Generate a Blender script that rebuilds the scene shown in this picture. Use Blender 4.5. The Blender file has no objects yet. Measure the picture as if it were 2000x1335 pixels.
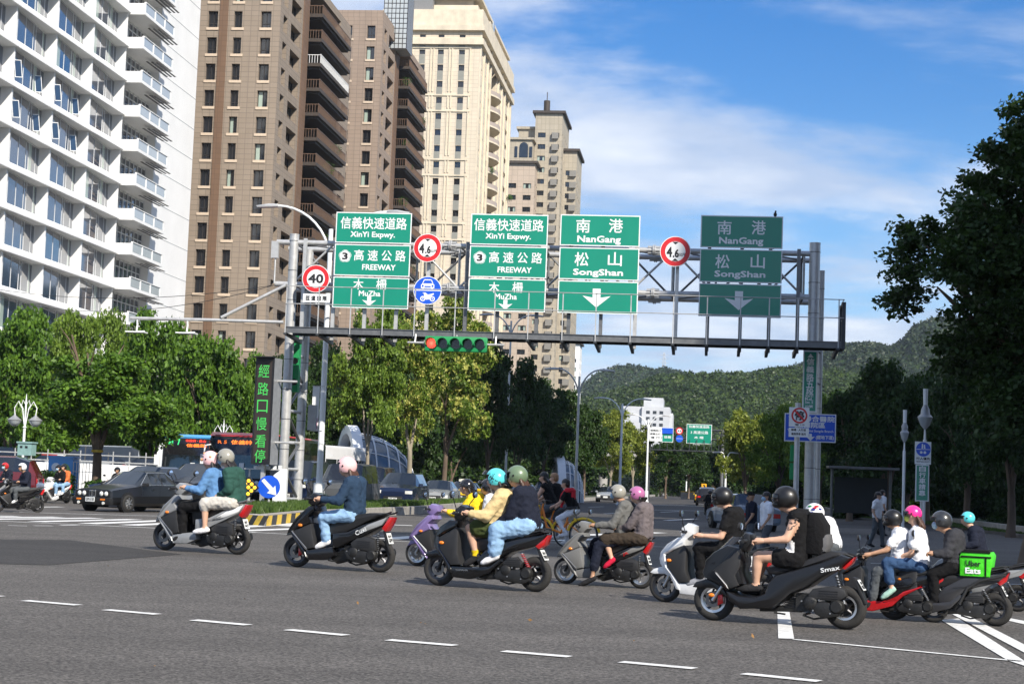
import bpy, math, random
import numpy as np
from mathutils import Vector, Matrix, Euler
from mathutils.noise import noise as pnoise

S = bpy.context.scene
R = math.radians
# ---------------- camera ----------------
FPX, HOR, ROLL, CAMH = 3333.0, 275.0, 0.038, 1.36
cam_d = bpy.data.cameras.new('camera'); cam = bpy.data.objects.new('camera', cam_d)
S.collection.objects.link(cam); S.camera = cam
cam_d.sensor_width = 36.0; cam_d.lens = FPX / 2000 * 36; cam_d.clip_end = 9000; cam_d.clip_start = .1
cam.location = (0, 0, CAMH)
CM = Matrix.Rotation(math.pi/2 + math.atan(HOR/FPX), 3, 'X') @ Matrix.Rotation(math.atan(ROLL), 3, 'Z')
cam.rotation_euler = CM.to_euler()
# ---------------- world, sun ----------------
SUN_AZ, SUN_EL = R(30), R(37)          # the sun stands behind the camera, a little to the right
W = bpy.data.worlds.new('World'); S.world = W; W.use_nodes = True
CLOUDZ = 9.9
def build_world():
    nt = W.node_tree; N = nt.nodes; L = nt.links; N.clear()
    out = N.new('ShaderNodeOutputWorld'); bg = N.new('ShaderNodeBackground'); bg.inputs[1].default_value = .09
    sky = N.new('ShaderNodeTexSky'); sky.sky_type = 'NISHITA'; sky.sun_disc = False
    sky.sun_elevation = SUN_EL; sky.sun_rotation = math.pi - SUN_AZ
    sky.air_density = 1.0; sky.dust_density = .3; sky.ozone_density = 2.2
    hs = N.new('ShaderNodeHueSaturation'); hs.inputs['Saturation'].default_value = 1.5; hs.inputs['Value'].default_value = 1.12; hs.inputs['Hue'].default_value = .512
    L.new(sky.outputs[0], hs.inputs['Color'])
    tc = N.new('ShaderNodeTexCoord'); sp = N.new('ShaderNodeSeparateXYZ'); L.new(tc.outputs['Generated'], sp.inputs[0])
    hr = N.new('ShaderNodeMapRange'); hr.inputs[1].default_value = 0; hr.inputs[2].default_value = .22; hr.inputs[3].default_value = .75; hr.inputs[4].default_value = 0; L.new(sp.outputs[2], hr.inputs[0])
    hm = N.new('ShaderNodeMix'); hm.data_type = 'RGBA'; L.new(hr.outputs[0], hm.inputs['Factor']); L.new(hs.outputs[0], hm.inputs['A']); hm.inputs['B'].default_value = (1.9, 4.6, 8.6, 1)
    def M(op, a, b=None, c=None):
        n = N.new('ShaderNodeMath'); n.operation = op
        for i, v in enumerate((a, b, c)):
            if v is None: continue
            if isinstance(v, (int, float)): n.inputs[i].default_value = v
            else: L.new(v, n.inputs[i])
        return n.outputs[0]
    # clouds on a flat layer high above: project the direction on it, softened near the horizon
    zz = M('ADD', M('MAXIMUM', sp.outputs[2], 0), .13)
    cx = M('DIVIDE', sp.outputs[0], zz); cy = M('DIVIDE', sp.outputs[1], zz)
    cb = N.new('ShaderNodeCombineXYZ'); L.new(M('MULTIPLY', cx, .9), cb.inputs[0]); L.new(M('MULTIPLY', cy, 1.05), cb.inputs[1])
    cb.inputs[2].default_value = CLOUDZ
    n1 = N.new('ShaderNodeTexNoise'); n1.inputs['Scale'].default_value = 1.15; n1.inputs['Detail'].default_value = 9; n1.inputs['Roughness'].default_value = .6; n1.inputs['Distortion'].default_value = .15
    L.new(cb.outputs[0], n1.inputs['Vector'])
    mr = N.new('ShaderNodeMapRange'); mr.inputs[1].default_value = .38; mr.inputs[2].default_value = .60; mr.interpolation_type = 'SMOOTHSTEP'
    L.new(n1.outputs[0], mr.inputs[0])
    # low white banks near the horizon
    n2 = N.new('ShaderNodeTexNoise'); n2.inputs['Scale'].default_value = 5.5; n2.inputs['Detail'].default_value = 7; n2.inputs['Roughness'].default_value = .55
    cb2 = N.new('ShaderNodeCombineXYZ'); L.new(sp.outputs[0], cb2.inputs[0]); L.new(sp.outputs[1], cb2.inputs[1]); L.new(M('MULTIPLY', sp.outputs[2], 3.2), cb2.inputs[2])
    L.new(cb2.outputs[0], n2.inputs['Vector'])
    low = N.new('ShaderNodeMapRange'); low.inputs[1].default_value = .02; low.inputs[2].default_value = .15; low.inputs[3].default_value = .15; low.inputs[4].default_value = -.2
    L.new(sp.outputs[2], low.inputs[0])
    mr2 = N.new('ShaderNodeMapRange'); mr2.inputs[1].default_value = .44; mr2.inputs[2].default_value = .62; mr2.interpolation_type = 'SMOOTHSTEP'
    L.new(M('ADD', n2.outputs[0], low.outputs[0]), mr2.inputs[0])
    mask = M('MAXIMUM', M('MULTIPLY', mr.outputs[0], .88), M('MULTIPLY', mr2.outputs[0], .85))
    # cloud brightness: white crests, blue-grey bodies
    cr = N.new('ShaderNodeMapRange'); cr.inputs[1].default_value = .42; cr.inputs[2].default_value = .7
    n3 = N.new('ShaderNodeTexNoise'); n3.inputs['Scale'].default_value = 2.6; n3.inputs['Detail'].default_value = 6
    cb3 = N.new('ShaderNodeCombineXYZ'); L.new(cx, cb3.inputs[0]); L.new(cy, cb3.inputs[1]); L.new(cb3.outputs[0], n3.inputs['Vector'])
    L.new(n3.outputs[0], cr.inputs[0])
    cm = N.new('ShaderNodeMix'); cm.data_type = 'RGBA'; L.new(cr.outputs[0], cm.inputs['Factor'])
    cm.inputs['A'].default_value = (4.6, 5.5, 7.2, 1); cm.inputs['B'].default_value = (8.2, 8.5, 9.1, 1)
    mx = N.new('ShaderNodeMix'); mx.data_type = 'RGBA'; L.new(mask, mx.inputs['Factor'])
    L.new(hm.outputs['Result'], mx.inputs['A']); L.new(cm.outputs['Result'], mx.inputs['B'])
    L.new(mx.outputs['Result'], bg.inputs[0]); L.new(bg.outputs[0], out.inputs[0])
build_world()
sl = bpy.data.lights.new('sun', 'SUN'); sl.energy = 5.0; sl.angle = R(.53); sl.color = (1, .93, .82)
sun = bpy.data.objects.new('sun', sl); S.collection.objects.link(sun)
SUNV = Vector((math.sin(SUN_AZ)*math.cos(SUN_EL), -math.cos(SUN_AZ)*math.cos(SUN_EL), math.sin(SUN_EL)))
sun.rotation_euler = SUNV.to_track_quat('Z', 'Y').to_euler(); sun.location = (20, -60, 120)
S.view_settings.view_transform = 'Standard'; S.view_settings.look = 'None'; S.view_settings.exposure = .48; S.view_settings.gamma = 1
S.view_settings.use_curve_mapping = False
S.render.engine = 'CYCLES'; S.cycles.use_denoising = True
S.cycles.max_bounces = 6; S.cycles.diffuse_bounces = 2; S.cycles.glossy_bounces = 3; S.cycles.transparent_max_bounces = 8
S.cycles.volume_bounces = 0; S.cycles.caustics_reflective = False; S.cycles.caustics_refractive = False

# ---------------- camera geometry used to survey the place from the photograph ----------------
C0 = Vector((0, 0, CAMH))
def ray(px, py): return CM @ Vector(((px-1000)/FPX, -(py-667.5)/FPX, -1))
def at(px, py, Y):
    d = ray(px, py); return C0 + d*(Y/d.y)
def ground(px, py, z=0.0):
    d = ray(px, py); return C0 + d*((z-CAMH)/d.z)
def on_plane(px, py, P, n):
    d = ray(px, py); return C0 + d*((P-C0).dot(n)/d.dot(n))
# road frame: the avenue runs 6.7 degrees to the right of the view
RA = R(6.7)
RX = Vector((math.cos(RA), -math.sin(RA), 0)); RY = Vector((math.sin(RA), math.cos(RA), 0))

# ---------------- materials ----------------
_m = {}
def mat(name, col, rough=.6, metal=0, var=.12, scale=6, bump=0, bscale=40, coat=0, spec=.5, emit=0, detail=4, dirt=0, stretch=None):
    if name in _m: return _m[name]
    m = bpy.data.materials.new(name); m.use_nodes = True; nt = m.node_tree; N = nt.nodes; L = nt.links
    b = N['Principled BSDF']; b.inputs['Roughness'].default_value = rough; b.inputs['Metallic'].default_value = metal
    b.inputs['Base Color'].default_value = (*col, 1); b.inputs['Specular IOR Level'].default_value = spec
    if coat: b.inputs['Coat Weight'].default_value = coat; b.inputs['Coat Roughness'].default_value = .06
    if emit: b.inputs['Emission Color'].default_value = (*col, 1); b.inputs['Emission Strength'].default_value = emit
    if var or bump:
        tc = N.new('ShaderNodeTexCoord'); src = tc.outputs['Object']
        if stretch:
            mp = N.new('ShaderNodeMapping'); mp.inputs['Scale'].default_value = stretch; L.new(src, mp.inputs[0]); src = mp.outputs[0]
    if var:
        n = N.new('ShaderNodeTexNoise'); n.inputs['Scale'].default_value = scale; n.inputs['Detail'].default_value = detail; n.inputs['Roughness'].default_value = .6
        L.new(src, n.inputs['Vector'])
        mx = N.new('ShaderNodeMix'); mx.data_type = 'RGBA'
        mx.inputs['A'].default_value = (*[c*(1-var) for c in col], 1); mx.inputs['B'].default_value = (*[min(1, c*(1+var)) for c in col], 1)
        mr = N.new('ShaderNodeMapRange'); mr.inputs[1].default_value = .3; mr.inputs[2].default_value = .7
        L.new(n.outputs[0], mr.inputs[0]); L.new(mr.outputs[0], mx.inputs['Factor']); o = mx.outputs['Result']
        if dirt:
            n2 = N.new('ShaderNodeTexNoise'); n2.inputs['Scale'].default_value = scale*.35; n2.inputs['Detail'].default_value = 8; n2.inputs['Roughness'].default_value = .7
            mp = N.new('ShaderNodeMapping'); mp.inputs['Scale'].default_value = (1, 1, .16); L.new(tc.outputs['Object'], mp.inputs[0]); L.new(mp.outputs[0], n2.inputs['Vector'])
            mr2 = N.new('ShaderNodeMapRange'); mr2.inputs[1].default_value = .5; mr2.inputs[2].default_value = .8; mr2.inputs[4].default_value = dirt
            L.new(n2.outputs[0], mr2.inputs[0])
            m2 = N.new('ShaderNodeMix'); m2.data_type = 'RGBA'; L.new(mr2.outputs[0], m2.inputs['Factor']); L.new(o, m2.inputs['A'])
            m2.inputs['B'].default_value = (*[c*.35 for c in col], 1); o = m2.outputs['Result']
        L.new(o, b.inputs['Base Color'])
        r2 = N.new('ShaderNodeMapRange'); r2.inputs[3].default_value = max(0, rough-.08); r2.inputs[4].default_value = min(1, rough+.08)
        L.new(n.outputs[0], r2.inputs[0]); L.new(r2.outputs[0], b.inputs['Roughness'])
    if bump:
        n = N.new('ShaderNodeTexNoise'); n.inputs['Scale'].default_value = bscale; n.inputs['Detail'].default_value = 5
        L.new(src, n.inputs['Vector']); bp = N.new('ShaderNodeBump'); bp.inputs['Strength'].default_value = bump; bp.inputs['Distance'].default_value = .02
        L.new(n.outputs[0], bp.inputs['Height']); L.new(bp.outputs[0], b.inputs['Normal'])
    _m[name] = m; return m
def paint(name, col, rough=.28, coat=.6): return mat(name, col, rough, 0, .05, 3, 0, coat=coat)
def metal(name, col, rough=.35): return mat(name, col, rough, .9, .12, 8)
def plastic(name, col, rough=.55): return mat(name, col, rough, 0, .12, 12, .08, 120)
def cloth(name, col): return mat(name, col, .9, 0, .14, 7, .5, 26, spec=.2)
def glow(name, col, e): return mat(name, col, .5, 0, 0, emit=e)
def glass(name, col=(.02, .03, .04), rough=.05, spec=.8): return mat(name, col, rough, 0, .2, 1.2, 0, coat=.8, spec=spec)
def leafmat(name, col, col2, trans=.35, flower=None):
    m = bpy.data.materials.new(name); m.use_nodes = True; nt = m.node_tree; N = nt.nodes; L = nt.links
    b = N['Principled BSDF']; b.inputs['Roughness'].default_value = .5; b.inputs['Specular IOR Level'].default_value = .35
    tc = N.new('ShaderNodeTexCoord'); n = N.new('ShaderNodeTexNoise'); n.inputs['Scale'].default_value = 1.1; n.inputs['Detail'].default_value = 6; n.inputs['Roughness'].default_value = .75
    L.new(tc.outputs['Object'], n.inputs['Vector'])
    g = N.new('ShaderNodeNewGeometry')
    ad = N.new('ShaderNodeMath'); ad.operation = 'MULTIPLY_ADD'; L.new(g.outputs['Random Per Island'], ad.inputs[0]); ad.inputs[1].default_value = .5; L.new(n.outputs[0], ad.inputs[2])
    mr = N.new('ShaderNodeMapRange'); mr.inputs[1].default_value = .45; mr.inputs[2].default_value = 1.05; L.new(ad.outputs[0], mr.inputs[0])
    mx = N.new('ShaderNodeMix'); mx.data_type = 'RGBA'; L.new(mr.outputs[0], mx.inputs['Factor'])
    mx.inputs['A'].default_value = (*col, 1); mx.inputs['B'].default_value = (*col2, 1); o = mx.outputs['Result']
    if flower:
        n2 = N.new('ShaderNodeTexNoise'); n2.inputs['Scale'].default_value = flower[3]; n2.inputs['Detail'].default_value = 3; L.new(tc.outputs['Object'], n2.inputs['Vector'])
        sp = N.new('ShaderNodeSeparateXYZ'); L.new(g.outputs['Normal'], sp.inputs[0])
        m3 = N.new('ShaderNodeMapRange'); m3.inputs[1].default_value = flower[4]; m3.inputs[2].default_value = flower[4]+.06; L.new(n2.outputs[0], m3.inputs[0])
        m4 = N.new('ShaderNodeMix'); m4.data_type = 'RGBA'; L.new(m3.outputs[0], m4.inputs['Factor']); L.new(o, m4.inputs['A']); m4.inputs['B'].default_value = (*flower[:3], 1); o = m4.outputs['Result']
    L.new(o, b.inputs['Base Color'])
    t = N.new('ShaderNodeBsdfTranslucent'); L.new(o, t.inputs['Color'])
    ms = N.new('ShaderNodeMixShader'); ms.inputs[0].default_value = trans; L.new(b.outputs[0], ms.inputs[1]); L.new(t.outputs[0], ms.inputs[2])
    L.new(ms.outputs[0], N['Material Output'].inputs[0]); return m

# ---------------- mesh builder ----------------
class MB:
    def __init__(s): s.v = []; s.f = []; s.mi = []; s.sm = []; s.cur = 0
    def add(s, vs, fs, smooth=False, m=None):
        o = len(s.v); s.v += [tuple(v) for v in vs]
        for f in fs: s.f.append(tuple(i+o for i in f)); s.mi.append(s.cur if m is None else m); s.sm.append(smooth)
        return s
    def box(s, x0, x1, y0, y1, z0, z1, m=None, M=None):
        vs = [(x, y, z) for z in (z0, z1) for y in (y0, y1) for x in (x0, x1)]
        if M is not None: vs = [M @ Vector(v) for v in vs]
        return s.add(vs, [(0,2,3,1),(4,5,7,6),(0,1,5,4),(2,6,7,3),(0,4,6,2),(1,3,7,5)], False, m)
    def cyl(s, p0, p1, r0, r1=None, n=12, caps=True, m=None, smooth=True):
        p0 = Vector(p0); p1 = Vector(p1); r1 = r0 if r1 is None else r1
        d = (p1-p0).normalized(); a = d.orthogonal().normalized(); b = d.cross(a)
        vs = []
        for p, r in ((p0, r0), (p1, r1)):
            for i in range(n):
                t = 2*math.pi*i/n; vs.append(p + (a*math.cos(t)+b*math.sin(t))*r)
        fs = [(i, (i+1) % n, n+(i+1) % n, n+i) for i in range(n)]
        s.add(vs, fs, smooth, m)
        if caps:
            o = len(s.v)-2*n
            s.f.append(tuple(range(o+n-1, o-1, -1))); s.f.append(tuple(range(o+n, o+2*n))); s.mi += [s.cur if m is None else m]*2; s.sm += [False]*2
        return s
    def tube(s, pts, r, n=8, m=None, rs=None):
        pts = [Vector(p) for p in pts]; rings = []; a = None
        for i, p in enumerate(pts):
            d = (pts[min(i+1, len(pts)-1)]-pts[max(i-1, 0)]).normalized()
            if a is None: a = d.orthogonal().normalized()
            else: a = (a - d*a.dot(d)).normalized()
            b = d.cross(a); rr = rs[i] if rs else r
            rings.append([p+(a*math.cos(2*math.pi*k/n)+b*math.sin(2*math.pi*k/n))*rr for k in range(n)])
        vs = [v for g in rings for v in g]; fs = []
        for i in range(len(pts)-1):
            for k in range(n): fs.append((i*n+k, i*n+(k+1) % n, (i+1)*n+(k+1) % n, (i+1)*n+k))
        fs.append(tuple(range(n-1, -1, -1))); fs.append(tuple((len(pts)-1)*n+k for k in range(n)))
        return s.add(vs, fs, True, m)
    def lathe(s, prof, c=(0, 0, 0), axis='z', n=20, m=None, smooth=True):
        vs = []; c = Vector(c)
        for r, h in prof:
            for k in range(n):
                t = 2*math.pi*k/n; x, y = r*math.cos(t), r*math.sin(t)
                vs.append(c + Vector({'z': (x, y, h), 'y': (x, h, y), 'x': (h, x, y)}[axis]))
        fs = []
        for i in range(len(prof)-1):
            for k in range(n):
                q = (i*n+k, i*n+(k+1) % n, (i+1)*n+(k+1) % n, (i+1)*n+k)
                fs.append(q if axis != 'y' else q[::-1])
        return s.add(vs, fs, smooth, m)
    def ell(s, c, r, nu=14, nv=9, m=None, M=None, zmin=-1, zmax=1):
        vs = []; c = Vector(c)
        for j in range(nv+1):
            ph = math.asin(zmin)+(math.asin(zmax)-math.asin(zmin))*j/nv
            for k in range(nu):
                t = 2*math.pi*k/nu
                v = Vector((r[0]*math.cos(ph)*math.cos(t), r[1]*math.cos(ph)*math.sin(t), r[2]*math.sin(ph)))
                vs.append(c+(M @ v if M is not None else v))
        fs = [(j*nu+k, j*nu+(k+1) % nu, (j+1)*nu+(k+1) % nu, (j+1)*nu+k) for j in range(nv) for k in range(nu)]
        return s.add(vs, fs, True, m)
    def torus(s, c, R0, r, axis='y', n=28, k=10, m=None, sq=1.0):
        prof = [(R0+r*math.cos(2*math.pi*i/k), r*sq*math.sin(2*math.pi*i/k)) for i in range(k+1)]
        return s.lathe(prof, c, axis, n, m)
    def prism(s, poly, a0, a1, plane='xz', m=None):
        n = len(poly)
        def P(u, v, a): return {'xz': (u, a, v), 'xy': (u, v, a), 'yz': (a, u, v)}[plane]
        vs = [P(u, v, a0) for u, v in poly]+[P(u, v, a1) for u, v in poly]
        fs = [tuple(range(n)), tuple(range(2*n-1, n-1, -1))]+[(i, n+i, n+(i+1) % n, (i+1) % n) for i in range(n)]
        return s.add(vs, fs, False, m)
    def slab(s, poly, w, bev=.02, yc=0, m=None, smooth=True):
        """rounded side profile (x, z) with half width w(x, z)"""
        n = len(poly); P = [Vector((u, v)) for u, v in poly]
        area = sum(P[i].x*P[(i+1) % n].y-P[(i+1) % n].x*P[i].y for i in range(n))
        if area < 0: P.reverse()
        ins = []
        for i in range(n):
            a = (P[i]-P[i-1]).normalized(); b = (P[(i+1) % n]-P[i]).normalized()
            na = Vector((-a.y, a.x)); nb = Vector((-b.y, b.x)); t = na+nb
            t = t/max(.5, t.length_squared)*2 if t.length > .1 else na
            ins.append(t)
        wf = w if callable(w) else (lambda x, z: w)
        vs = []
        for lay, k in ((-1, 1), (-1, .3), (-1, 0), (1, 0), (1, .3), (1, 1)):
            for i in range(n):
                p = P[i]+ins[i]*bev*k; ww = max(.004, wf(P[i].x, P[i].y)); dy = 0 if k == 1 else (bev*.3 if k == .3 else bev)
                vs.append((p.x, yc+lay*max(.002, ww-dy), p.y))
        fs = [tuple(range(n)), tuple(5*n+i for i in range(n-1, -1, -1))]
        for L_ in range(5):
            for i in range(n):
                j = (i+1) % n; fs.append((L_*n+i, (L_+1)*n+i, (L_+1)*n+j, L_*n+j))
        return s.add(vs, fs, smooth, m)
    def quad(s, a, b, c, d, m=None): return s.add([a, b, c, d], [(0, 1, 2, 3)], False, m)
    def mesh(s, name, mats, ang=42):
        me = bpy.data.meshes.new(name); me.from_pydata(s.v, [], s.f)
        for x in (mats if isinstance(mats, (list, tuple)) else [mats]): me.materials.append(x)
        me.polygons.foreach_set('material_index', s.mi); me.polygons.foreach_set('use_smooth', s.sm); me.update()
        if any(s.sm): me.set_sharp_from_angle(angle=R(ang))
        return me
    def build(s, name, mats, parent=None, loc=None, rotz=0, **kw): return link(name, s.mesh(name, mats, **kw.pop('mk', {})), parent, loc, rotz, **kw)
COL = S.collection
def link(name, data, parent=None, loc=None, rotz=0, label=None, cat=None, group=None, kind=None, rot=None):
    o = bpy.data.objects.new(name, data); COL.objects.link(o)
    if loc is not None: o.location = loc
    if rot is not None: o.rotation_euler = rot
    elif rotz: o.rotation_euler = (0, 0, rotz)
    if parent is not None: o.parent = parent
    return tag(o, label, cat, group, kind)
def tag(o, label=None, cat=None, group=None, kind=None):
    if label: o['label'] = label
    if cat: o['category'] = cat
    if group: o['group'] = group
    if kind: o['kind'] = kind
    return o
def thing(name, label, cat, loc=(0, 0, 0), rotz=0, group=None): return link(name, None, None, loc, rotz, label, cat, group)
KIDS = {}
def copy_tree(o, loc=None, rotz=None, label=None, scale=None, parent=None):
    ch = list(o.children); c = o.copy(); COL.objects.link(c)
    if parent is not None: c.parent = parent
    if loc is not None: c.location = loc
    if rotz is not None: c.rotation_euler = (0, 0, rotz)
    if scale is not None: c.scale = scale
    if label: c['label'] = label
    for k in ch: copy_tree(k, parent=c)
    return c
# ---------------- lettering ----------------
_txt = {}
def text_geo(body, spacing=1.0):
    key = (body, spacing)
    if key in _txt: return _txt[key]
    cu = bpy.data.curves.new('t', 'FONT'); cu.body = body; cu.size = 1; cu.resolution_u = 2; cu.space_character = spacing
    o = bpy.data.objects.new('t', cu); me = o.to_mesh()
    v = np.array([tuple(x.co) for x in me.vertices]); f = [tuple(p.vertices) for p in me.polygons]
    o.to_mesh_clear(); bpy.data.objects.remove(o); bpy.data.curves.remove(cu)
    _txt[key] = (v, f); return _txt[key]
def text_into(mb, body, o, ux, uz, w, h, bold=.01, m=None, spacing=1.0, fit='both'):
    """lettering centred on o, w wide along ux and h high along uz"""
    v, f = text_geo(body, spacing)
    if not len(v): return
    lo = v.min(0); hi = v.max(0); sz = hi-lo
    sx = w/sz[0]; sy = h/sz[1]
    if fit == 'h': sx = sy
    if fit == 'w': sy = sx
    c = (lo+hi)/2; o = Vector(o); nn = uz.cross(ux); nn = -nn if False else nn
    b = bold*1.1; k = 0
    for bx, by in (((0, 0),) if bold <= 0 else ((-b, -b), (b, b), (-b, b), (b, -b))):      # strokes thickened by four slightly shifted layers
        q = o-ux.cross(uz)*(-.0004*k); k += 1
        mb.add([q+ux*((p[0]-c[0]+bx)*sx)+uz*((p[1]-c[1]+by)*sy) for p in v], f, False, m)
tmpS = bpy.data.scenes.new('workshop')
def remeshed(mb, voxel, smooth=4, name='b'):
    """one continuous skin over overlapping volumes: returns (verts, faces) as numpy"""
    me = mb.mesh(name, []); o = bpy.data.objects.new(name, me); tmpS.collection.objects.link(o)
    m = o.modifiers.new('r', 'REMESH'); m.mode = 'VOXEL'; m.voxel_size = voxel
    if smooth: k = o.modifiers.new('s', 'SMOOTH'); k.factor = .5; k.iterations = smooth
    vl = tmpS.view_layers[0]; vl.update(); dg = vl.depsgraph; e = o.evaluated_get(dg); em = e.to_mesh()
    n = len(em.vertices); v = np.empty(n*3); em.vertices.foreach_get('co', v); v = v.reshape(-1, 3)
    fs = [tuple(p.vertices) for p in em.polygons]; e.to_mesh_clear()
    bpy.data.objects.remove(o); bpy.data.meshes.remove(me); return v, fs
# ================= THE SETTING: ground, roads, kerbs, markings =================
UP = Vector((0, 0, 1))
def asphalt(name, c, grit=1.0):
    m = bpy.data.materials.new(name); m.use_nodes = True; nt = m.node_tree; N = nt.nodes; L = nt.links; b = N['Principled BSDF']
    b.inputs['Roughness'].default_value = .85; b.inputs['Specular IOR Level'].default_value = .3
    tc = N.new('ShaderNodeTexCoord')
    def noise(s, d, r=.6):
        n = N.new('ShaderNodeTexNoise'); n.inputs['Scale'].default_value = s; n.inputs['Detail'].default_value = d; n.inputs['Roughness'].default_value = r; L.new(tc.outputs['Object'], n.inputs['Vector']); return n.outputs[0]
    def ramp(x, a, bb, c0, c1):
        r = N.new('ShaderNodeMapRange'); r.inputs[1].default_value = a; r.inputs[2].default_value = bb; r.inputs[3].default_value = c0; r.inputs[4].default_value = c1; L.new(x, r.inputs[0]); return r.outputs[0]
    def mul(a, bb):
        n = N.new('ShaderNodeMath'); n.operation = 'MULTIPLY'; L.new(a, n.inputs[0]); L.new(bb, n.inputs[1]); return n.outputs[0]
    big = ramp(noise(.16, 5), .3, .7, .9, 1.1); mid = ramp(noise(1.7, 5, .7), .3, .7, .93, 1.07)
    vo = N.new('ShaderNodeTexVoronoi'); vo.inputs['Scale'].default_value = 55; L.new(tc.outputs['Object'], vo.inputs['Vector'])
    sp = N.new('ShaderNodeSeparateColor'); L.new(vo.outputs['Color'], sp.inputs[0])
    g1 = ramp(sp.outputs[0], 0, 1, 1-.6*grit, 1+.6*grit); fine = ramp(noise(26, 3, .7), .35, .65, 1-.3*grit, 1+.3*grit)
    # tyre-worn tracks along the crossing
    mp = N.new('ShaderNodeMapping'); mp.inputs['Rotation'].default_value = (0, 0, R(20)); mp.inputs['Scale'].default_value = (.05, .7, 1); L.new(tc.outputs['Object'], mp.inputs[0])
    n = N.new('ShaderNodeTexNoise'); n.inputs['Scale'].default_value = 1.2; n.inputs['Detail'].default_value = 3; L.new(mp.outputs[0], n.inputs['Vector'])
    tr = ramp(n.outputs[0], .35, .65, .84, 1.08)
    f = mul(mul(mul(big, mid), mul(g1, fine)), tr)
    vm = N.new('ShaderNodeVectorMath'); vm.operation = 'SCALE'; vm.inputs[0].default_value = c; L.new(f, vm.inputs['Scale'])
    L.new(vm.outputs[0], b.inputs['Base Color'])
    bp = N.new('ShaderNodeBump'); bp.inputs['Strength'].default_value = .35; bp.inputs['Distance'].default_value = .01; L.new(g1, bp.inputs['Height']); L.new(bp.outputs[0], b.inputs['Normal'])
    return m
M_asph = asphalt('asphalt', (.100, .093, .086)); M_asph2 = asphalt('asphalt_patch', (.043, .041, .04), .8); M_asph3 = asphalt('asphalt_avenue', (.062, .059, .057), .6)
M_line = mat('road_paint', (.7, .7, .68), .7, 0, .2, 14, .3, 60, dirt=.6); M_yel = mat('yellow_paint', (.62, .42, .05), .7, 0, .2, 8, dirt=.5)
M_black = mat('black_paint', (.03, .03, .03), .6)
M_kerb = mat('kerb_concrete', (.33, .31, .28), .85, 0, .25, 3, .4, 30, dirt=.6); M_conc = mat('concrete', (.36, .35, .33), .85, 0, .15, 2, .3, 30, dirt=.3)
M_grass = leafmat('grass_blades', (.035, .08, .012), (.10, .16, .03), .3); M_soil = mat('soil', (.05, .06, .025), .95, 0, .4, 2, .5, 20)
M_pave = mat('paving', (.13, .12, .11), .85, 0, .2, 1.2, .3, 25)
g = MB(); g.quad((-3000, -400, -.012), (3000, -400, -.012), (3000, 7000, -.012), (-3000, 7000, -.012)); g.build('ground', mat('far_ground', (.09, .1, .06), .95, 0, .3, .02), kind='structure')
g = MB(); g.quad((-70, -40, 0), (60, -40, 0), (60, 75, 0), (-70, 75, 0)); g.build('road', M_asph, kind='structure')
# the avenue straight ahead
def rp(s, t, z=0, o=Vector((0, 0, 0))): return o+RX*s+RY*t+UP*z
g = MB(); g.quad(rp(-48, 74, .004), rp(30, 74, .004), rp(30, 520, .004), rp(-48, 520, .004)); g.build('avenue', M_asph3, kind='structure')
g = MB(); pts = [ground(*p) for p in ((-60, 1052), (135, 1054), (355, 1082), (95, 1103), (-60, 1099))]; pts = [p+UP*.004 for p in pts]
g.add(pts, [tuple(range(5))]); g.build('asphalt_patch', M_asph2, kind='structure')
# painted marks: surveyed corner by corner
mk = MB()
def stripe(a, b, w, z=.008, tgt=None, c=None):
    a = Vector(a); b = Vector(b); d = (b-a); d.z = 0; d.normalize(); n = Vector((-d.y, d.x, 0))*w/2
    n2 = n if c is None else n*c
    (tgt or mk).quad(Vector((a.x-n.x, a.y-n.y, z)), Vector((b.x-n2.x, b.y-n2.y, z)), Vector((b.x+n2.x, b.y+n2.y, z)), Vector((a.x+n.x, a.y+n.y, z)))
for a, b in (((-70, 1160), (4, 1165)), ((48, 1173), (153, 1182)), ((207, 1191), (308, 1200)), ((378, 1211), (485, 1221)), ((562, 1230), (676, 1241)),
             ((758, 1250), (889, 1261)), ((983, 1272), (1113, 1283)), ((1213, 1293), (1357, 1306)), ((1452, 1316), (1600, 1331)), ((1720, 1342), (1900, 1360))):
    mk2 = MB(); stripe(ground(*a), ground(*b), .14, tgt=mk2); mk2.build('road_dash', M_line, kind='structure')
mk.quad(*[ground(*p)+UP*.008 for p in ((1520, 1247), (1551, 1248), (1541, 1190), (1518, 1190))])
stripe(ground(1551, 1249), ground(1995, 1292), .09)
mk.quad(*[ground(*p)+UP*.008 for p in ((1968, 1290), (2030, 1310), (1872, 1208), (1838, 1211))])
mk.quad(*[ground(*p)+UP*.009 for p in ((2010, 1280), (2060, 1290), (1880, 1197), (1860, 1200))])
mk.quad(*[ground(*p)+UP*.008 for p in ((1970, 1207), (1968, 1212), (2060, 1233), (2060, 1224))])
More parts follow.
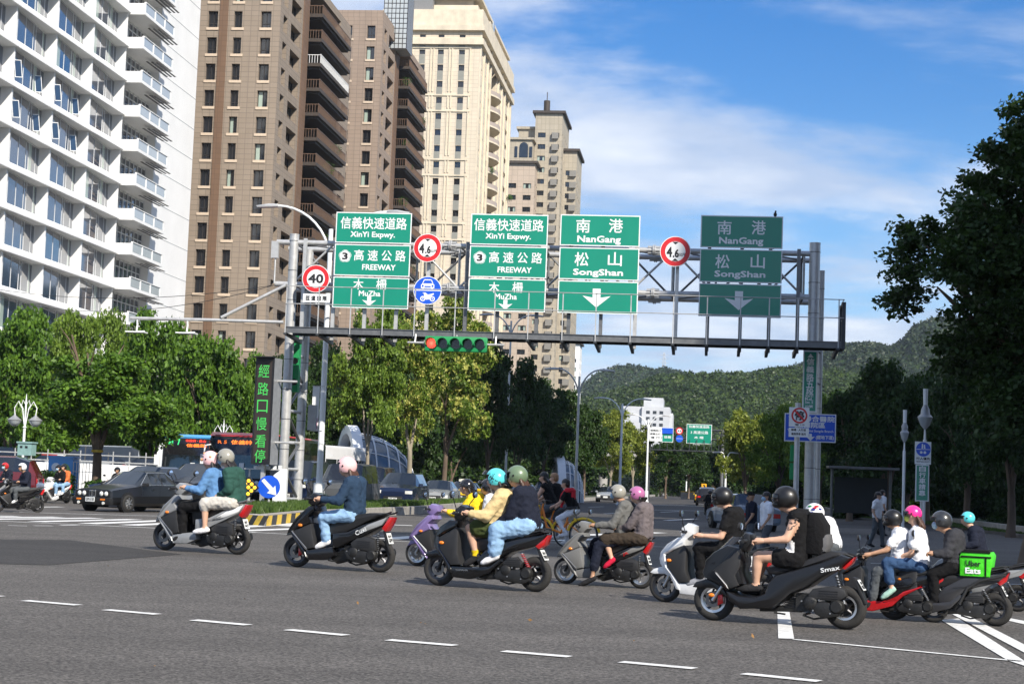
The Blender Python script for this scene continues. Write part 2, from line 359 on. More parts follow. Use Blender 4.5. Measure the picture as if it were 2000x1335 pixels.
# crossing bars and arrows on the left, seen at a very low angle
for (x0, y0, x1, y1, w) in ((-40, 1007, 34, 1008, .5), (-40, 1010.5, 115, 1009.5, .45), (-40, 1014, 190, 1011.5, .5), (70, 1018.5, 265, 1014, .5), (170, 1022.5, 330, 1016, .5), (250, 1025.5, 400, 1019, .5),
                            (-40, 998, 330, 1008, .18), (-40, 1015.5, 500, 1040, .16), (16, 1026, 53, 1027, .14), (67, 1026.5, 103, 1026.8, .14), (118, 1026, 152, 1025, .14),
                            (70, 990, 120, 989.5, .35), (330, 989, 380, 987, .3), (325, 1000, 480, 993, .35), (430, 1031, 620, 1020, .5), (450, 1037, 640, 1030, .45), (550, 1027, 600, 1024, .4),
                            (490, 1039, 640, 1047, .14), (600, 1043, 860, 1048, .12), (745, 1024, 805, 1026, .45), (755, 1052, 880, 1044, .55), (640, 1050, 850, 1060, .1), (880, 1052, 1300, 1068, .1)):
    stripe(ground(x0, y0), ground(x1, y1), w)
for (x0, y0, x1, y1, w) in ((1130, 1028, 1160, 1026, .3), (1180, 1030, 1215, 1027, .3), (1140, 1045, 1290, 1040, .5), (1090, 1056, 1260, 1049, .5), (1180, 1003, 1215, 1001, .15), (1290, 1000, 1330, 998, .15), (1150, 990, 1180, 989, .15),
                            (1380, 982, 1390, 975, .15), (1240, 985, 1480, 990, .6), (1215, 994, 1500, 1000, .4), (1300, 1016, 1360, 1013, .3), (1700, 1100, 1990, 1112, .12), (1700, 1130, 2000, 1142, .12)):
    stripe(ground(x0, y0), ground(x1, y1), w, .012)
mk.build('road_marking', M_line, kind='structure')
# ---- medians ----
def extrude_poly(name, pts, h, mats, bev=.03, label=None, **kw):
    mb = MB(); n = len(pts); c = sum(pts, Vector())/n
    t = [Vector((p.x, p.y, 0)) for p in pts]
    vs = [p+UP*0 for p in t]+[p+UP*(h-bev)+(c-p).normalized()*.03 for p in t]+[p+UP*h+(c-p).normalized()*.08 for p in t]
    fs = [(i, (i+1) % n, n+(i+1) % n, n+i) for i in range(n)]+[(n+i, n+(i+1) % n, 2*n+(i+1) % n, 2*n+i) for i in range(n)]+[tuple(2*n+i for i in range(n))]
    mb.add(vs, fs); return mb.build(name, mats, kind='structure')
med = [ground(478, 1024), ground(520, 1027), ground(600, 1016.5), ground(710, 1009), ground(820, 1003), ground(960, 988.5), ground(1080, 981), ground(1250, 972)]
far_m = rp(0, 520)+Vector((-7, 0, 0))
left_edge = [med[-1]-3.2*RX, med[5]-3.2*RX, med[3]-3.2*RX, med[2]-3.0*RX, med[1]-1.9*RX+RY*3, med[0]-.3*RX+RY*2.2]
extrude_poly('median_kerb', med+[med[-1]+RY*250]+[med[-1]+RY*250-RX*3.2]+left_edge, .30, M_kerb)
mpoly = [p+(RY*.35-RX*.3) for p in med]+[med[-1]+RY*249-RX*.4, med[-1]+RY*249-RX*2.9]+[p+RX*.3 for p in left_edge[:-2]]
g = MB(); g.add([Vector((p.x, p.y, .31)) for p in mpoly], [tuple(range(len(mpoly)))]); g.build('median_soil', M_soil, kind='structure')
def grass_patch(name, pts, n, z, h, seed, spread=1.0):
    """blades over a polygon (fan of triangles)"""
    rs = np.random.RandomState(seed); P = np.array([[p.x, p.y] for p in pts]); tri = [(0, i, i+1) for i in range(1, len(P)-1)]
    ar = np.array([abs(np.cross(P[b]-P[a], P[c]-P[a])) for a, b, c in tri]); k = rs.choice(len(tri), n, p=ar/ar.sum())
    u, v = rs.rand(n), rs.rand(n); fl = u+v > 1; u[fl] = 1-u[fl]; v[fl] = 1-v[fl]
    T = np.array(tri)[k]; xy = P[T[:, 0]]+(P[T[:, 1]]-P[T[:, 0]])*u[:, None]+(P[T[:, 2]]-P[T[:, 0]])*v[:, None]
    a = rs.rand(n)*6.283; hh = h*(.5+rs.rand(n)); wv = .02*spread*(1+rs.rand(n)); ln = rs.randn(n, 2)*h*.35
    dx, dy = np.cos(a)*wv, np.sin(a)*wv; V = np.empty((n, 3, 3))
    V[:, 0] = np.c_[xy[:, 0]-dx, xy[:, 1]-dy, np.full(n, z)]; V[:, 1] = np.c_[xy[:, 0]+dx, xy[:, 1]+dy, np.full(n, z)]; V[:, 2] = np.c_[xy+ln, z+hh]
    return fast_mesh(name, V.reshape(-1, 3), np.arange(n*3).reshape(-1, 3), M_grass)
def fast_mesh(name, V, F, m, smooth=False):
    me = bpy.data.meshes.new(name); V = np.ascontiguousarray(V, dtype=np.float32); F = np.ascontiguousarray(F, dtype=np.int32); nf, k = F.shape
    me.vertices.add(len(V)); me.vertices.foreach_set('co', V.ravel()); me.loops.add(nf*k); me.loops.foreach_set('vertex_index', F.ravel())
    me.polygons.add(nf); me.polygons.foreach_set('loop_start', np.arange(nf, dtype=np.int32)*k); me.polygons.foreach_set('loop_total', np.full(nf, k, dtype=np.int32))
    if smooth: me.polygons.foreach_set('use_smooth', np.ones(nf, dtype=bool))
    me.update(calc_edges=True); me.validate()
    for x in (m if isinstance(m, (list, tuple)) else [m]): me.materials.append(x)
    return me
gp_ = [mpoly[0], mpoly[1], mpoly[2], mpoly[3], mpoly[4], mpoly[5], left_edge[1]+RX*.3, left_edge[2]+RX*.3, left_edge[3]+RX*.3]
link('grass', grass_patch('grass', gp_, 60000, .3, .15, 3, 1.0), kind='stuff', label='grass and weeds on the tree-lined median', cat='grass')
# yellow and black hazard blocks painted on the kerb nose
hz = MB(); A, B = med[0]+UP*0, med[2]+UP*0
segs = []
for i in range(4): segs.append((med[0].lerp(med[1], i/4), med[0].lerp(med[1], (i+1)/4)))
for i in range(9): segs.append((med[1].lerp(med[2], i/9), med[1].lerp(med[2], (i+1)/9)))
for i, (a, b) in enumerate(segs):
    d = (b-a).normalized(); n = Vector((d.y, -d.x, 0))*.012; q = MB()
    sh = d*.1
    q.quad(a+n+UP*.01-sh, b+n+UP*.01-sh, b+n*.2+UP*.27+sh, a+n*.2+UP*.27+sh)
    q.build('kerb_stripe', M_yel if i % 2 == 0 else M_black, kind='structure')
# right kerb and park, far right
rk = [Vector((9.5, -30, 0)), Vector((9.8, 10, 0)), ground(2060, 1060), ground(1860, 1030), ground(1650, 1012), ground(1560, 1000), ground(1500, 985)+RX*1.5]
rkf = rk+[rk[-1]+RY*300, rk[-1]+RY*300+RX*90, Vector((110, -30, 0))]
extrude_poly('pavement', rkf[2:], .14, M_pave)
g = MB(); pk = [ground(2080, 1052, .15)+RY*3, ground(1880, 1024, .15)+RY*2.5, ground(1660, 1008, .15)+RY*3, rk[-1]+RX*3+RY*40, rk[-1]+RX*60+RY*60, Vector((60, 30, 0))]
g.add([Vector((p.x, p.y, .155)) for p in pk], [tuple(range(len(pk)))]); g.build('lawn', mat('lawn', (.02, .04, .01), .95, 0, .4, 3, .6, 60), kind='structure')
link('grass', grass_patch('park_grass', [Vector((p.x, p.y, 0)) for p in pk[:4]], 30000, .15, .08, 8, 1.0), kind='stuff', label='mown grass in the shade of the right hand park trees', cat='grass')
w = MB()
for a, b in zip(pk[:3], pk[1:4]):
    d = (b-a).normalized(); n = Vector((d.y, -d.x, 0))*.15
    w.add([Vector((p.x, p.y, z)) for z in (.14, .42) for p in (a+n, b+n, b-n, a-n)], [(0, 3, 2, 1), (4, 5, 6, 7), (0, 1, 5, 4), (1, 2, 6, 5), (2, 3, 7, 6), (3, 0, 4, 7)])
w.build('planter_wall', M_kerb, label='low stone planter wall round the dark lawn at right', cat='wall')
# left pavement with kerb
lk = [ground(-80, 972), ground(120, 968), ground(330, 962), ground(330, 962)+RY*200, ground(-80, 972)-RX*60+RY*200, ground(-80, 972)-RX*60]
extrude_poly('pavement', lk, .15, M_pave)
def plant_mesh(name, n, rad, leaf, seed, m):
    return clump_mesh(name, n, rad, leaf, seed, m)

# ================= BUILDINGS =================
M_white = mat('white_cladding', (.8, .8, .79), .5, 0, .04, .3); M_wfr = mat('white_frame', (.7, .71, .71), .4, 0, .05, 2)
M_gl = glass('window_glass', (.02, .04, .08), .04); M_gld = glass('dark_window_glass', (.012, .014, .018), .06); M_cur = mat('curtain_behind_glass', (.34, .42, .36), .35, 0, .15, .8, coat=.8, stretch=(6, 6, .3))
M_frost = mat('frosted_glass', (.42, .46, .48), .2, 0, .05, 1, coat=.6)
def tiled(name, c, c2, w, h, joint=.06, bump=.3, dirt=.3):
    """stone cladding laid in courses, the joints on the wall's own grid"""
    m = bpy.data.materials.new(name); m.use_nodes = True; nt = m.node_tree; N = nt.nodes; L = nt.links; b = N['Principled BSDF']; b.inputs['Roughness'].default_value = .75
    tc = N.new('ShaderNodeTexCoord'); sp = N.new('ShaderNodeSeparateXYZ'); L.new(tc.outputs['Object'], sp.inputs[0])
    ad = N.new('ShaderNodeMath'); ad.operation = 'ADD'; L.new(sp.outputs[0], ad.inputs[0]); L.new(sp.outputs[1], ad.inputs[1])
    cb = N.new('ShaderNodeCombineXYZ'); L.new(ad.outputs[0], cb.inputs[0]); L.new(sp.outputs[2], cb.inputs[1])
    br = N.new('ShaderNodeTexBrick'); br.inputs['Scale'].default_value = 1; br.inputs['Brick Width'].default_value = w; br.inputs['Row Height'].default_value = h; br.inputs['Mortar Size'].default_value = joint*.5; br.inputs['Mortar Smooth'].default_value = .3
    br.offset = 0.0; br.inputs['Bias'].default_value = 0
    br.inputs['Color1'].default_value = (*c, 1); br.inputs['Color2'].default_value = (*c2, 1); br.inputs['Mortar'].default_value = (*[x*.62 for x in c], 1)
    L.new(cb.outputs[0], br.inputs['Vector'])
    n = N.new('ShaderNodeTexNoise'); n.inputs['Scale'].default_value = .5; n.inputs['Detail'].default_value = 7; n.inputs['Roughness'].default_value = .65
    mp = N.new('ShaderNodeMapping'); mp.inputs['Scale'].default_value = (1, 1, .12); L.new(tc.outputs['Object'], mp.inputs[0]); L.new(mp.outputs[0], n.inputs['Vector'])
    r = N.new('ShaderNodeMapRange'); r.inputs[1].default_value = .48; r.inputs[2].default_value = .75; r.inputs[4].default_value = dirt; L.new(n.outputs[0], r.inputs[0])
    mx = N.new('ShaderNodeMix'); mx.data_type = 'RGBA'; L.new(r.outputs[0], mx.inputs['Factor']); L.new(br.outputs['Color'], mx.inputs['A']); mx.inputs['B'].default_value = (*[x*.5 for x in c], 1)
    L.new(mx.outputs['Result'], b.inputs['Base Color']); return m
M_br = tiled('tan_granite', (.275, .222, .172), (.25, .2, .153), .9, .62, .07); M_br2 = tiled('rosy_granite', (.31, .238, .185), (.285, .217, .168), .9, .62, .07)
M_dbr = tiled('brown_granite', (.17, .10, .06), (.15, .09, .055), .9, .62, .05); M_cream = tiled('cream_stone', (.64, .56, .44), (.60, .52, .405), 1.1, .8, .06, dirt=.28)
M_creamt = mat('cream_trim', (.64, .56, .43), .7, 0, .12, .6, dirt=.5); M_beige = tiled('beige_tile', (.42, .37, .29), (.37, .325, .25), 1.2, 1.6, .1, dirt=.4); M_beige2 = tiled('pink_beige_tile', (.47, .38, .3), (.43, .35, .275), 1.6, 1.6, .1)
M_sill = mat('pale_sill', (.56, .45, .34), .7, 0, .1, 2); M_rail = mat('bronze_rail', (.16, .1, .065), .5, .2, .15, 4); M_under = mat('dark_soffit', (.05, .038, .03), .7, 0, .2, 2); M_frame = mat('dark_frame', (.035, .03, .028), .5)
def facade(mb, ub, zb, op, P, U, N_, dep=.4, m=0, mr=None):
    """wall face cut by a grid; cells where op(i, j) is true are openings with reveals. Returns the openings' (centre at the back, w, h)"""
    P = Vector(P); mr = m if mr is None else mr; out = []
    for i in range(len(ub)-1):
        j = 0
        while j < len(zb)-1:
            if op(i, j):
                u0, u1, z0, z1 = ub[i], ub[i+1], zb[j], zb[j+1]
                a, b, c, d = [P+U*u+UP*z for u, z in ((u0, z0), (u1, z0), (u1, z1), (u0, z1))]; A, B, C_, D = [q-N_*dep for q in (a, b, c, d)]
                for q in ((a, A, B, b), (b, B, C_, c), (c, C_, D, d), (d, D, A, a)): mb.add(q, [(0, 1, 2, 3)], False, mr)
                out.append(((A+C_)/2, u1-u0, z1-z0, i, j)); j += 1
            else:
                k = j
                while k < len(zb)-1 and not op(i, k): k += 1
                a, b, c, d = [P+U*u+UP*z for u, z in ((ub[i], zb[j]), (ub[i+1], zb[j]), (ub[i+1], zb[k]), (ub[i], zb[k]))]
                mb.add((a, b, c, d), [(0, 1, 2, 3)], False, m); j = k
    return out
_wm = {}
def window_meshes(w, h, kind):
    """frame mesh and pane mesh, centred, in the x-z plane facing -y"""
    key = (round(w, 2), round(h, 2), kind)
    if key in _wm: return _wm[key]
    f = MB(); p = MB(); t = .07; mul = {'two': [0], 'one': [], 'slider': [0], 'three': [-w/6, w/6]}.get(kind.split('_')[0], [0])
    for a, b in ((-w/2, -w/2+t), (w/2-t, w/2)): f.box(a, b, -.1, .02, -h/2, h/2)
    for a, b in ((-h/2, -h/2+t), (h/2-t, h/2)): f.box(-w/2+t, w/2-t, -.095, .018, a, b)
    for x in mul: f.box(x-t/2, x+t/2, -.09, .016, -h/2+t, h/2-t)
    if 'low' in kind: f.box(-w/2+t, w/2-t, -.085, .014, -h*.22-t/2, -h*.22+t/2)
    xs = [-w/2+t]+mul+[w/2-t]
    k = 2 if 'curtain' in kind else 1
    for q, (a, b) in enumerate(zip(xs, xs[1:])):
        p.add([(a, -.02, -h/2+t), (b, -.02, -h/2+t), (b, -.02, h/2-t), (a, -.02, h/2-t)], [(0, 1, 2, 3)], False, (1 if (k == 2 and q % 2 == 0) else 0))
    _wm[key] = (f.mesh('window', [M_frame]), p.mesh('pane', [M_gld, M_cur])); return _wm[key]
def put_window(root, c, w, h, rotz, kind='two'):
    f, p = window_meshes(w, h, kind); o = link('window', f, root, c, rotz); link('pane', p, o); return o
def frame_root(name, label, px, py, Y, group=None):
    P = at(px, py, Y); P.z = 0
    return thing(name, label, 'building', P, -RA, group)
X_, Y_ = Vector((1, 0, 0)), Vector((0, 1, 0))
rb = random.Random(5)

# ---- white apartment block with saw-tooth bays ----
P32 = at(32, 93, 143); s0 = P32.x*RX.x+P32.y*RX.y; t0 = P32.x*RY.x+P32.y*RY.y; zref = P32.z
def white_block():
    root = thing('apartment_block', 'white apartment block of saw-tooth window bays, tallest thing at the far left', 'building', RX*s0+RY*t0, -RA)
    fh = 3.5; bw = 8.95; z0 = zref-fh*10; nf = 17; w = .75
    core = MB(); core.box(-30, -1.25, -27, 50.2, 0, z0+fh*nf+1)
    core.box(-1.3, .0, 37.0, 50.2, .0, z0+fh*nf+1); core.build('core_wall', [M_white], root)
    # one bay, shared
    L = math.hypot(w, bw); ang = math.atan2(bw, -w); U = Vector((-w, bw, 0)).normalized(); Nn = Vector((U.y, -U.x, 0))
    fb = MB(); fb.add([(0, 0, 0), (.34, 0, 0), (.34, bw-.1, 0), (-w-.3, bw-.1, 0), (-w-.3, 0, 0), (0.1, 0, .62), (.1, bw-.1, .62), (-w-.3, bw-.1, .62), (-w-.3, 0, .62), (.34, 0, .2), (.34, bw-.1, .2)],
                      [(4, 3, 2, 1, 0), (1, 2, 10, 9), (9, 10, 6, 5), (5, 6, 7, 8), (0, 1, 9, 5, 8, 4), (2, 3, 7, 6, 10)])
    band = fb.mesh('spandrel', [M_white]); fn = MB(); fn.box(-w-.3, .0, bw-.34, bw-.12, .62, fh+.0); fin = fn.mesh('fin', [M_white])
    zlo, zhi = .62, fh; ms = [0, .7, 2.9, 5.0, 5.7, 7.6, L-.4]
    f = MB()
    for u in ms:
        a = U*(u+.05)-Nn*.28; q = [a-U*.04-Nn*.06, a+U*.04-Nn*.06, a+U*.04+Nn*.03, a-U*.04+Nn*.03]
        f.add([Vector((p.x, p.y, z)) for z in (zlo, zhi) for p in q], [(0, 1, 5, 4), (1, 2, 6, 5), (2, 3, 7, 6), (3, 0, 4, 7)])
    for z in (zlo, zhi-.1):
        a, b = U*0-Nn*.28, U*(L-.3)-Nn*.28; q = [a-Nn*.05, b-Nn*.05, b+Nn*.05, a+Nn*.05]; f.add([Vector((p.x, p.y, zz)) for zz in (z, z+.09) for p in q], [(0, 3, 2, 1), (4, 5, 6, 7), (0, 1, 5, 4), (1, 2, 6, 5), (2, 3, 7, 6), (3, 0, 4, 7)])
    wf = f.mesh('window', [M_wfr]); panes = []
    for k in range(4):
        p = MB(); r = random.Random(k+3)
        for i, (a, b) in enumerate(zip(ms, ms[1:])):
            A, B = U*(a+.05)-Nn*.28, U*(b+.05)-Nn*.28; cut = r.random()
            for (c, d, mm) in (((a, b, 0),) if cut > .24 else ((a, a+(b-a)*.45, 1), (a+(b-a)*.45, b, 0))):
                A, B = U*(c+.05)-Nn*.28, U*(d+.05)-Nn*.28
                p.add([(A.x, A.y, zlo), (B.x, B.y, zlo), (B.x, B.y, zhi), (A.x, A.y, zhi)], [(0, 1, 2, 3)], False, mm)
        panes.append(p.mesh('pane', [M_gl, M_cur]))
    sash = MB()
    for x in (0, .62): sash.box(x, x+.06, -.03, .03, 0, 1.5)
    sash.box(.06, .62, -.03, .03, 0, .06); sash.box(.06, .62, -.03, .03, 1.44, 1.5); sash.box(.06, .62, -.008, .008, .06, 1.44, 1)
    sashm = sash.mesh('open_sash', [M_wfr, M_gl])
    for b in range(-2, 3):
        for k in range(nf):
            y = b*bw+ (0); z = z0+fh*k
            if b < 0 and z > 45: continue
            link('spandrel', band, root, (0, y, z)); link('fin', fin, root, (0, y, z))
            o = link('window', wf, root, (0, y, z)); link('pane', panes[rb.randrange(4)], o)
            if (k in (8, 9) and b in (0, 1)) or rb.random() < .03:
                for yy in (.7, 6.3): link('open_sash', sashm, root, (-w*yy/bw-.2, y+yy, z+1.1), rot=(0, R(-8), R(50)))
    # the stack of glazed balconies at the far end, then a plain end wall with floor joints
    y0, y1 = 3*bw, 37.0
    wall = MB()
    for k in range(nf): wall.box(-1.3, -.9, y0, y1-.01, z0+fh*k-.2, z0+fh*k+.4)
    wall.build('floor_edge', [M_white], root)
    p = MB(); p.quad((-.95, y0, 0), (-.95, y1, 0), (-.95, y1, fh), (-.95, y0, fh)); pane = p.mesh('pane', [M_gl])
    f = MB()
    for i in range(9): f.box(-.94, -.84, y0+i*(y1-y0)/8-.05, y0+i*(y1-y0)/8+.05, 0, fh)
    f.box(-.93, -.85, y0, y1, 2.6, 2.7); bwf = f.mesh('window', [M_wfr])
    sb = MB(); sb.box(-.9, 1.6, y0+.2, y1-.2, 0, .3); sb.box(-.9, 1.6, y0+.2, y0+.4, .3, 1.15)
    for i in range(4): yy = y0+.4+i*(y1-y0-.8)/3; sb.box(1.44, 1.6, yy-.09, yy+.09, .3, 1.25)
    sb.box(1.42, 1.62, y0+.4, y1-.2, 1.25, 1.33); sbm = sb.mesh('balcony', [M_white])
    gp = MB(); gp.box(1.5, 1.54, y0+.42, y1-.3, .35, 1.24); gpm = gp.mesh('balustrade_glass', [M_frost])
    sun_ = MB()
    for i in range(3): sun_.box(.6+i*.45, .8+i*.45, y1-6+i*.2, y1+.6, 3.2-.1, 3.2-.05)
    snm = sun_.mesh('sunshade', [M_frame])
    for k in range(nf):
        z = z0+fh*k; o = link('window', bwf, root, (0, 0, z)); link('pane', pane, o)
        b = link('balcony', sbm, root, (0, 0, z)); link('balustrade_glass', gpm, b); link('sunshade', snm, root, (0, 0, z))
    j = MB()
    for k in range(nf): j.box(.0, .015, 37.0, 50.2, z0+fh*k, z0+fh*k+.06)
    j.build('wall_joint', [M_frost], root)
white_block()

# ---- the two brown granite towers ----
def rail_mesh(y0, y1, x0, x1, h=1.1):
    m = MB()
    n = int((y1-y0)/.35)
    for i in range(n+1): yy = y0+(y1-y0)*i/n; m.box(x1-.05, x1, yy-.03, yy+.03, 0, h)
    for yy in (y0, y1-.05):
        k = int((x1-x0)/.35)
        for i in range(k): xx = x0+i*.35; m.box(xx-.03, xx+.03, yy, yy+.05, 0, h)
        m.box(x0, x1, yy, yy+.05, h-.08, h)
    m.box(x1-.06, x1+.01, y0, y1, h, h+.08); return m
def brown_tower(label, px, py, Y, ztop, rows, M1, M2, lo_rows, top_triple, group, seed):
    root = frame_root('residential_tower', label, px, py, Y, group); r = random.Random(seed); fh = 3.2
    H = ztop+1.2+fh*(rows-lo_rows); ztops = [ztop-fh*k for k in range(-(rows-lo_rows), lo_rows)]; ztops = sorted(z for z in ztops if z > 3)
    zb = [0]
    for z in ztops: zb += [z-2.0, z]
    zb.append(H); nz = len(zb)-1
    wall = MB()
    # left (camera) face: plane y = 0, going to -x
    ub = [-17, -13.6, -12.4, -8.9, -7.7, -7.5, -6.4, -5.7, -4.7, -2.4, -1.15, 0]
    ops = facade(wall, ub, zb, lambda i, j: j % 2 == 1 and i in (1, 3, 7, 9), (0, 0, 0), X_, -Y_, .55, 0)
    for c, w, h, i, j in ops: put_window(root, c-Y_*.05, w, h, 0, r.choice(['two', 'two', 'two_curtain', 'two_low', 'two_low']))
    st = MB(); st.box(-7.45, -6.45, -.12, .02, 0, H-.02); st.build('dark_pilaster', [M_dbr], root)
    sl_ = MB(); sl_.box(-.75, .75, -.1, .0, -.32, 0); slm = sl_.mesh('window_sill', [M_sill])
    for c, w, h, i, j in ops: link('window_sill', slm, root, (c.x, 0, c.z-h/2), scale=None) if False else link('window_sill', slm, root, (c.x, 0, c.z-h/2))
    # road face: plane x = 0, going to +y
    vb = [0, 1.4, 3.3, 5.1, 10.0, 13.8]
    ops = facade(wall, vb, zb, lambda i, j: j % 2 == 1 and i in (1, 3), (0, 0, 0), Y_, X_, .9, 0)
    for c, w, h, i, j in ops: put_window(root, c+X_*.02, w, h, math.pi/2, 'two')
    vb2 = [32, 34.6, 37, 39.2]
    ops = facade(wall, vb2, zb, lambda i, j: j % 2 == 1 and i == 1, (0, 0, 0), Y_, X_, .9, 0)
    for c, w, h, i, j in ops: put_window(root, c+X_*.02, w, h, math.pi/2, 'one')
    st = MB(); st.box(-.05, .1, 10.9, 13.78, 0, H-.03); st.box(-2.9, 0, 13.81, 13.9, 0, H-.04); st.build('dark_pilaster', [M_dbr], root)
    wall.quad((-17, 0, H), (0, 0, H), (0, 39.2, H), (-17, 39.2, H)); wall.quad((-3, 13.8, 0), (-3, 32, 0), (-3, 32, H), (-3, 13.8, H), 1); wall.quad((0, 32, 0), (-3, 32, 0), (-3, 32, H), (0, 32, H))
    wall.quad((0, 39.2, 0), (-17, 39.2, 0), (-17, 39.2, H), (0, 39.2, H)); wall.box(-16.9, -.1, .1, 39, H+.01, H+1.2)
    wall.build('wall', [M1, M_gld], root)
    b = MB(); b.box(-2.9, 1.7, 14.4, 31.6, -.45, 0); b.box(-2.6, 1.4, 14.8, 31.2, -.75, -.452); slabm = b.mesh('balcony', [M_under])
    b = MB(); b.add([(1.72, 14.4, -.45), (1.72, 31.6, -.45), (1.72, 31.6, .0), (1.72, 14.4, .0)], [(0, 1, 2, 3)])
    rm = rail_mesh(14.5, 31.5, -.2, 1.62).mesh('railing', [M_rail]); rmw = rail_mesh(14.5, 31.5, -.2, 1.62).mesh('railing', [M_wfr])
    dw = MB()
    for i in range(8): dw.box(-2.95, -2.85, 14.6+i*2.4-.06, 14.6+i*2.4+.06, 0, 2.7)
    dwm = dw.mesh('sliding_door', [M_frame])
    for k, z in enumerate(ztops):
        o = link('balcony', slabm, root, (0, 0, z-2.6)); link('railing', rmw if (k == len(ztops)-3 and seed == 1) else rm, o, (0, 0, .01)); link('sliding_door', dwm, o)
        if r.random() < .4 or (seed == 2 and k % 3 == 0):
            yy = r.uniform(15, 30); P = plant_mesh('balcony_plant', 260, .55+.5*r.random(), .16, 40+k, M_bush); link('balcony_plant', P, o, (1.2, yy, .9))
    return root
def clump_mesh(name, n, rad, leaf, seed, m, squash=.9):
    rs = np.random.RandomState(seed); d = rs.randn(n, 3); d /= np.linalg.norm(d, axis=1)[:, None]; c = d*(rad*rs.rand(n)**.33)[:, None]; c[:, 2] *= squash
    return leaf_cards(name, c, leaf, rs, m)
def leaf_cards(name, c, leaf, rs, m, droop=.2, outward=None):
    """a bent rhombic leaf at every point of c"""
    n = len(c); a = rs.randn(n, 3); a[:, 2] = a[:, 2]*.6-droop; a /= np.linalg.norm(a, axis=1)[:, None]
    b = np.cross(a, rs.randn(n, 3)); b /= np.linalg.norm(b, axis=1)[:, None]+1e-9
    up = np.cross(a, b); s = leaf*(.6+.8*rs.rand(n))[:, None]
    V = np.empty((n, 4, 3)); V[:, 0] = c; V[:, 1] = c+a*s*.5+b*s*.3+up*s*.08; V[:, 2] = c+a*s; V[:, 3] = c+a*s*.5-b*s*.3+up*s*.08
    return fast_mesh(name, V.reshape(-1, 3), np.arange(n*4).reshape(-1, 4), m)
M_bush = leafmat('shrub_leaves', (.03, .085, .012), (.10, .19, .03), .3)
brown_tower('tan granite tower with brown pilaster and dark balconies beside the white block', 535, 300, 200, at(504, 21, 200).z, 19, M_br, M_dbr, 17, False, 'granite towers along the avenue', 1)
brown_tower('rosy granite tower with planted balconies between the tan and the cream towers', 737, 300, 253, at(725, 49.5, 253).z, 20, M_br2, M_dbr, 20, True, 'granite towers along the avenue', 2)
P = at(790, 10, 262); g = MB(); g.box(-3.2, .6, 0, 5, -.0, 9); gb = thing('roof_pavilion', 'white glass-block pavilion on the roof edge of the rosy tower', 'roof structure', Vector((P.x, P.y, at(790, 95, 262).z)), -RA)
g.build('glass_block_wall', [M_frost], gb); g = MB()
for i in range(7): g.box(-3.2+i*.63-.05, -3.2+i*.63+.05, -.04, .0, 0, 9)
for i in range(12): g.box(-3.2, .6, -.05, .0, i*.8-.04, i*.8+.04)
for i in range(7): g.box(.6, .65, i*.8-.04, i*.8+.04, 0, 9)
g.build('glazing_bar', [M_frame], gb)

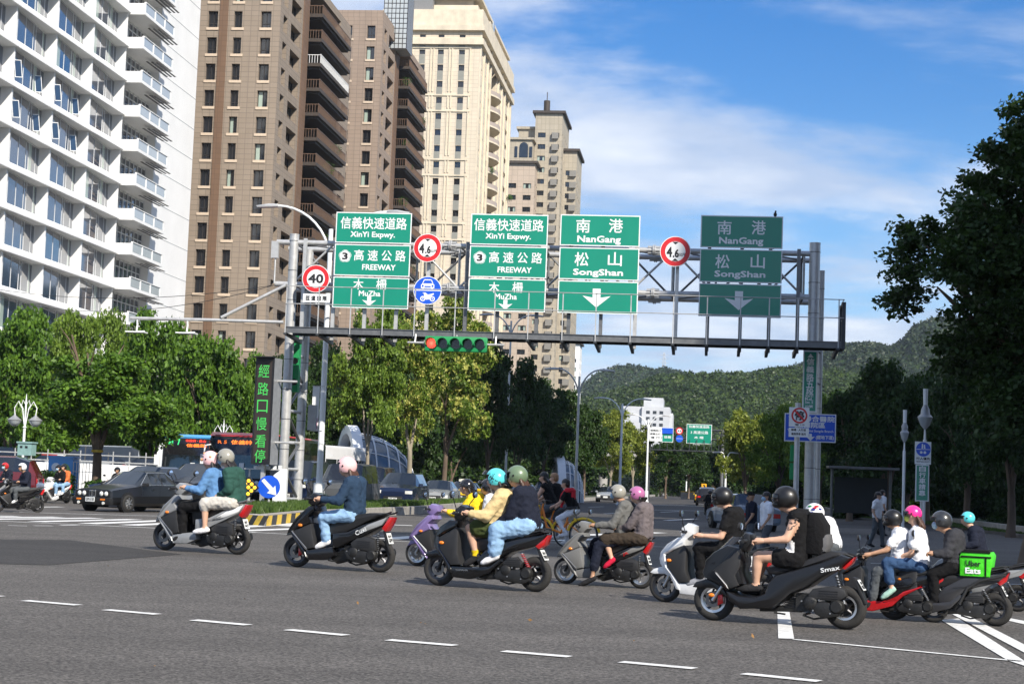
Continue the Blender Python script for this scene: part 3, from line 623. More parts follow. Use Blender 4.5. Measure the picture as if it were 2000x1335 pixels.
# ---- cream tower ----
def cream():
    Y = 337; root = frame_root('residential_tower', 'cream stone tower with stepped cornices and vertical window strips', 937, 100, Y)
    zt = lambda py: at(930, py, Y).z
    tops = [at(935, y, Y).z for y in (68, 95, 127, 159, 190.5, 222, 253.5, 285, 316.5, 349.5)]
    while tops[-1] > 6: tops.append(tops[-1]-3.2)
    tops = sorted(tops); H = at(930, 20, Y).z
    wall = MB(); zb = [0]
    for z in tops: zb += [z-1.25, z]
    zb.append(H)
    ub = [-20, -16.6, -15.4, -12.3, -11.1, -8.5, -7.3, -4.2, -3.0, 0]
    ops = facade(wall, ub, zb, lambda i, j: j % 2 == 1 and i in (1, 3, 5, 7), (0, 0, 0), X_, -Y_, .45, 0)
    for c, w, h, i, j in ops: put_window(root, c-Y_*.03, w, h, 0, rb.choice(['two', 'two', 'one']))
    vb = [0, 2, 4.4, 7, 10, 13, 16]; ops = facade(wall, vb, zb, lambda i, j: j % 2 == 1 and i in (1, 3, 5), (0, 0, 0), Y_, X_, .9, 0)
    vb2 = [28, 31, 34, 37, 39.5, 43, 46, 50, 54]; ops2 = facade(wall, vb2, zb, lambda i, j: j % 2 == 1 and i in (1, 3, 5, 6), (.0, 0, 0), Y_, X_, .9, 0)
    for c, w, h, i, j in ops+ops2:
        f, p = window_meshes(w, h, 'two'); o = link('window', f, root, c, math.pi/2); link('pane', p, o)
    wall.quad((-1.8, 16, 0), (-1.8, 28, 0), (-1.8, 28, H), (-1.8, 16, H), 1); wall.quad((-1.8, 16, 0), (0, 16, 0), (0, 16, H), (-1.8, 16, H)); wall.quad((0, 28, 0), (-1.8, 28, 0), (-1.8, 28, H), (0, 28, H))
    wall.quad((-20, 0, H), (0, 0, H), (0, 54, H), (-20, 54, H)); wall.quad((0, 54, 0), (-20, 54, 0), (-20, 54, H), (0, 54, H))
    wall.build('wall', [M_cream, M_gld], root)
    # grey spandrels in the strips, raised frames round groups of storeys, cornices
    gm = mat('grey_spandrel', (.25, .25, .22), .6, 0, .1, 1)
    for z in tops[1:]:
        g = MB(); g.box(0, 1.2, -.02, .3, z-3.2+.02, z-1.27); gq = g.mesh('spandrel', [gm])
        for u in (-16.6, -12.3, -8.5, -4.2): link('spandrel', gq, root, (u, 0, 0))
    def ring(z0, z1, o, x0=-20, y1=54):
        m = MB(); m.box(x0, o, -o, 0, z0, z1); m.box(0, o, .01, y1, z0, z1); return m
    for z0, z1, o in ((at(930, 63, Y).z+.2, at(930, 54, Y).z+.3, .9), (at(930, 55, Y).z+.3, H+.01, .5), (at(930, 100, Y).z+1.2, at(930, 92, Y).z+1.6, .8), (at(930, 92, Y).z+1.6, at(930, 86, Y).z+1.2, .45), ):
        ring(z0, z1, o).build('cornice', [M_creamt], root)
    fr = MB()
    for (ya, yb) in ((97, 180), (190, 212), (221, 305), (316, 338), (347, 430), (441, 463), (473, 560)):
        z1, z0 = at(930, ya-2, Y).z, at(930, yb, Y).z
        for u in (-18, -13.8, -9.9, -9.3, -6.1, -5.5, -1.9): fr.box(u-.12, u+.12, -.16, -.001, z0, z1)
        fr.box(-18.3, -1.6, -.2, -.002, z1, z1+.3)
    fr.build('moulding', [M_creamt], root)
    for i, y in enumerate((-.02, 5.6, 11.6, 16.02, 29.4, 35.5, 41.2, 48.2, 52)):
        m = MB(); m.box(0, .35, y, y+.9, 0, H-2); m.build('pilaster', [M_creamt], root)
    # curved balconies in the recess
    b = MB(); n = 12; pr = [(1.7*math.sin(math.pi*i/n)+.1, 16.3+11.4*i/n) for i in range(n+1)]
    b.prism(pr+[(-1.8, 27.7), (-1.8, 16.3)], 0, .35, 'xy'); b2 = MB()
    for (xa, ya), (xb, yb) in zip(pr, pr[1:]): b2.add([(xa, ya, .35), (xb, yb, .35), (xb, yb, 1.15), (xa, ya, 1.15), (xa-.12, ya, .35), (xb-.12, yb, .35), (xb-.12, yb, 1.15), (xa-.12, ya, 1.15)], [(0, 1, 2, 3), (7, 6, 5, 4), (3, 2, 6, 7)])
    bm, pm = b.mesh('balcony', [M_creamt]), b2.mesh('parapet', [mat('balcony_parapet', (.38, .32, .28), .6)])
    for z in tops:
        if z < H-9: o = link('balcony', bm, root, (0, 0, z-2.3)); link('parapet', pm, o)
    # stepped attic
    A = H; T = at(960, 8, Y+8).z
    m = MB(); m.box(-19, -1, 2, 52, A, A+1.6); m.box(-18, -2.2, 3.5, 52, A+1.6, T-.6); m.box(-19.5, -.4, 1.2, 53, T-.6, T); m.box(-2.2, -.6, 18, 26, A+1.6, T-.61); m.build('attic', [M_creamt], root)
    m = MB(); m.box(-19.6, -10, .2, 3.4, A, A+2.4); m.build('roof_lattice', [mat('lattice_grey', (.2, .2, .2), .6)], root)
    m = MB(); m.lathe([(1.25, 0), (1.25, .2), (1.0, .25), (0.01, .25)], (-.5, 22, A+2.6), 'x', 24); m.build('round_emblem', [M_frost], root)
    for y in (6, 40): P2 = plant_mesh('balcony_plant', 300, .9, .22, 70+y, M_bush); link('balcony_plant', P2, root, (.8, y+12, at(930, 300, Y).z))
cream()

# ---- beige towers beyond ----
def beige(label, pxl, pxr, ytop, Y, M1, ext, seed, name='residential_tower', wcol=(2.2, 1.4), attic=True, floors=3.3, gy=24, vis_bottom=760):
    P = at(pxr, ytop+40, Y); root = thing(name, label, 'building', Vector((P.x, P.y, 0)), -RA, 'towers far down the avenue')
    wd = (pxr-pxl)/FPX*Y; H = at(pxr, ytop, Y).z; r = random.Random(seed); zb = [0]; z = H-5.5; L_ = []
    while z > 5: L_.append(z); z -= floors
    for z in sorted(L_): zb += [z-wcol[1], z]
    zb.append(H); wall = MB(); nb = max(1, int(wd/3.6)); ub = [-wd]
    for i in range(nb): c = -wd+wd*(i+.5)/nb; ub += [c-wcol[0]/2, c+wcol[0]/2]
    ub.append(0); ops = facade(wall, ub, zb, lambda i, j: j % 2 == 1 and i % 2 == 1, (0, 0, 0), X_, -Y_, .4)
    for c, w, h, i, j in ops: put_window(root, c-Y_*.03, w, h, 0, r.choice(['three', 'three_curtain', 'two']))
    nb = max(1, int(ext/4)); vb = [0]
    for i in range(nb): c = ext*(i+.5)/nb; vb += [c-.9, c+.9]
    vb.append(ext); ops = facade(wall, vb, zb, lambda i, j: j % 2 == 1 and i % 2 == 1, (0, 0, 0), Y_, X_, .5)
    for c, w, h, i, j in ops: put_window(root, c+X_*.03, w, h, math.pi/2, 'two')
    wall.quad((-wd, 0, H), (0, 0, H), (0, ext, H), (-wd, ext, H)); wall.quad((-wd, 0, 0), (-wd, 0, H), (-wd, ext, H), (-wd, ext, 0)); wall.build('wall', [M1], root)
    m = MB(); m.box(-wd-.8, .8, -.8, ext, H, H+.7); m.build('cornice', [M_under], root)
    if attic == 'bay':
        m = MB(); m.box(-.9, .9, -.9, -.01, -1.8, -.1); bq = m.mesh('bay_window', [mat('bay_grey', (.22, .21, .19), .5)])
        for z in L_: link('bay_window', bq, root, (-wd*.25, 0, z))
    return root, H, wd
r1, H1, w1 = beige('lower beige tower with an arched attic right of the cream tower', 985, 1044, 320, 468, M_beige2, 16, 3)
m = MB(); z_ = at(1044, 272, 468).z; m.box(-w1, -1.2, 1, 14, H1+.7, z_); m.box(-w1-.6, -.6, .4, 14.6, z_, z_+.6); m.build('attic', [M_beige], r1)
m = MB(); n = 10
for cx in (-w1*.42,): m.prism([(cx-1.2, H1+2), (cx+1.2, H1+2)]+[(cx+1.2*math.cos(math.pi*i/n), H1+5+1.2*math.sin(math.pi*i/n)) for i in range(n+1)], .85, .99); m.build('arched_window', [M_gld], r1)
m = MB()
for cx in (-w1*.68, -w1*.18): m.box(cx-.4, cx+.4, .85, .99, H1+2, H1+5)
m.build('attic_window', [M_gld], r1)
r2, H2, w2 = beige('tallest of the far beige towers, with a mast on its flat roof', 1044, 1098, 222, 474, M_beige, 22, 4, attic='bay')
m = MB(); m.box(-w2-5, -w2+.4, 3, 14, H2-20, H2-4); m.box(-w2-5.6, -w2+.8, 2.4, 14.6, H2-4, H2-3.3); m.build('side_turret', [M_beige], r2)
m = MB(); m.cyl((-5, 4, H2+.7), (-5, 4, H2+4.5), .9, n=10); m.cyl((-5, 4, H2+4.5), (-5, 4, H2+7), .12, n=6); m.build('roof_mast', [M_under], r2)
beige('narrow beige tower at the right end of the far group', 1098, 1126, 296, 480, M_beige, 18, 5, attic='bay')
beige('slim white tower peeping out under the beige group', 1108, 1131, 672, 640, M_white, 12, 6)
# white hospital block on the hill foot
def hospital():
    Y = 470; P = at(1300, 870, Y); root = thing('hospital_block', 'white flat-roofed block at the foot of the wooded hill', 'building', Vector((P.x, P.y, 0)), -RA)
    def bx(x0, x1, y0, y1, ya, yb, nm):
        a, b = (x0-1300)/FPX*Y, (x1-1300)/FPX*Y; m = MB(); m.box(a, b, y0, y1, at(1300, yb, Y).z, at(1300, ya, Y).z); return m.build(nm, [mat('hospital_render', (.5, .52, .55), .7, 0, .1, .5, dirt=.3)], root)
    bx(1212, 1262, 0, 20, 795, 900, 'wing'); bx(1252, 1306, -1, 18, 795, 900, 'wing'); bx(1254, 1292, 3, 16, 776, 794.9, 'upper_storey'); bx(1216, 1250, -6, -1.1, 828, 905, 'entrance_block'); bx(1300, 1312, 1, 16, 806, 905, 'stair_block')
    wm = MB(); wm.box(-.5, .5, -.05, .2, -.42, .42); w_ = wm.mesh('window', [M_gld])
    for px in (1264, 1277, 1290):
        for py in (806, 818, 830): link('window', w_, root, ((px-1300)/FPX*Y, -1, at(1300, py, Y).z))
hospital()
# unseen blocks added on the sun's side, shaped to shade the road, signs and park
def shade_tower():
    # blocks turned to the sun's own azimuth, edges and heights set by their cast shade
    def c(q, r): return (q*math.cos(SUN_AZ)-r*math.sin(SUN_AZ), q*math.sin(SUN_AZ)+r*math.cos(SUN_AZ))
    for nm, lab, q0, q1, r1, H in (('shade_block', 'lower unseen block added to shade the road at the near right corner', 17.2, 33.5, -5, 33.6), ('shade_block', 'middle unseen block added to shade the right hand gantry sign', 33.7, 47, -5, 52), ('tall_shade_block', 'tall unseen block added to shade the median and park trees', 47.2, 88, -5, 95)):
        x, y = c(q0, r1); root = thing(nm, lab, 'building', (x, y, 0), SUN_AZ)
        m = MB(); m.box(0, q1-q0, -32, 0, 0, H); m.build('wall', [M_cream], root)
        for k in range(int((H-4)/3.4)): m = MB(); m.box(-.12, q1-q0+.02, -32.12, .12, 3+k*3.4, 4.6+k*3.4); m.build('window_band', [M_gld], root)
shade_tower()

rl = np.random.RandomState(2); lc = np.array([list(ground(x, y, .012)) for x, y in ((823, 1213), (300, 1299), (830, 1216), (1473, 1246), (212, 1106), (700, 1180), (1040, 1210), (1240, 1250), (480, 1170), (1700, 1290), (900, 1310), (620, 1290), (1120, 1165), (150, 1240))])
link('fallen_leaves', leaf_cards('fallen_leaves', lc[:9], .04, rl, mat('dry_leaf', (.22, .12, .04), .8), -.6), kind='stuff')
# ================= GANTRY, SIGNS, SIGNALS, LAMP POSTS =================
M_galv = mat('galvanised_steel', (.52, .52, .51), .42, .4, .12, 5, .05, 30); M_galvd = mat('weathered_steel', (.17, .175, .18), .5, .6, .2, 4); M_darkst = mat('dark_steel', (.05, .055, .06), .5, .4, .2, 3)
M_green = mat('sign_green', (.0, .235, .15), .35, 0, .05, .8, coat=.3); M_swhite = mat('sign_white', (.78, .8, .8), .4, 0, .04, 1); M_sback = mat('sign_back', (.35, .36, .37), .5, .5)
M_red = mat('sign_red', (.6, .02, .025), .35, 0, .05, 1); M_blue = mat('sign_blue', (.01, .09, .60), .35, 0, .05, 1); M_sblack = mat('sign_black', (.012, .012, .014), .5)
G0 = at(565, 700, 60); G0.z = 0
def gs(px, py, o=0.0):
    p = on_plane(px, py, G0+RY*o, RY)-G0; return p.dot(RX), p.z
def gl(s, z, o): return Vector((s, o, z))      # gantry-local point (root turned by -RA)
def gantry():
    root = thing('sign_gantry', 'steel truss gantry spanning the avenue with a railed walkway', 'gantry', G0, -RA)
    def pole(px_top, py_top, px_bot, py_bot, o, r, lab, zb=0):
        s0_, z0_ = gs(px_top, py_top, o); m = MB(); m.cyl((s0_, o, zb), (s0_, o, z0_), r, n=20); m.cyl((s0_, o, z0_), (s0_, o, z0_+.03), r*1.04, n=20)
        k = zb+1.2
        while k < z0_-.2: m.lathe([(r, -.012), (r+.012, -.01), (r+.012, .01), (r, .012)], (s0_, o, k), 'z', 20, 1); k += 1.05
        m.cyl((s0_, o, zb+.3), (s0_, o, zb+.36), r*1.9, n=16)
        m.build('pole', [M_galv, M_galvd], root); return s0_
    sA = pole(575.5, 459, 0, 0, 0, .165, '', 0); sB = pole(604, 490, 0, 0, 1.7, .165, '')
    sC = pole(1592, 476, 0, 0, 0, .185, ''); sD = pole(1606, 530, 0, 0, 1.7, .09, '')
    zt1 = gs(575, 480)[1]; zb1 = gs(575, 559)[1]; sL = gs(541, 479)[0]; sR = gs(1600, 490)[0]
    zt = gs(1100, 485)[1]; zb_ = gs(1100, 568)[1]
    for (z, o, r) in ((zt, 0, .095), (zt, 1.7, .095), (zb_, 0, .095), (zb_, 1.7, .095)):
        m = MB(); m.cyl((sL, o, z), (sR, o, z), r, n=14); m.build('truss_chord', [M_galv], root)
    n = 12; stn = [sL+.6+(sR-sL-1.1)*i/n for i in range(n+1)]
    jo = [gs(880, 485)[0], gs(1278, 485)[0]]
    def brace(a, b, r=.04, mt=M_galv, nm='truss_brace'):
        m = MB(); m.cyl(a, b, r, n=8, caps=False); return m.build(nm, [mt], root)
    for i, s_ in enumerate(stn):
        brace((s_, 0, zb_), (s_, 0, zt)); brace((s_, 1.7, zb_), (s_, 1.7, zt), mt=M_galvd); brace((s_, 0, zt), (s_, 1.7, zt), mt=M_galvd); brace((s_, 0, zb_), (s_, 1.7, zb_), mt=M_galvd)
        if i < n:
            t_ = stn[i+1]; q = i % 2
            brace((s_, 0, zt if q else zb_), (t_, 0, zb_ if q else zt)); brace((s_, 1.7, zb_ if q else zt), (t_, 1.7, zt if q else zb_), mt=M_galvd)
            brace((s_, 0, zt), (t_, 1.7, zt), .03, M_galvd); brace((s_, 1.7, zb_), (t_, 0, zb_), .03, M_galvd)
    for s_ in jo:
        for z in (zt, zb_):
            for o in (0, 1.7):
                m = MB(); m.lathe([(.0, -.05), (.19, -.05), (.19, -.01), (.1, -.01), (.1, .01), (.19, .01), (.19, .05), (0, .05)], (s_, o, z), 'x', 14)
                for k in range(8): a = math.pi*k/4; m.box(s_-.22, s_+.22, o+.14*math.cos(a)-.012, o+.14*math.cos(a)+.012, z+.14*math.sin(a)-.012, z+.14*math.sin(a)+.012)
                m.build('flange', [M_galv], root)
    # ladder bracing of the left leg
    zs = [.5, 1.55, 2.5, 3.6, 4.6, 5.6, 6.4]
    for i, z in enumerate(zs):
        brace((sA, 0, z), (sB, 1.7, z), .055)
        if i+1 < len(zs): brace((sA, 0, z) if i % 2 else (sB, 1.7, z), (sB, 1.7, zs[i+1]) if i % 2 else (sA, 0, zs[i+1]), .055, M_galvd)
    for z in (5.2, 6.3): brace((sC, 0, z), (sD, 1.7, z), .04, M_galvd)
    # walkway: two dark edge beams, grating, brackets, uprights to the signs
    s0_, zw = gs(557, 633, -2.0); s1_ = gs(1647, 665, -2.0)[0]; zr = gs(1100, 652, -2.0)[1]
    for o in (-2.0, -.9):
        m = MB(); m.box(s0_, s1_, o-.05, o+.05, zr-.02, zr+.0); m.box(s0_, s1_, o-.012, o+.012, zr-.2, zr-.02); m.box(s0_, s1_, o-.05, o+.05, zr-.22, zr-.2); m.build('walkway_beam', [M_galvd if o < -1 else M_darkst], root)
    m = MB(); m.box(s0_, s1_, -1.94, -.96, zr-.06, zr-.04); m.build('walkway_grating', [M_darkst], root)
    posts = [559, 622, 685, 748, 810, 889, 966, 1032, 1099, 1164, 1232, 1315, 1381, 1446, 1502, 1558, 1638]
    for i, px in enumerate(posts):
        s_ = gs(px, 620, -2.0)[0]
        zt_ = gs(1100, 572, -2.0)[1]; m = MB(); m.box(s_-.018, s_+.018, -2.075, -2.052, zr-.25, zt_); m.build('railing_post', [M_galv], root)
        m = MB(); m.add([(s_-.05, -2.1, zr-.22), (s_+.05, -2.1, zr-.22), (s_+.05, .25, zr-.22), (s_-.05, .25, zr-.22), (s_-.05, -2.1, zr-.28), (s_+.05, -2.1, zr-.28), (s_+.05, .25, zr-.42), (s_-.05, .25, zr-.42)],
                        [(0, 1, 2, 3), (7, 6, 5, 4), (0, 4, 5, 1), (1, 5, 6, 2), (2, 6, 7, 3), (3, 7, 4, 0)]); m.build('walkway_bracket', [M_darkst], root)
    for py in (572, 607):
        z = gs(1100, py, -2.0)[1]; m = MB(); m.cyl((s0_, -2.09, z), (s1_, -2.09, z), .016, n=6); m.cyl((s1_, -2.09, z), (s1_, -.9, z), .016, n=6); m.build('handrail', [M_galv], root)
    m = MB(); m.box(s1_-.06, s1_+.06, -2.1, -2.0, zr-.25, zr+1.3); m.box(s1_-.06, s1_+.06, -1, -.9, zr-.25, zr+1.3); m.box(s1_-.05, s1_+.05, -2.0, -1.0, zr-.24, zr-.1); m.box(s1_-.05, s1_+.05, -2, -1, zr+1.2, zr+1.29); m.build('end_gate', [M_darkst], root)
    for px in (588, 648, 710, 772, 832, 907, 970, 1047, 1110, 1173, 1240, 1320, 1382, 1446, 1502, 1558):
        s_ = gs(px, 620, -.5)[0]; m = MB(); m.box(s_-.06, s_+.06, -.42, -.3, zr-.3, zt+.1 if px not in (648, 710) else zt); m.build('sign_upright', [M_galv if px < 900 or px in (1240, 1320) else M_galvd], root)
    # arm to the left with two flat detector panels
    a, b = gs(556, 628, -.6), gs(255, 621, -.6); m = MB(); m.tube([(a[0]-.1, -.4, a[1]), ((a[0]+b[0])/2, -.6, (a[1]+b[1])/2), (b[0], -.6, b[1])], .06, 10); c, d = gs(558, 557, -.3), gs(432, 620, -.6)
    m.cyl((c[0], -.3, c[1]), (d[0], -.6, d[1]), .06, n=10); m.build('side_arm', [M_galv], root)
    for px, py in ((268, 622), (366, 624)):
        s_, z = gs(px, py, -.6); m = MB(); m.tube([(s_, -.6, z), (s_+.02, -.6, z-.2), (s_, -.6, z-.42)], .03, 8); m.cyl((s_-.3, -.6, z-.47), (s_+.3, -.6, z-.43), .015, n=6); m.box(s_-.33, s_+.33, -.85, -.35, z-.5, z-.46); m.build('detector_panel', [M_swhite], root)
    m = MB()
    m.cyl((sL, -.12, zb_), (sL, -.12, zt-.1), .03, n=8); m.box(sL-.15, sL+.1, -.2, -.05, zb_+.9, zb_+1.5); m.build('camera_mount', [M_galv], root)
    return sA, sB, sC, sD, zr
sA, sB, sC, sD, zWALK = gantry()
SO = -.62     # sign faces stand this far in front of the truss
def sign_thing(name, label, cat, px, py, o=SO, group=None):
    s_, z = gs(px, py, o); P = G0+RX*s_+RY*o+UP*z; return thing(name, label, cat, P, -RA, group), s_, z, o
class Face:
    """a flat sign face in the x-z plane of its root, addressed by the pixels it was surveyed at"""
    def __init__(f, root, s_, z, o): f.root, f.s, f.z, f.o = root, s_, z, o
    def c(f, px, py): a, b = gs(px, py, f.o); return a-f.s, b-f.z
    def text(f, body, cx, cy, w, h, m, bold=.02, off=.012, nm='lettering', fit='both', sp=1.0):
        x, z = f.c(cx, cy); k = 60/FPX; mb = MB(); text_into(mb, body, (x, -off, z), X_, UP, w*k, h*k, bold, fit=fit, spacing=sp); return mb.build(nm, [m], f.root)
    def poly(f, pts, m, off=.012, nm='symbol'):
        mb = MB(); mb.add([(x, -off, z) for x, z in pts], [tuple(range(len(pts)-1, -1, -1))]); o = mb.build(nm, [m], f.root); return o
def panel(root, x0, x1, z0, z1, mface=M_green, t=.03, rim=.035, nm='panel', mb_=None):
    m = MB(); m.box(x0, x1, 0, t, z0, z1, 2)
    r = .05; 
    m.box(x0, x1, -.004, -.001, z0, z1, 1); m.box(x0+rim, x1-rim, -.007, -.0045, z0+rim, z1-rim, 0); o = m.build(nm, [mface, M_swhite, M_sback], root)
    q = MB()
    for x in (x0+.3, x1-.3): q.box(x-.03, x+.03, t, t+.14, z0+.01, z1-.01)
    q.build('panel_rib', [M_sback], o); return o
def arrow_pts(x, z, w, h): return [(x-w*.14, z+h/2), (x+w*.14, z+h/2), (x+w*.14, z+h*.02), (x+w/2, z+h*.12), (x, z-h/2), (x-w/2, z+h*.12), (x-w*.14, z+h*.02)]
k_ = 60/FPX
def big_sign(label, xs, ym, cx, ys, rows):
    root, s_, z, o = sign_thing('direction_sign', label, 'road sign', cx, ys[0]); f = Face(root, s_, z, o)
    x0, x1 = gs(xs[0], ym, o)[0]-s_, gs(xs[1], ym, o)[0]-s_
    for a, b in zip(ys[::2], ys[1::2]): panel(root, x0, x1, f.c(cx, b)[1], f.c(cx, a)[1])
    for r in rows:
        if r[0] == 'arrow': x, zz = f.c(r[1], r[2]); f.poly(arrow_pts(x, zz, r[3]*k_, r[4]*k_), M_swhite, nm='arrow')
        elif r[0] == 'badge':
            x, zz = f.c(r[1], r[2]); R0 = r[3]*k_; n = 60
            fl = lambda R_: [(x+R_*(.88+.12*abs(math.cos(2.5*(2*math.pi*i/n))))*math.sin(2*math.pi*i/n), zz+R_*(.88+.12*abs(math.cos(2.5*(2*math.pi*i/n))))*math.cos(2*math.pi*i/n)) for i in range(n)]
            f.poly(fl(R0), M_swhite, .010, 'route_badge'); f.poly(fl(R0*.93), M_green, .0125, 'route_badge'); f.poly(fl(R0*.86), M_swhite, .015, 'route_badge'); f.text('3', r[1], r[2], r[3]*.75, r[3]*1.0, M_sblack, .03, .018)
        else: f.text(r[0], r[1], r[2], r[3], r[4], M_swhite, r[5]*.7 if len(r) > 5 else .010)
    return f
def rows_exp(c1, c2, c3, bd, c4, c5, mu, zh, c6, ar, W1=130, W4=101):
    return [('信義快速道路', *c1, W1, 23), ('XinYi Expwy.', *c2, 87, 13.5, .03), ('badge', *bd, 12.5), ('高 速 公 路', *c4, W4, 21), ('FREEWAY', *c5, 65, 10.5, .03), ('木', *mu, 20, 20), ('柵', *zh, 20, 20), ('MuZha', *c6, 42, 10, .03), ('arrow', *ar, 28, 19)]
big_sign('leftmost green expressway sign, standing between the 40 and 4.6 round signs', (653, 801), 508, 727, (415, 475, 477.5, 539, 541.5, 602), rows_exp((730, 436), (728, 459.5), 0, (674, 500), (742, 499), (740, 522), (700, 555), (745, 555), (722, 573), (721, 588)))
big_sign('second green expressway sign, right of the blue car and motorcycle disc', (917, 1068), 512, 991, (418.5, 478.5, 481, 542, 544.5, 608), rows_exp((994, 439.5), (992.5, 463), 0, (937, 503), (1007, 503), (1005, 527), (965, 561), (1011, 561), (988, 579), (987, 595), 134, 102))
def rows_ng(a): 
    return [('南', a[0], a[1], 26, 26), ('港', a[2], a[1], 26, 26), ('NanGang', *a[3], 82, 16, .035), ('松', a[4], a[5], 26, 26), ('山', a[6], a[5], 26, 26), ('SongShan', *a[7], 94, 15, .035), ('arrow', *a[8], 54, 36)]
big_sign('bright green NanGang and SongShan sign in the middle of the gantry', (1092, 1248), 515, 1171, (420, 480.5, 484, 546.5, 549, 612.5), rows_ng((1139, 441, 1203, (1170, 469), 1136, 506, 1201, (1168, 533.5), (1165, 582))))
big_sign('shaded dark green NanGang and SongShan sign beside the right gantry post', (1366.5, 1527.5), 520, 1448, (421.5, 484.5, 487, 552, 554.5, 619), rows_ng((1415, 444.5, 1482, (1447.5, 472), 1411, 510.5, 1480, (1445, 537), (1443, 587))))
def disc(f, x, z, r, m, off, nm='disc', n=40): return f.poly([(x+r*math.sin(2*math.pi*i/n), z+r*math.cos(2*math.pi*i/n)) for i in range(n)], m, off, nm)
def round_sign(name, label, px, py, r, kind, o=SO-.15):
    root, s_, z, o = sign_thing(name, label, 'road sign', px, py, o); f = Face(root, s_, z, o); R0 = r*k_
    m = MB(); m.lathe([(0, .02), (R0, .02), (R0, -.002), (0, -.002)], (0, 0, 0), 'y', 40); m.build('plate', [M_swhite], root)
    m = MB(); m.box(-.04, .04, .02, .35 if o < -.3 else .12, -R0*.9, R0*.9); m.build('bracket', [M_galv], root)
    if kind == 'blue':
        disc(f, 0, 0, R0*.95, M_blue, .006); u = R0/27.5
        f.poly([(-26*u, .8*u), (26*u, .8*u), (26*u, -.8*u), (-26*u, -.8*u)], M_swhite, .009, 'bar')
        car = [(-13, 4), (-13, 11), (-11, 12.5), (-8, 20), (-6, 21.5), (6, 21.5), (8, 20), (11, 12.5), (13, 11), (13, 4), (10, 4), (10, 2.5), (7.5, 2.5), (7.5, 4), (-7.5, 4), (-7.5, 2.5), (-10, 2.5), (-10, 4)]
        f.poly([(x*u, zz*u) for x, zz in car][::-1], M_swhite, .009, 'car_symbol'); f.poly([(x*u, zz*u) for x, zz in ((-9, 13.5), (-6.5, 19.5), (6.5, 19.5), (9, 13.5))][::1], M_blue, .012, 'car_symbol')
        for x in (-9.5, 9.5): disc(f, x*u, 8.5*u, 2*u, M_blue, .012, 'car_symbol', 14)
        f.poly([(x*u, zz*u) for x, zz in ((-6, 6), (-6, 8.5), (6, 8.5), (6, 6))], M_blue, .012, 'car_symbol')
        for x in (-8.5, 10): disc(f, x*u, -16*u, 5*u, M_swhite, .009, 'motorcycle_symbol', 24); disc(f, x*u, -16*u, 3*u, M_blue, .0115, 'motorcycle_symbol', 24); disc(f, x*u, -16*u, 1.3*u, M_swhite, .0125, 'motorcycle_symbol', 12)
        f.poly([(x*u, zz*u) for x, zz in ((-9, -15), (-6, -10), (-7, -6), (-10, -5), (-4, -4), (1, -8), (6, -7), (12, -5), (13, -7), (8, -11), (11, -14), (6, -13), (5, -17), (-3, -18), (-5, -14))][::-1], M_swhite, .013, 'motorcycle_symbol')
    else:
        disc(f, 0, 0, R0*.955, M_red, .006); disc(f, 0, 0, R0*.66, M_swhite, .009)
        if kind == '40': f.text('40', px, py, r*1.05, r*.62, M_sblack, .025, .013)
        else:
            f.text('4', px-r*.40, py+1, r*.32, r*.62, M_sblack, .03, .013); f.text('.6', px+r*.04, py+r*.13, r*.36, r*.5, M_sblack, .03, .013); f.text('公尺', px+r*.46, py+r*.22, r*.42, r*.2, M_sblack, .02, .013)
            u = R0
            for sg in (1, -1): f.poly([(-.2*u, sg*.63*u), (.2*u, sg*.63*u), (0, sg*.45*u)] if sg < 0 else [(.2*u, .63*u), (-.2*u, .63*u), (0, .45*u)][::1], M_sblack, .013, 'symbol'); 
            f.poly([(-.2*u, -.63*u), (0, -.45*u), (.2*u, -.63*u)], M_sblack, .0135, 'symbol')
    return f
round_sign('speed_limit_sign', 'round red rimmed sign reading 40 beside the left gantry post', 617, 544, 27, '40')
round_sign('height_limit_sign', 'round 4.6 height limit sign directly above the blue disc', 835, 484, 27.5, '4.6')
round_sign('height_limit_sign', 'round 4.6 height limit sign left of the shaded green sign', 1319, 491, 29, '4.6')
round_sign('vehicle_lane_sign', 'round blue sign with white car above white motorcycle', 835, 567, 27.5, 'blue')
rt, s_, z, o = sign_thing('supplementary_plate', 'small white plate of black characters under the 40 sign', 'road sign', 618, 582, SO-.12); f = Face(rt, s_, z, o)
m = MB(); m.box(-.48, .48, 0, .02, -.15, .15); m.build('plate', [M_swhite], rt); f.text('匝 道 速 限', 618, 582, 41, 9, M_sblack, .02)
m = MB(); m.box(-.03, .03, .02, .2, -.2, .5); m.build('bracket', [M_galv], rt)
# pigeon on the shaded sign
s_, z = gs(1514, 424, SO); bd = thing('bird', 'dark bird perched on top edge of the shaded green sign', 'bird', G0+RX*s_+RY*SO+UP*z, -RA)
m = MB(); m.ell((0, 0, .09), (.06, .05, .08)); m.ell((.01, -.01, .19), (.035, .03, .035)); m.cyl((.01, -.04, .19), (.012, -.075, .185), .01, .002, n=6); m.cyl((0, .03, .07), (0, .14, .0), .03, .015, n=6); m.cyl((-.02, 0, 0), (-.02, 0, .03), .006, n=5); m.cyl((.02, 0, 0), (.02, 0, .03), .006, n=5); m.build('body', [M_sblack], bd)
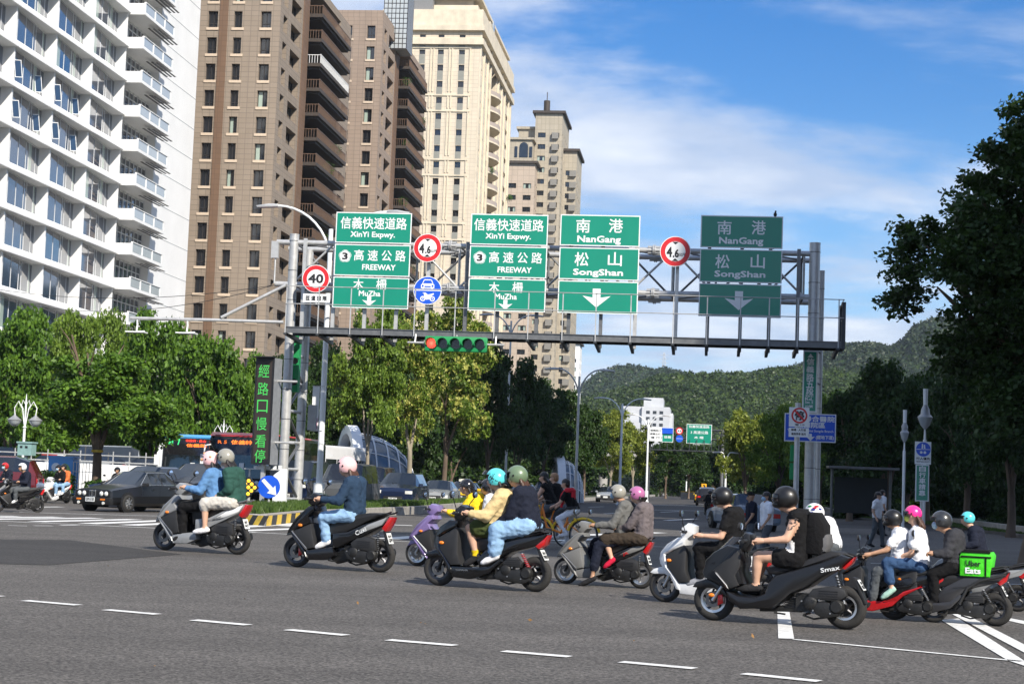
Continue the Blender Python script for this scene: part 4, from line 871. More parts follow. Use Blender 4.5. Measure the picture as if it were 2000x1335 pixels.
# ---- five-lens signal under the walkway ----
M_tlg = plastic('signal_green_paint', (.01, .26, .08)); M_lens = mat('dark_lens', (.006, .008, .008), .2, coat=.6); M_lred = glow('red_signal_light', (1, .05, .03), 1.0)
def signal():
    o = -2.25; s_, z = gs(891, 672, o); root = thing('traffic_signal', 'green five-lens traffic signal showing red under the walkway', 'traffic light', G0+RX*s_+RY*o+UP*z, -RA)
    m = MB(); m.slab([(-1.02, -.25), (1.02, -.25), (1.05, -.22), (1.05, .22), (1.02, .25), (-1.02, .25), (-1.05, .22), (-1.05, -.22)], .1, .02); m.build('housing', [M_tlg], root)
    for i, x in enumerate((-.82, -.42, 0, .42, .83)):
        m = MB(); m.lathe([(0, -.115), (.165, -.115), (.165, -.1)], (x, 0, 0), 'y', 24, smooth=False); m.build('lens', [M_lred if i == 0 else M_lens], root)
        v = MB(); n = 20; pts = []
        for j in range(n+1):
            t = math.pi*(-.1+1.2*j/n); pts.append((x+.185*math.cos(t), .185*math.sin(t)))
        for (xa, za), (xb, zb2) in zip(pts, pts[1:]):
            v.add([(xa, -.1, za), (xb, -.1, zb2), (xb, -.4, zb2), (xa, -.4, za), (xa*.0+x+(xa-x)*.95, -.1, za*.95), (x+(xb-x)*.95, -.1, zb2*.95), (x+(xb-x)*.95, -.4, zb2*.95), (x+(xa-x)*.95, -.4, za*.95)], [(3, 2, 1, 0), (4, 5, 6, 7), (2, 3, 7, 6)])
        v.build('visor', [M_tlg], root)
        if i == 0:
            d = MB()
            for a in range(0, 7):
                for b in range(12 if a else 1):
                    t = b*math.pi/6+a*.3; r = .155*a/6; d.lathe([(0, -.119), (.011, -.119)], (x+r*math.cos(t), 0, r*math.sin(t)), 'y', 6)
            d.build('light_dot', [glow('red_light_point', (1, .2, .12), 1.6)], root)['kind'] = 'stuff'
    m = MB(); a, b = gs(796, 668, o)[0]-s_, gs(985, 673, o)[0]-s_; m.cyl((a, 0, .02), (-1.04, 0, .02), .035, n=8); m.cyl((1.04, 0, .02), (b, 0, .02), .035, n=8)
    for x in (a+.25, 0, b-.3): m.cyl((x, 0, .02 if x else .25), (x, .1, .3), .03, n=8)
    m.build('hanger', [M_galv], root)
signal()
# ---- double-armed street lamps ----
def arm_lamp(label, base, H, arms, r=.085, m_=M_swhite, group='curved street lamps', rz=-RA, panelz=None):
    root = thing('street_lamp', label, 'street lamp', base, rz, group)
    m = MB(); m.cyl((0, 0, 0), (0, 0, 1.1), r*1.9, r*1.7, n=16); m.cyl((0, 0, 1.1), (0, 0, H), r, r*.7, n=14); m.box(-.25, .25, -.25, .25, 0, .12); m.build('post', [m_], root)
    for (dx, dz, sgn) in arms:
        pts = [(sgn*(dx*(1-math.cos(t*math.pi/2))), 0, H-1.3+(dz+1.3)*math.sin(t*math.pi/2)) for t in [i/10 for i in range(11)]]
        a = MB(); a.tube(pts, .045, 8); o = a.build('arm', [m_], root)
        l = MB(); e = pts[-1]; l.slab([(e[0]-sgn*.05, e[2]-.06), (e[0]+sgn*.75, e[2]-.1), (e[0]+sgn*.8, e[2]-.02), (e[0]+sgn*.3, e[2]+.06), (e[0]-sgn*.05, e[2]+.05)], .14, .03); l.build('lamp_head', [M_galv], root)
    return root
P = ground(619, 1003); lb = at(621.5, 983, 63.5); lb.z = 0
lt = at(650, 470, 63.5); Hl = at(650, 432, 63.5).z
arm_lamp('tall white lamp post beside the ladder-like gantry leg, two arms above the signs', lb, Hl-.3, ((2.1, .85, -1), (2.2, .7, 1)), .12)
# ================= HILLS, HAZE, TREES =================
def worley(x, y, cell, seed):
    """distance to the nearest jittered point and that point's random value"""
    ix, iy = np.floor(x/cell).astype(int), np.floor(y/cell).astype(int); best = np.full(x.shape, 9e9); val = np.zeros(x.shape)
    def h(a, b, k):
        v = np.sin(a*127.1+b*311.7+k*74.7+seed*13.3)*43758.5453; return v-np.floor(v)
    for dx in (-1, 0, 1):
        for dy in (-1, 0, 1):
            a, b = ix+dx, iy+dy; px = (a+h(a, b, 1))*cell; py = (b+h(a, b, 2))*cell; d = np.hypot(x-px, y-py); k = d < best; best = np.where(k, d, best); val = np.where(k, h(a, b, 3), val)
    return best, val
def forest_mat(name, c1, c2, c3):
    m = bpy.data.materials.new(name); m.use_nodes = True; nt = m.node_tree; N = nt.nodes; L = nt.links; b = N['Principled BSDF']; b.inputs['Roughness'].default_value = .85; b.inputs['Specular IOR Level'].default_value = .15
    tc = N.new('ShaderNodeTexCoord'); n = N.new('ShaderNodeTexNoise'); n.inputs['Scale'].default_value = .035; n.inputs['Detail'].default_value = 9; n.inputs['Roughness'].default_value = .68; L.new(tc.outputs['Object'], n.inputs['Vector'])
    v = N.new('ShaderNodeTexVoronoi'); v.inputs['Scale'].default_value = .22; L.new(tc.outputs['Object'], v.inputs['Vector']); s = N.new('ShaderNodeSeparateColor'); L.new(v.outputs['Color'], s.inputs[0])
    ad = N.new('ShaderNodeMath'); ad.operation = 'MULTIPLY_ADD'; L.new(s.outputs[0], ad.inputs[0]); ad.inputs[1].default_value = .35; L.new(n.outputs[0], ad.inputs[2])
    r = N.new('ShaderNodeValToRGB'); r.color_ramp.elements[0].position = .4; r.color_ramp.elements[0].color = (*c1, 1); r.color_ramp.elements[1].position = .95; r.color_ramp.elements[1].color = (*c3, 1)
    e = r.color_ramp.elements.new(.68); e.color = (*c2, 1); L.new(ad.outputs[0], r.inputs[0]); L.new(r.outputs[0], b.inputs['Base Color'])
    n2 = N.new('ShaderNodeTexNoise'); n2.inputs['Scale'].default_value = .9; n2.inputs['Detail'].default_value = 8; n2.inputs['Roughness'].default_value = .75; L.new(tc.outputs['Object'], n2.inputs['Vector'])
    bp = N.new('ShaderNodeBump'); bp.inputs['Strength'].default_value = 1; bp.inputs['Distance'].default_value = 2.2; L.new(n2.outputs[0], bp.inputs['Height']); L.new(bp.outputs[0], b.inputs['Normal']); return m
def hill(name, ridge, D, d0, d1, step, cell, amp, m, seed, nl=0, lf=1.5, lm=None):
    px = np.array([r[0] for r in ridge], float); ry = np.array([r[1] for r in ridge], float)
    xw = np.array([at(a, b, D).x for a, b in ridge]); zw = np.array([at(a, b, D).z for a, b in ridge])
    xs = np.arange(xw.min(), xw.max(), step); ys = np.arange(d0, d1, step*1.15); X, Y = np.meshgrid(xs, ys)
    zr = np.interp(X*D/np.maximum(Y, D*.75)*1.0, xw, zw); t = np.clip((Y-d0)/(D-d0), 0, 1); back = np.clip((Y-D)/(d1-D), 0, 1)
    prof = np.sin(t*math.pi/2)**1.15*(1-.6*back**1.5)
    und = sum(np.sin(X/(w*1.0)+seed*k)*np.cos(Y/(w*1.3)+k*2.1)*w*.05 for k, w in ((1, 90), (2, 47), (3, 24)))
    Z = zr*prof+und*np.sin(np.clip(t, 0, 1)*math.pi)*1.0
    d, v = worley(X, Y, cell, seed); dome = np.sqrt(np.clip(1-(d/(cell*.75))**2, 0, 1))*(.5+.7*v)*amp
    d2, v2 = worley(X+50, Y, cell*.45, seed+3); dome += np.sqrt(np.clip(1-(d2/(cell*.34))**2, 0, 1))*(.5+v2)*amp*.3
    Z = Z+dome-amp*.9; n, k = X.shape; idx = np.arange(n*k).reshape(n, k); F = np.stack([idx[:-1, :-1], idx[:-1, 1:], idx[1:, 1:], idx[1:, :-1]], -1).reshape(-1, 4)
    link(name, fast_mesh(name, np.stack([X, Y, Z], -1).reshape(-1, 3), F, m, True), kind='structure')
    if nl:
        rs = np.random.RandomState(seed); fx = X[0, 0]+rs.rand(nl*3)*(X[0, -1]-X[0, 0]); fy = Y[0, 0]+rs.rand(nl*3)*(D*1.04-Y[0, 0])
        vis = (fx/fy > -.02)&(fx/fy < .34); fx, fy = fx[vis][:nl], fy[vis][:nl]
        iy = np.clip(((fy-Y[0, 0])/(step*1.15)), 0, n-1.001); ix = np.clip((fx-X[0, 0])/step, 0, k-1.001); a, b = iy.astype(int), ix.astype(int); fa, fb = iy-a, ix-b
        zz = Z[a, b]*(1-fa)*(1-fb)+Z[a+1, b]*fa*(1-fb)+Z[a, b+1]*(1-fa)*fb+Z[a+1, b+1]*fa*fb
        link('hill_foliage', leaf_cards('hill_foliage', np.stack([fx, fy, zz+rs.rand(len(fx))*lf*.8-.2], -1), lf, rs, lm, 0), kind='stuff')
M_for = forest_mat('forest_near', (.02, .05, .01), (.055, .105, .022), (.12, .17, .04)); M_for2 = forest_mat('forest_far', (.016, .038, .012), (.035, .07, .02), (.07, .11, .03))
H_leaf = leafmat('hill_leaves', (.012, .03, .006), (.06, .10, .018), .15); H_leaf2 = leafmat('far_hill_leaves', (.01, .024, .008), (.038, .06, .018), .1)
H_leaf.node_tree.nodes['Noise Texture'].inputs['Scale'].default_value = .05; H_leaf2.node_tree.nodes['Noise Texture'].inputs['Scale'].default_value = .04
hill('far_hill', [(700, 800), (1000, 790), (1100, 772), (1131, 766), (1165, 745), (1203, 729), (1230, 728), (1262, 735), (1296, 733), (1350, 745), (1450, 772), (1560, 800)], 1500, 900, 1800, 3.6, 11, 6.5, M_for2, 1, 90000, 2.3, H_leaf2)
hill('mountain', [(1250, 830), (1380, 775), (1446, 747), (1500, 738), (1567, 728), (1605, 703), (1645, 688), (1705, 684), (1735, 693), (1762, 684), (1785, 655), (1830, 641), (1880, 650), (2000, 600), (2300, 540), (2900, 560)], 1300, 620, 1700, 3.6, 10, 6, M_for2, 2, 190000, 2.2, H_leaf2)
hill('near_hill', [(500, 800), (1000, 800), (1130, 792), (1230, 778), (1290, 752), (1350, 752), (1440, 753), (1518, 744), (1600, 742), (1700, 762), (1800, 776), (2000, 790), (2600, 800)], 800, 480, 1000, 2.1, 8, 5, M_for, 4, 330000, 1.25, H_leaf)
# pylon on the hill top
P = at(1296, 738, 1480); zt_ = at(1296, 688, 1480).z; py_ = thing('power_pylon', 'lattice power pylon standing on the far hill top', 'pylon', Vector((P.x, P.y, P.z-6)), 0); H_ = zt_-P.z+6
m = MB()
for sx in (-1, 1):
    for sy in (-1, 1): m.cyl((sx*2.4, sy*2.4, 0), (sx*.5, sy*.5, H_), .22, .16, n=4)
m.build('leg', [M_galv], py_); m = MB()
for i in range(9):
    a, b = 2.4-1.9*i/9, 2.4-1.9*(i+1)/9; z0_, z1_ = H_*i/9, H_*(i+1)/9
    for sy in (-1, 1): m.cyl((-a, sy*a, z0_), (b, sy*b, z1_), .1, n=4); m.cyl((a, sy*a, z0_), (-b, sy*b, z1_), .1, n=4)
for z in (.68, .8, .92): m.cyl((-4, 0, H_*z), (4, 0, H_*z), .2, n=4)
m.build('lattice', [M_galv], py_)
# haze
hb = MB(); hb.box(-1500, 1500, -120, 1950, -1.2, 330); hz_ = bpy.data.materials.new('haze_air'); hz_.use_nodes = True; N = hz_.node_tree.nodes; N.remove(N['Principled BSDF']); pv = N.new('ShaderNodeVolumePrincipled')
pv.inputs['Color'].default_value = (.72, .84, 1, 1); pv.inputs['Density'].default_value = .00009; pv.inputs['Anisotropy'].default_value = .1; hz_.node_tree.links.new(pv.outputs[0], N['Material Output'].inputs['Volume'])
HAZE = hb.build('haze', [hz_], kind='stuff')

# ---- leaves ----
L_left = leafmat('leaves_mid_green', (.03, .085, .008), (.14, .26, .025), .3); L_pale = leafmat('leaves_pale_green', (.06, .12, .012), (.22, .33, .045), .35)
L_yel = leafmat('leaves_goldenrain', (.05, .10, .01), (.20, .29, .035), .35, (.52, .52, .13, 1.7, .53)); L_dark = leafmat('leaves_dark_shaded', (.012, .034, .005), (.045, .09, .014), .25)  # L_dark: deep shade on the right and median trees put into leaf colour
L_lit = leafmat('leaves_yellow_green_lit', (.09, .14, .015), (.32, .36, .06), .4); M_bark = mat('bark', (.14, .10, .07), .9, 0, .35, 3, .8, 14, stretch=(1, 1, .25)); M_bark2 = mat('pale_bark', (.30, .26, .19), .85, 0, .3, 3, .6, 14, stretch=(1, 1, .25))  # L_lit: yellow-green leaves, sunlit brightness put into their colour
def crown_mesh(name, seed, lobes, nleaf, leaf, m, clr=.55, droop=.25):
    """leaves in clumps over the shells of overlapping lobes (x, y, z, rx, ry, rz)"""
    rs = np.random.RandomState(seed); lob = np.array(lobes, float); vol = lob[:, 3]*lob[:, 4]+lob[:, 4]*lob[:, 5]; per = 55; nc = nleaf//per
    k = rs.choice(len(lob), nc, p=vol/vol.sum()); d = rs.randn(nc, 3); d[:, 2] += .25; d /= np.linalg.norm(d, axis=1)[:, None]
    rad = (.45+.62*rs.rand(nc)**.6)[:, None]; C = lob[k, :3]+d*lob[k, 3:6]*rad
    cs = clr*(.5+1.0*rs.rand(nc))
    e = rs.randn(nc, per, 3); e /= np.linalg.norm(e, axis=2)[..., None]; e *= (rs.rand(nc, per, 1)**.45)*cs[:, None, None]; e[..., 2] *= .6
    P = (C[:, None, :]+e).reshape(-1, 3); return leaf_cards(name, P, leaf, rs, m, droop)
def lobes_round(seed, w, h, n=9, flat=.75):
    r = random.Random(seed); out = [(0, 0, h*.5, w*.5, w*.5, h*.34)]
    for i in range(n+6):
        a = 2.4*i+r.uniform(-.5, .5); z = h*(.08+.86*(i+.5)/(n+6))+r.uniform(-.3, .3); wid = math.sin(math.pi*min(.97, max(.12, .18+.74*z/h)))**.6; rr = w*r.uniform(.5, .92)*wid; s = w*r.uniform(.2, .36)
        out.append((rr*math.cos(a), rr*math.sin(a), z, s, s, s*flat*r.uniform(.7, 1.1)))
    out.append((r.uniform(-.25, .25)*w, r.uniform(-.25, .25)*w, h*.9, w*.28, w*.28, h*.13)); return out
CR = {}
def crown(kind, v):
    key = (kind, v)
    if key not in CR:
        sp = {'left': (4.2, 6.0, 26000, .30, L_left, .6), 'pale': (4.2, 6.0, 22000, .26, L_pale, .55), 'gold': (3.4, 6.4, 26000, .21, L_yel, .42), 'dark': (3.8, 6.2, 20000, .30, L_dark, .6), 'lit': (3.6, 5.6, 16000, .28, L_lit, .5)}[kind]
        w, h, n, lf, m, cl = sp; CR[key] = crown_mesh('crown', hash(kind) % 97 if False else sum(map(ord, kind))+v*7, lobes_round(v*31+len(kind), w, h, 9+v), n, lf, m, cl)
    return CR[key]
TR = {}
def trunk_mesh(v, m, forks, hc, lean=0.0, w=4.0, r0=.16):
    key = (v, m.name, forks, hc, lean, w, r0)
    if key in TR: return TR[key]
    r = random.Random(v); b = MB(); fz = hc*.8; top = Vector((lean, 0, fz))
    b.tube([(0, 0, -.1), (0, 0, .15), (lean*.3+r.uniform(-.05, .05), 0, fz*.45), tuple(top)], r0, 10, rs=[r0*1.5, r0*1.1, r0*.92, r0*.85])
    for i in range(forks):
        a = 2*math.pi*i/forks+r.uniform(-.5, .5); sp = w*r.uniform(.25, .5); hh = hc+r.uniform(2.0, 4.5)
        p1 = top+Vector((math.cos(a)*sp*.35, math.sin(a)*sp*.35, (hh-fz)*.4)); p2 = top+Vector((math.cos(a)*sp, math.sin(a)*sp, hh-fz)); k = r0*.6
        b.tube([top-Vector((0, 0, .08)), top.lerp(p1, .5)+Vector((r.uniform(-.1, .1), 0, .02)), p1, p2], k, 7, rs=[k*1.1, k*.9, k*.7, k*.25])
        for j in range(2):
            q = p1.lerp(p2, .3+.4*j); c = a+r.uniform(-1.2, 1.2); e = q+Vector((math.cos(c)*sp*.7, math.sin(c)*sp*.7, r.uniform(.6, 1.6))); b.tube([q, q.lerp(e, .5)+Vector((0, 0, .12)), e], .03, 5, rs=[k*.45, k*.3, k*.1])
    TR[key] = b.mesh('trunk', [m]); return TR[key]
def tree(name, label, px, Y, ytop, hw, kind, v, hc=2.6, bark=None, forks=4, group=None, lean=0, base=0.0, r0=.16, rot=None):
    """px: where it stands in the survey; ytop: its top; hw: half the crown's width in survey pixels"""
    b = at(px, 960, Y); top = at(px, ytop, Y).z; w = hw/FPX*Y; W0, H0 = {'left': (4.2, 6.), 'pale': (4.2, 6.), 'gold': (3.4, 6.4), 'dark': (3.8, 6.2), 'lit': (3.6, 5.6)}[kind]
    root = thing(name, label, 'tree', (b.x, b.y, base), 0, group); ch = top-base-hc
    r = random.Random(px*7+Y); a = r.uniform(0, 6.28) if rot is None else rot
    link('crown', crown(kind, v), root, (lean, 0, hc-.2)).rotation_euler = (0, 0, a); root.children[0].scale = (w/W0/1.08, w/W0/1.08, (ch+.3)/H0)
    link('trunk', trunk_mesh(v, bark or M_bark, forks, hc, lean, w, r0), root); return root
T = tree
g1 = 'street trees on the left pavement'
T('street_tree', 'front street tree with yellow band on its brown trunk, behind the parked black sedan', 186, 68, 702, 140, 'left', 0, 2.3, group=g1, r0=.2)
T('street_tree', 'leafy tree at the far left edge before the white block', 18, 86, 620, 95, 'left', 1, 2.0, group=g1)
T('street_tree', 'pale green tree second from the left edge', 122, 94, 622, 78, 'pale', 0, 1.8, group=g1)
T('street_tree', 'pale green tree rising against the last white window bays', 215, 97, 626, 70, 'pale', 1, 1.8, group=g1)
T('street_tree', 'broad dark green tree under the long side arm of the gantry', 300, 90, 644, 92, 'left', 2, 1.6, group=g1)
T('street_tree', 'rounded street tree above the red roofed bus', 405, 88, 669, 92, 'left', 0, 1.6, group=g1, rot=2)
T('street_tree', 'street tree just left of the message board', 478, 92, 705, 55, 'left', 1, 1.6, group=g1, rot=1)
for i, (px, Y, yt, hw, lab) in enumerate(((50, 104, 720, 90, 'low tree behind the white ornate lamp at far left'), (260, 106, 740, 95, 'bushy tree behind the pair of white riders'), (360, 108, 730, 90, 'bushy tree behind the blue topped bus'), (120, 108, 760, 90, 'low tree in the car park behind the speed camera box'),
        (470, 110, 740, 90, 'dense tree in the gap behind the message board'))):
    T('street_tree', lab, px, Y, yt, hw, 'left', (i+1) % 3, .5, group=g1)
g2 = 'trees of the median'
for i, (px, Y, yt, hw, lab) in enumerate(((560, 112, 690, 60, 'dark tree seen between the two gantry legs'), (640, 116, 690, 75, 'dark tree right behind the white lamp post'), (700, 125, 720, 80, 'dark tree behind the glass station entrance'), (780, 135, 700, 80, 'dark tree far behind the pale forked trunk'), (880, 140, 700, 90, 'dark tree behind the flowering median trees'), (640, 150, 740, 90, 'deep green tree farther back behind the station entrance'))):
    T('park_tree', lab, px, Y, yt, hw, 'dark', i % 2, 1.8, group='park trees beyond the left carriageway')
T('median_tree', 'slender median tree with fine foliage just right of the lamp post', 714, 75, 622, 78, 'pale', 2, 3.1, M_bark2, 4, g2, base=.3, r0=.09)
T('median_tree', 'median tree with pale forked trunk and yellow flower clusters', 797, 80, 640, 70, 'gold', 0, 3.0, M_bark2, 2, g2, base=.3, r0=.13)
T('median_tree', 'tallest yellow flowering median tree behind the traffic signal', 868, 92, 588, 100, 'gold', 1, 3.2, M_bark, 3, g2, base=.3, r0=.14, rot=.6)
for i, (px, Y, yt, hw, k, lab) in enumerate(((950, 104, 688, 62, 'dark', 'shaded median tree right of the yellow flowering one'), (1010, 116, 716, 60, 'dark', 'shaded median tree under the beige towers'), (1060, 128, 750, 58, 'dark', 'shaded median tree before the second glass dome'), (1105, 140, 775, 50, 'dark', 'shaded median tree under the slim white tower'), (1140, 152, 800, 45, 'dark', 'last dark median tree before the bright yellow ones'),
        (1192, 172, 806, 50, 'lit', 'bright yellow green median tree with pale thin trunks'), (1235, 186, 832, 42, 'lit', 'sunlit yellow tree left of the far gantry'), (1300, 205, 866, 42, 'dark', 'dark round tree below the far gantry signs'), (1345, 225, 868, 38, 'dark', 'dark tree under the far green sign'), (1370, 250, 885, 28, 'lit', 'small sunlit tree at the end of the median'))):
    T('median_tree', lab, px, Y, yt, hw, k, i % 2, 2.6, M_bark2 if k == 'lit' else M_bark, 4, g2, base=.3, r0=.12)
g3 = 'park trees on the right'
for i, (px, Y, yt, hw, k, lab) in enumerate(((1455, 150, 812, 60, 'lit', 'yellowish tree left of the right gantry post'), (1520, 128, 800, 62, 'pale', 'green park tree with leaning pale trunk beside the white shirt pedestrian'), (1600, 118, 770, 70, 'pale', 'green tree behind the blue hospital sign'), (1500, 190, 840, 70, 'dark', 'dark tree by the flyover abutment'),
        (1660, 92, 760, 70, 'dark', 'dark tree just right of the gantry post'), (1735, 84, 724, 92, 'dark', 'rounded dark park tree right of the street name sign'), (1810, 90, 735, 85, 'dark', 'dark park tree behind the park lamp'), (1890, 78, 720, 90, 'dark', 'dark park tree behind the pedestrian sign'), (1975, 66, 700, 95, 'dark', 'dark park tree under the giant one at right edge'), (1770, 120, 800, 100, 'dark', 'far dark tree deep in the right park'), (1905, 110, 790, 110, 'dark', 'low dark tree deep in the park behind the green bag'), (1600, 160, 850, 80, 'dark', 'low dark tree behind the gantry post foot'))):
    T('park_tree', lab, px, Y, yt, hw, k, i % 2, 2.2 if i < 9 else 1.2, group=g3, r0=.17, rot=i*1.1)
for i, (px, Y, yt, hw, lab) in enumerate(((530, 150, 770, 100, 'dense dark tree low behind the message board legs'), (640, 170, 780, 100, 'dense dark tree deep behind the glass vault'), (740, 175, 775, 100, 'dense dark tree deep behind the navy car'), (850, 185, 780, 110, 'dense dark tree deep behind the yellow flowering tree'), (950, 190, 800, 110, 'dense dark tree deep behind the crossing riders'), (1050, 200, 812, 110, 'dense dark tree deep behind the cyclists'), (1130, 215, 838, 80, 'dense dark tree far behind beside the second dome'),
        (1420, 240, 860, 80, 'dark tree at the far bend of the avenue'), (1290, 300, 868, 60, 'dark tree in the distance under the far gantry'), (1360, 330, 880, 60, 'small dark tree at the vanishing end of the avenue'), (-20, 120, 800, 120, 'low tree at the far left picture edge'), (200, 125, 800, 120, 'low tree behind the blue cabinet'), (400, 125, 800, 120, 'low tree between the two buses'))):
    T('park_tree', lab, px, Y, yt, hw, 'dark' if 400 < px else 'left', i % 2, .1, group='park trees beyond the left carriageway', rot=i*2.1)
for i, (px, Y, yt, hw, lab) in enumerate(((1570, 135, 880, 90, 'low dark shrubby tree filling the gap behind the shelter'), (1660, 140, 870, 100, 'low dark shrubby tree behind the shelter roof'), (1750, 140, 870, 100, 'low dark shrubby tree between the two park lamps'), (1850, 130, 860, 110, 'low dark shrubby tree behind the hot pink helmet'), (1950, 125, 860, 110, 'low dark shrubby tree at the right edge of the park'), (1700, 100, 880, 80, 'dark undergrowth tree nearer the shelter'), (1900, 95, 870, 100, 'dark undergrowth tree nearer the right edge'), (2010, 80, 880, 90, 'dark undergrowth tree under the giant tree'))):
    T('park_tree', lab, px, Y, yt, hw, 'dark', i % 2, -.4, group='park trees on the right', rot=i*1.7)
def giant():
    Y = 38; b = at(2040, 1000, Y); root = thing('giant_tree', 'huge tree, leaves coloured dark as in shade, whose boughs fill the upper right edge', 'tree', (b.x, b.y, .14)); k = Y/FPX
    L_ = []
    for px, py, r in ((1995, 255, 62), (1960, 320, 60), (1915, 370, 48), (2010, 360, 80), (1880, 450, 60), (1810, 455, 48), (1785, 505, 38), (1830, 540, 52), (1900, 520, 75), (1975, 470, 90), (1800, 575, 34), (1950, 590, 85), (1885, 625, 42), (1860, 680, 34), (1930, 700, 72), (1990, 680, 90), (1995, 780, 80), (1925, 800, 60), (2060, 300, 90), (2090, 450, 120), (2080, 620, 120), (2080, 780, 110), (2150, 400, 120), (2140, 600, 130)):
        p = at(px, py, Y)-Vector((b.x, b.y, .14)); rr = r*k; dy = ((px*7+py*3) % 13-6)*.25
        L_.append((p.x, dy, p.z, rr*1.0, rr*1.3, rr*.9))
    link('crown', crown_mesh('crown', 5, L_, 95000, .13, L_dark, .32, .35), root)
    t = MB(); t.tube([(0, 0, -.2), (0, 0, .6), (-.1, 0, 2.2), (-.1, 0, 3.4)], .4, 14, rs=[.6, .42, .36, .34])
    for px, py, r in ((1995, 255, 1), (1915, 370, 1), (1810, 480, 1), (1830, 560, 1), (1930, 690, 1), (2100, 400, 1), (2120, 600, 1)):
        p = at(px, py, Y)-Vector((b.x, b.y, .14)); s_ = Vector((-.1, 0, 3.2)); q = s_.lerp(p, .5)+Vector((0, .3, .4)); t.tube([s_, s_.lerp(q, .5)+Vector((0, 0, .25)), q, q.lerp(p, .5), p], .1, 8, rs=[.22, .18, .12, .07, .02])
    t.build('trunk', [M_bark], root)
giant()
# ================= PEOPLE =================
skinA = mat('skin_light', (.56, .34, .235), .5, 0, .06, 9, spec=.4); skinB = mat('skin_tan', (.42, .24, .15), .5, 0, .08, 9, spec=.4)
M_hair = mat('black_hair', (.012, .009, .008), .4, 0, .4, 60, .5, 90, stretch=(1, 1, .1)); M_hairb = mat('brown_hair', (.07, .03, .015), .4, 0, .4, 60, .5, 90, stretch=(1, 1, .1)); M_hairr = mat('fair_hair', (.32, .17, .08), .5, 0, .3, 60, .5, 90)
M_mask = cloth('face_mask', (.35, .5, .62)); M_maskb = cloth('dark_face_mask', (.03, .035, .05)); M_blk = plastic('black_plastic', (.012, .012, .013)); M_eye = mat('eye_dark', (.01, .008, .008), .2)
def C(name, c): return cloth(name, c)
c_denim = C('denim_blue', (.10, .22, .42)); c_denimd = C('denim_dark', (.022, .045, .085)); c_jean = C('jeans_light', (.26, .42, .62)); c_jean2 = C('jeans_mid', (.035, .075, .16)); c_navy = C('navy_knit', (.012, .015, .028)); c_black = C('black_cloth', (.008, .008, .009))
c_green = C('bottle_green_shirt', (.025, .075, .06)); c_white = C('white_cloth', (.74, .75, .78)); c_beige = C('beige_nylon', (.62, .47, .24)); c_olive = C('olive_twill', (.05, .065, .02)); c_yel = C('yellow_hoodie', (.75, .52, .02)); c_grey = C('grey_jacket', (.13, .13, .125)); c_mauve = C('brown_grey_jacket', (.135, .115, .12)); c_brown = C('dark_brown_cloth', (.05, .038, .028)); c_greyt = C('grey_trousers', (.09, .10, .11)); c_red = C('red_cloth', (.62, .025, .04)); c_orange = C('orange_cloth', (.6, .16, .05)); c_pink = C('pale_trousers', (.55, .52, .47)); c_mint = C('mint_knit', (.35, .55, .47))
s_white = C('white_shoe', (.75, .75, .76)); s_black = C('black_shoe', (.02, .02, .022)); s_red = C('red_shoe', (.55, .015, .05)); s_grey = C('grey_shoe', (.28, .29, .32)); k_yel = C('yellow_sock', (.65, .45, .01))
def capsule(mb, p0, p1, r0, r1, n=10):
    p0, p1 = Vector(p0), Vector(p1); d = p1-p0; L_ = max(d.length, 1e-4); d = d/L_; a = d.orthogonal().normalized(); b = d.cross(a); rings = []
    for t in (-1, -.85, -.5, 0): rings.append((p0+d*(t*r0), r0*math.sqrt(max(0, 1-t*t))))
    for t in (0, .5, .85, 1): rings.append((p1+d*(t*r1), r1*math.sqrt(max(0, 1-t*t))))
    rings = [(c, max(r, .002)) for c, r in rings]; vs = [c+(a*math.cos(2*math.pi*k/n)+b*math.sin(2*math.pi*k/n))*r for c, r in rings for k in range(n)]
    fs = [(i*n+k, i*n+(k+1) % n, (i+1)*n+(k+1) % n, (i+1)*n+k) for i in range(len(rings)-1) for k in range(n)]+[tuple(range(n-1, -1, -1)), tuple((len(rings)-1)*n+k for k in range(n))]
    mb.add(vs, fs, True)
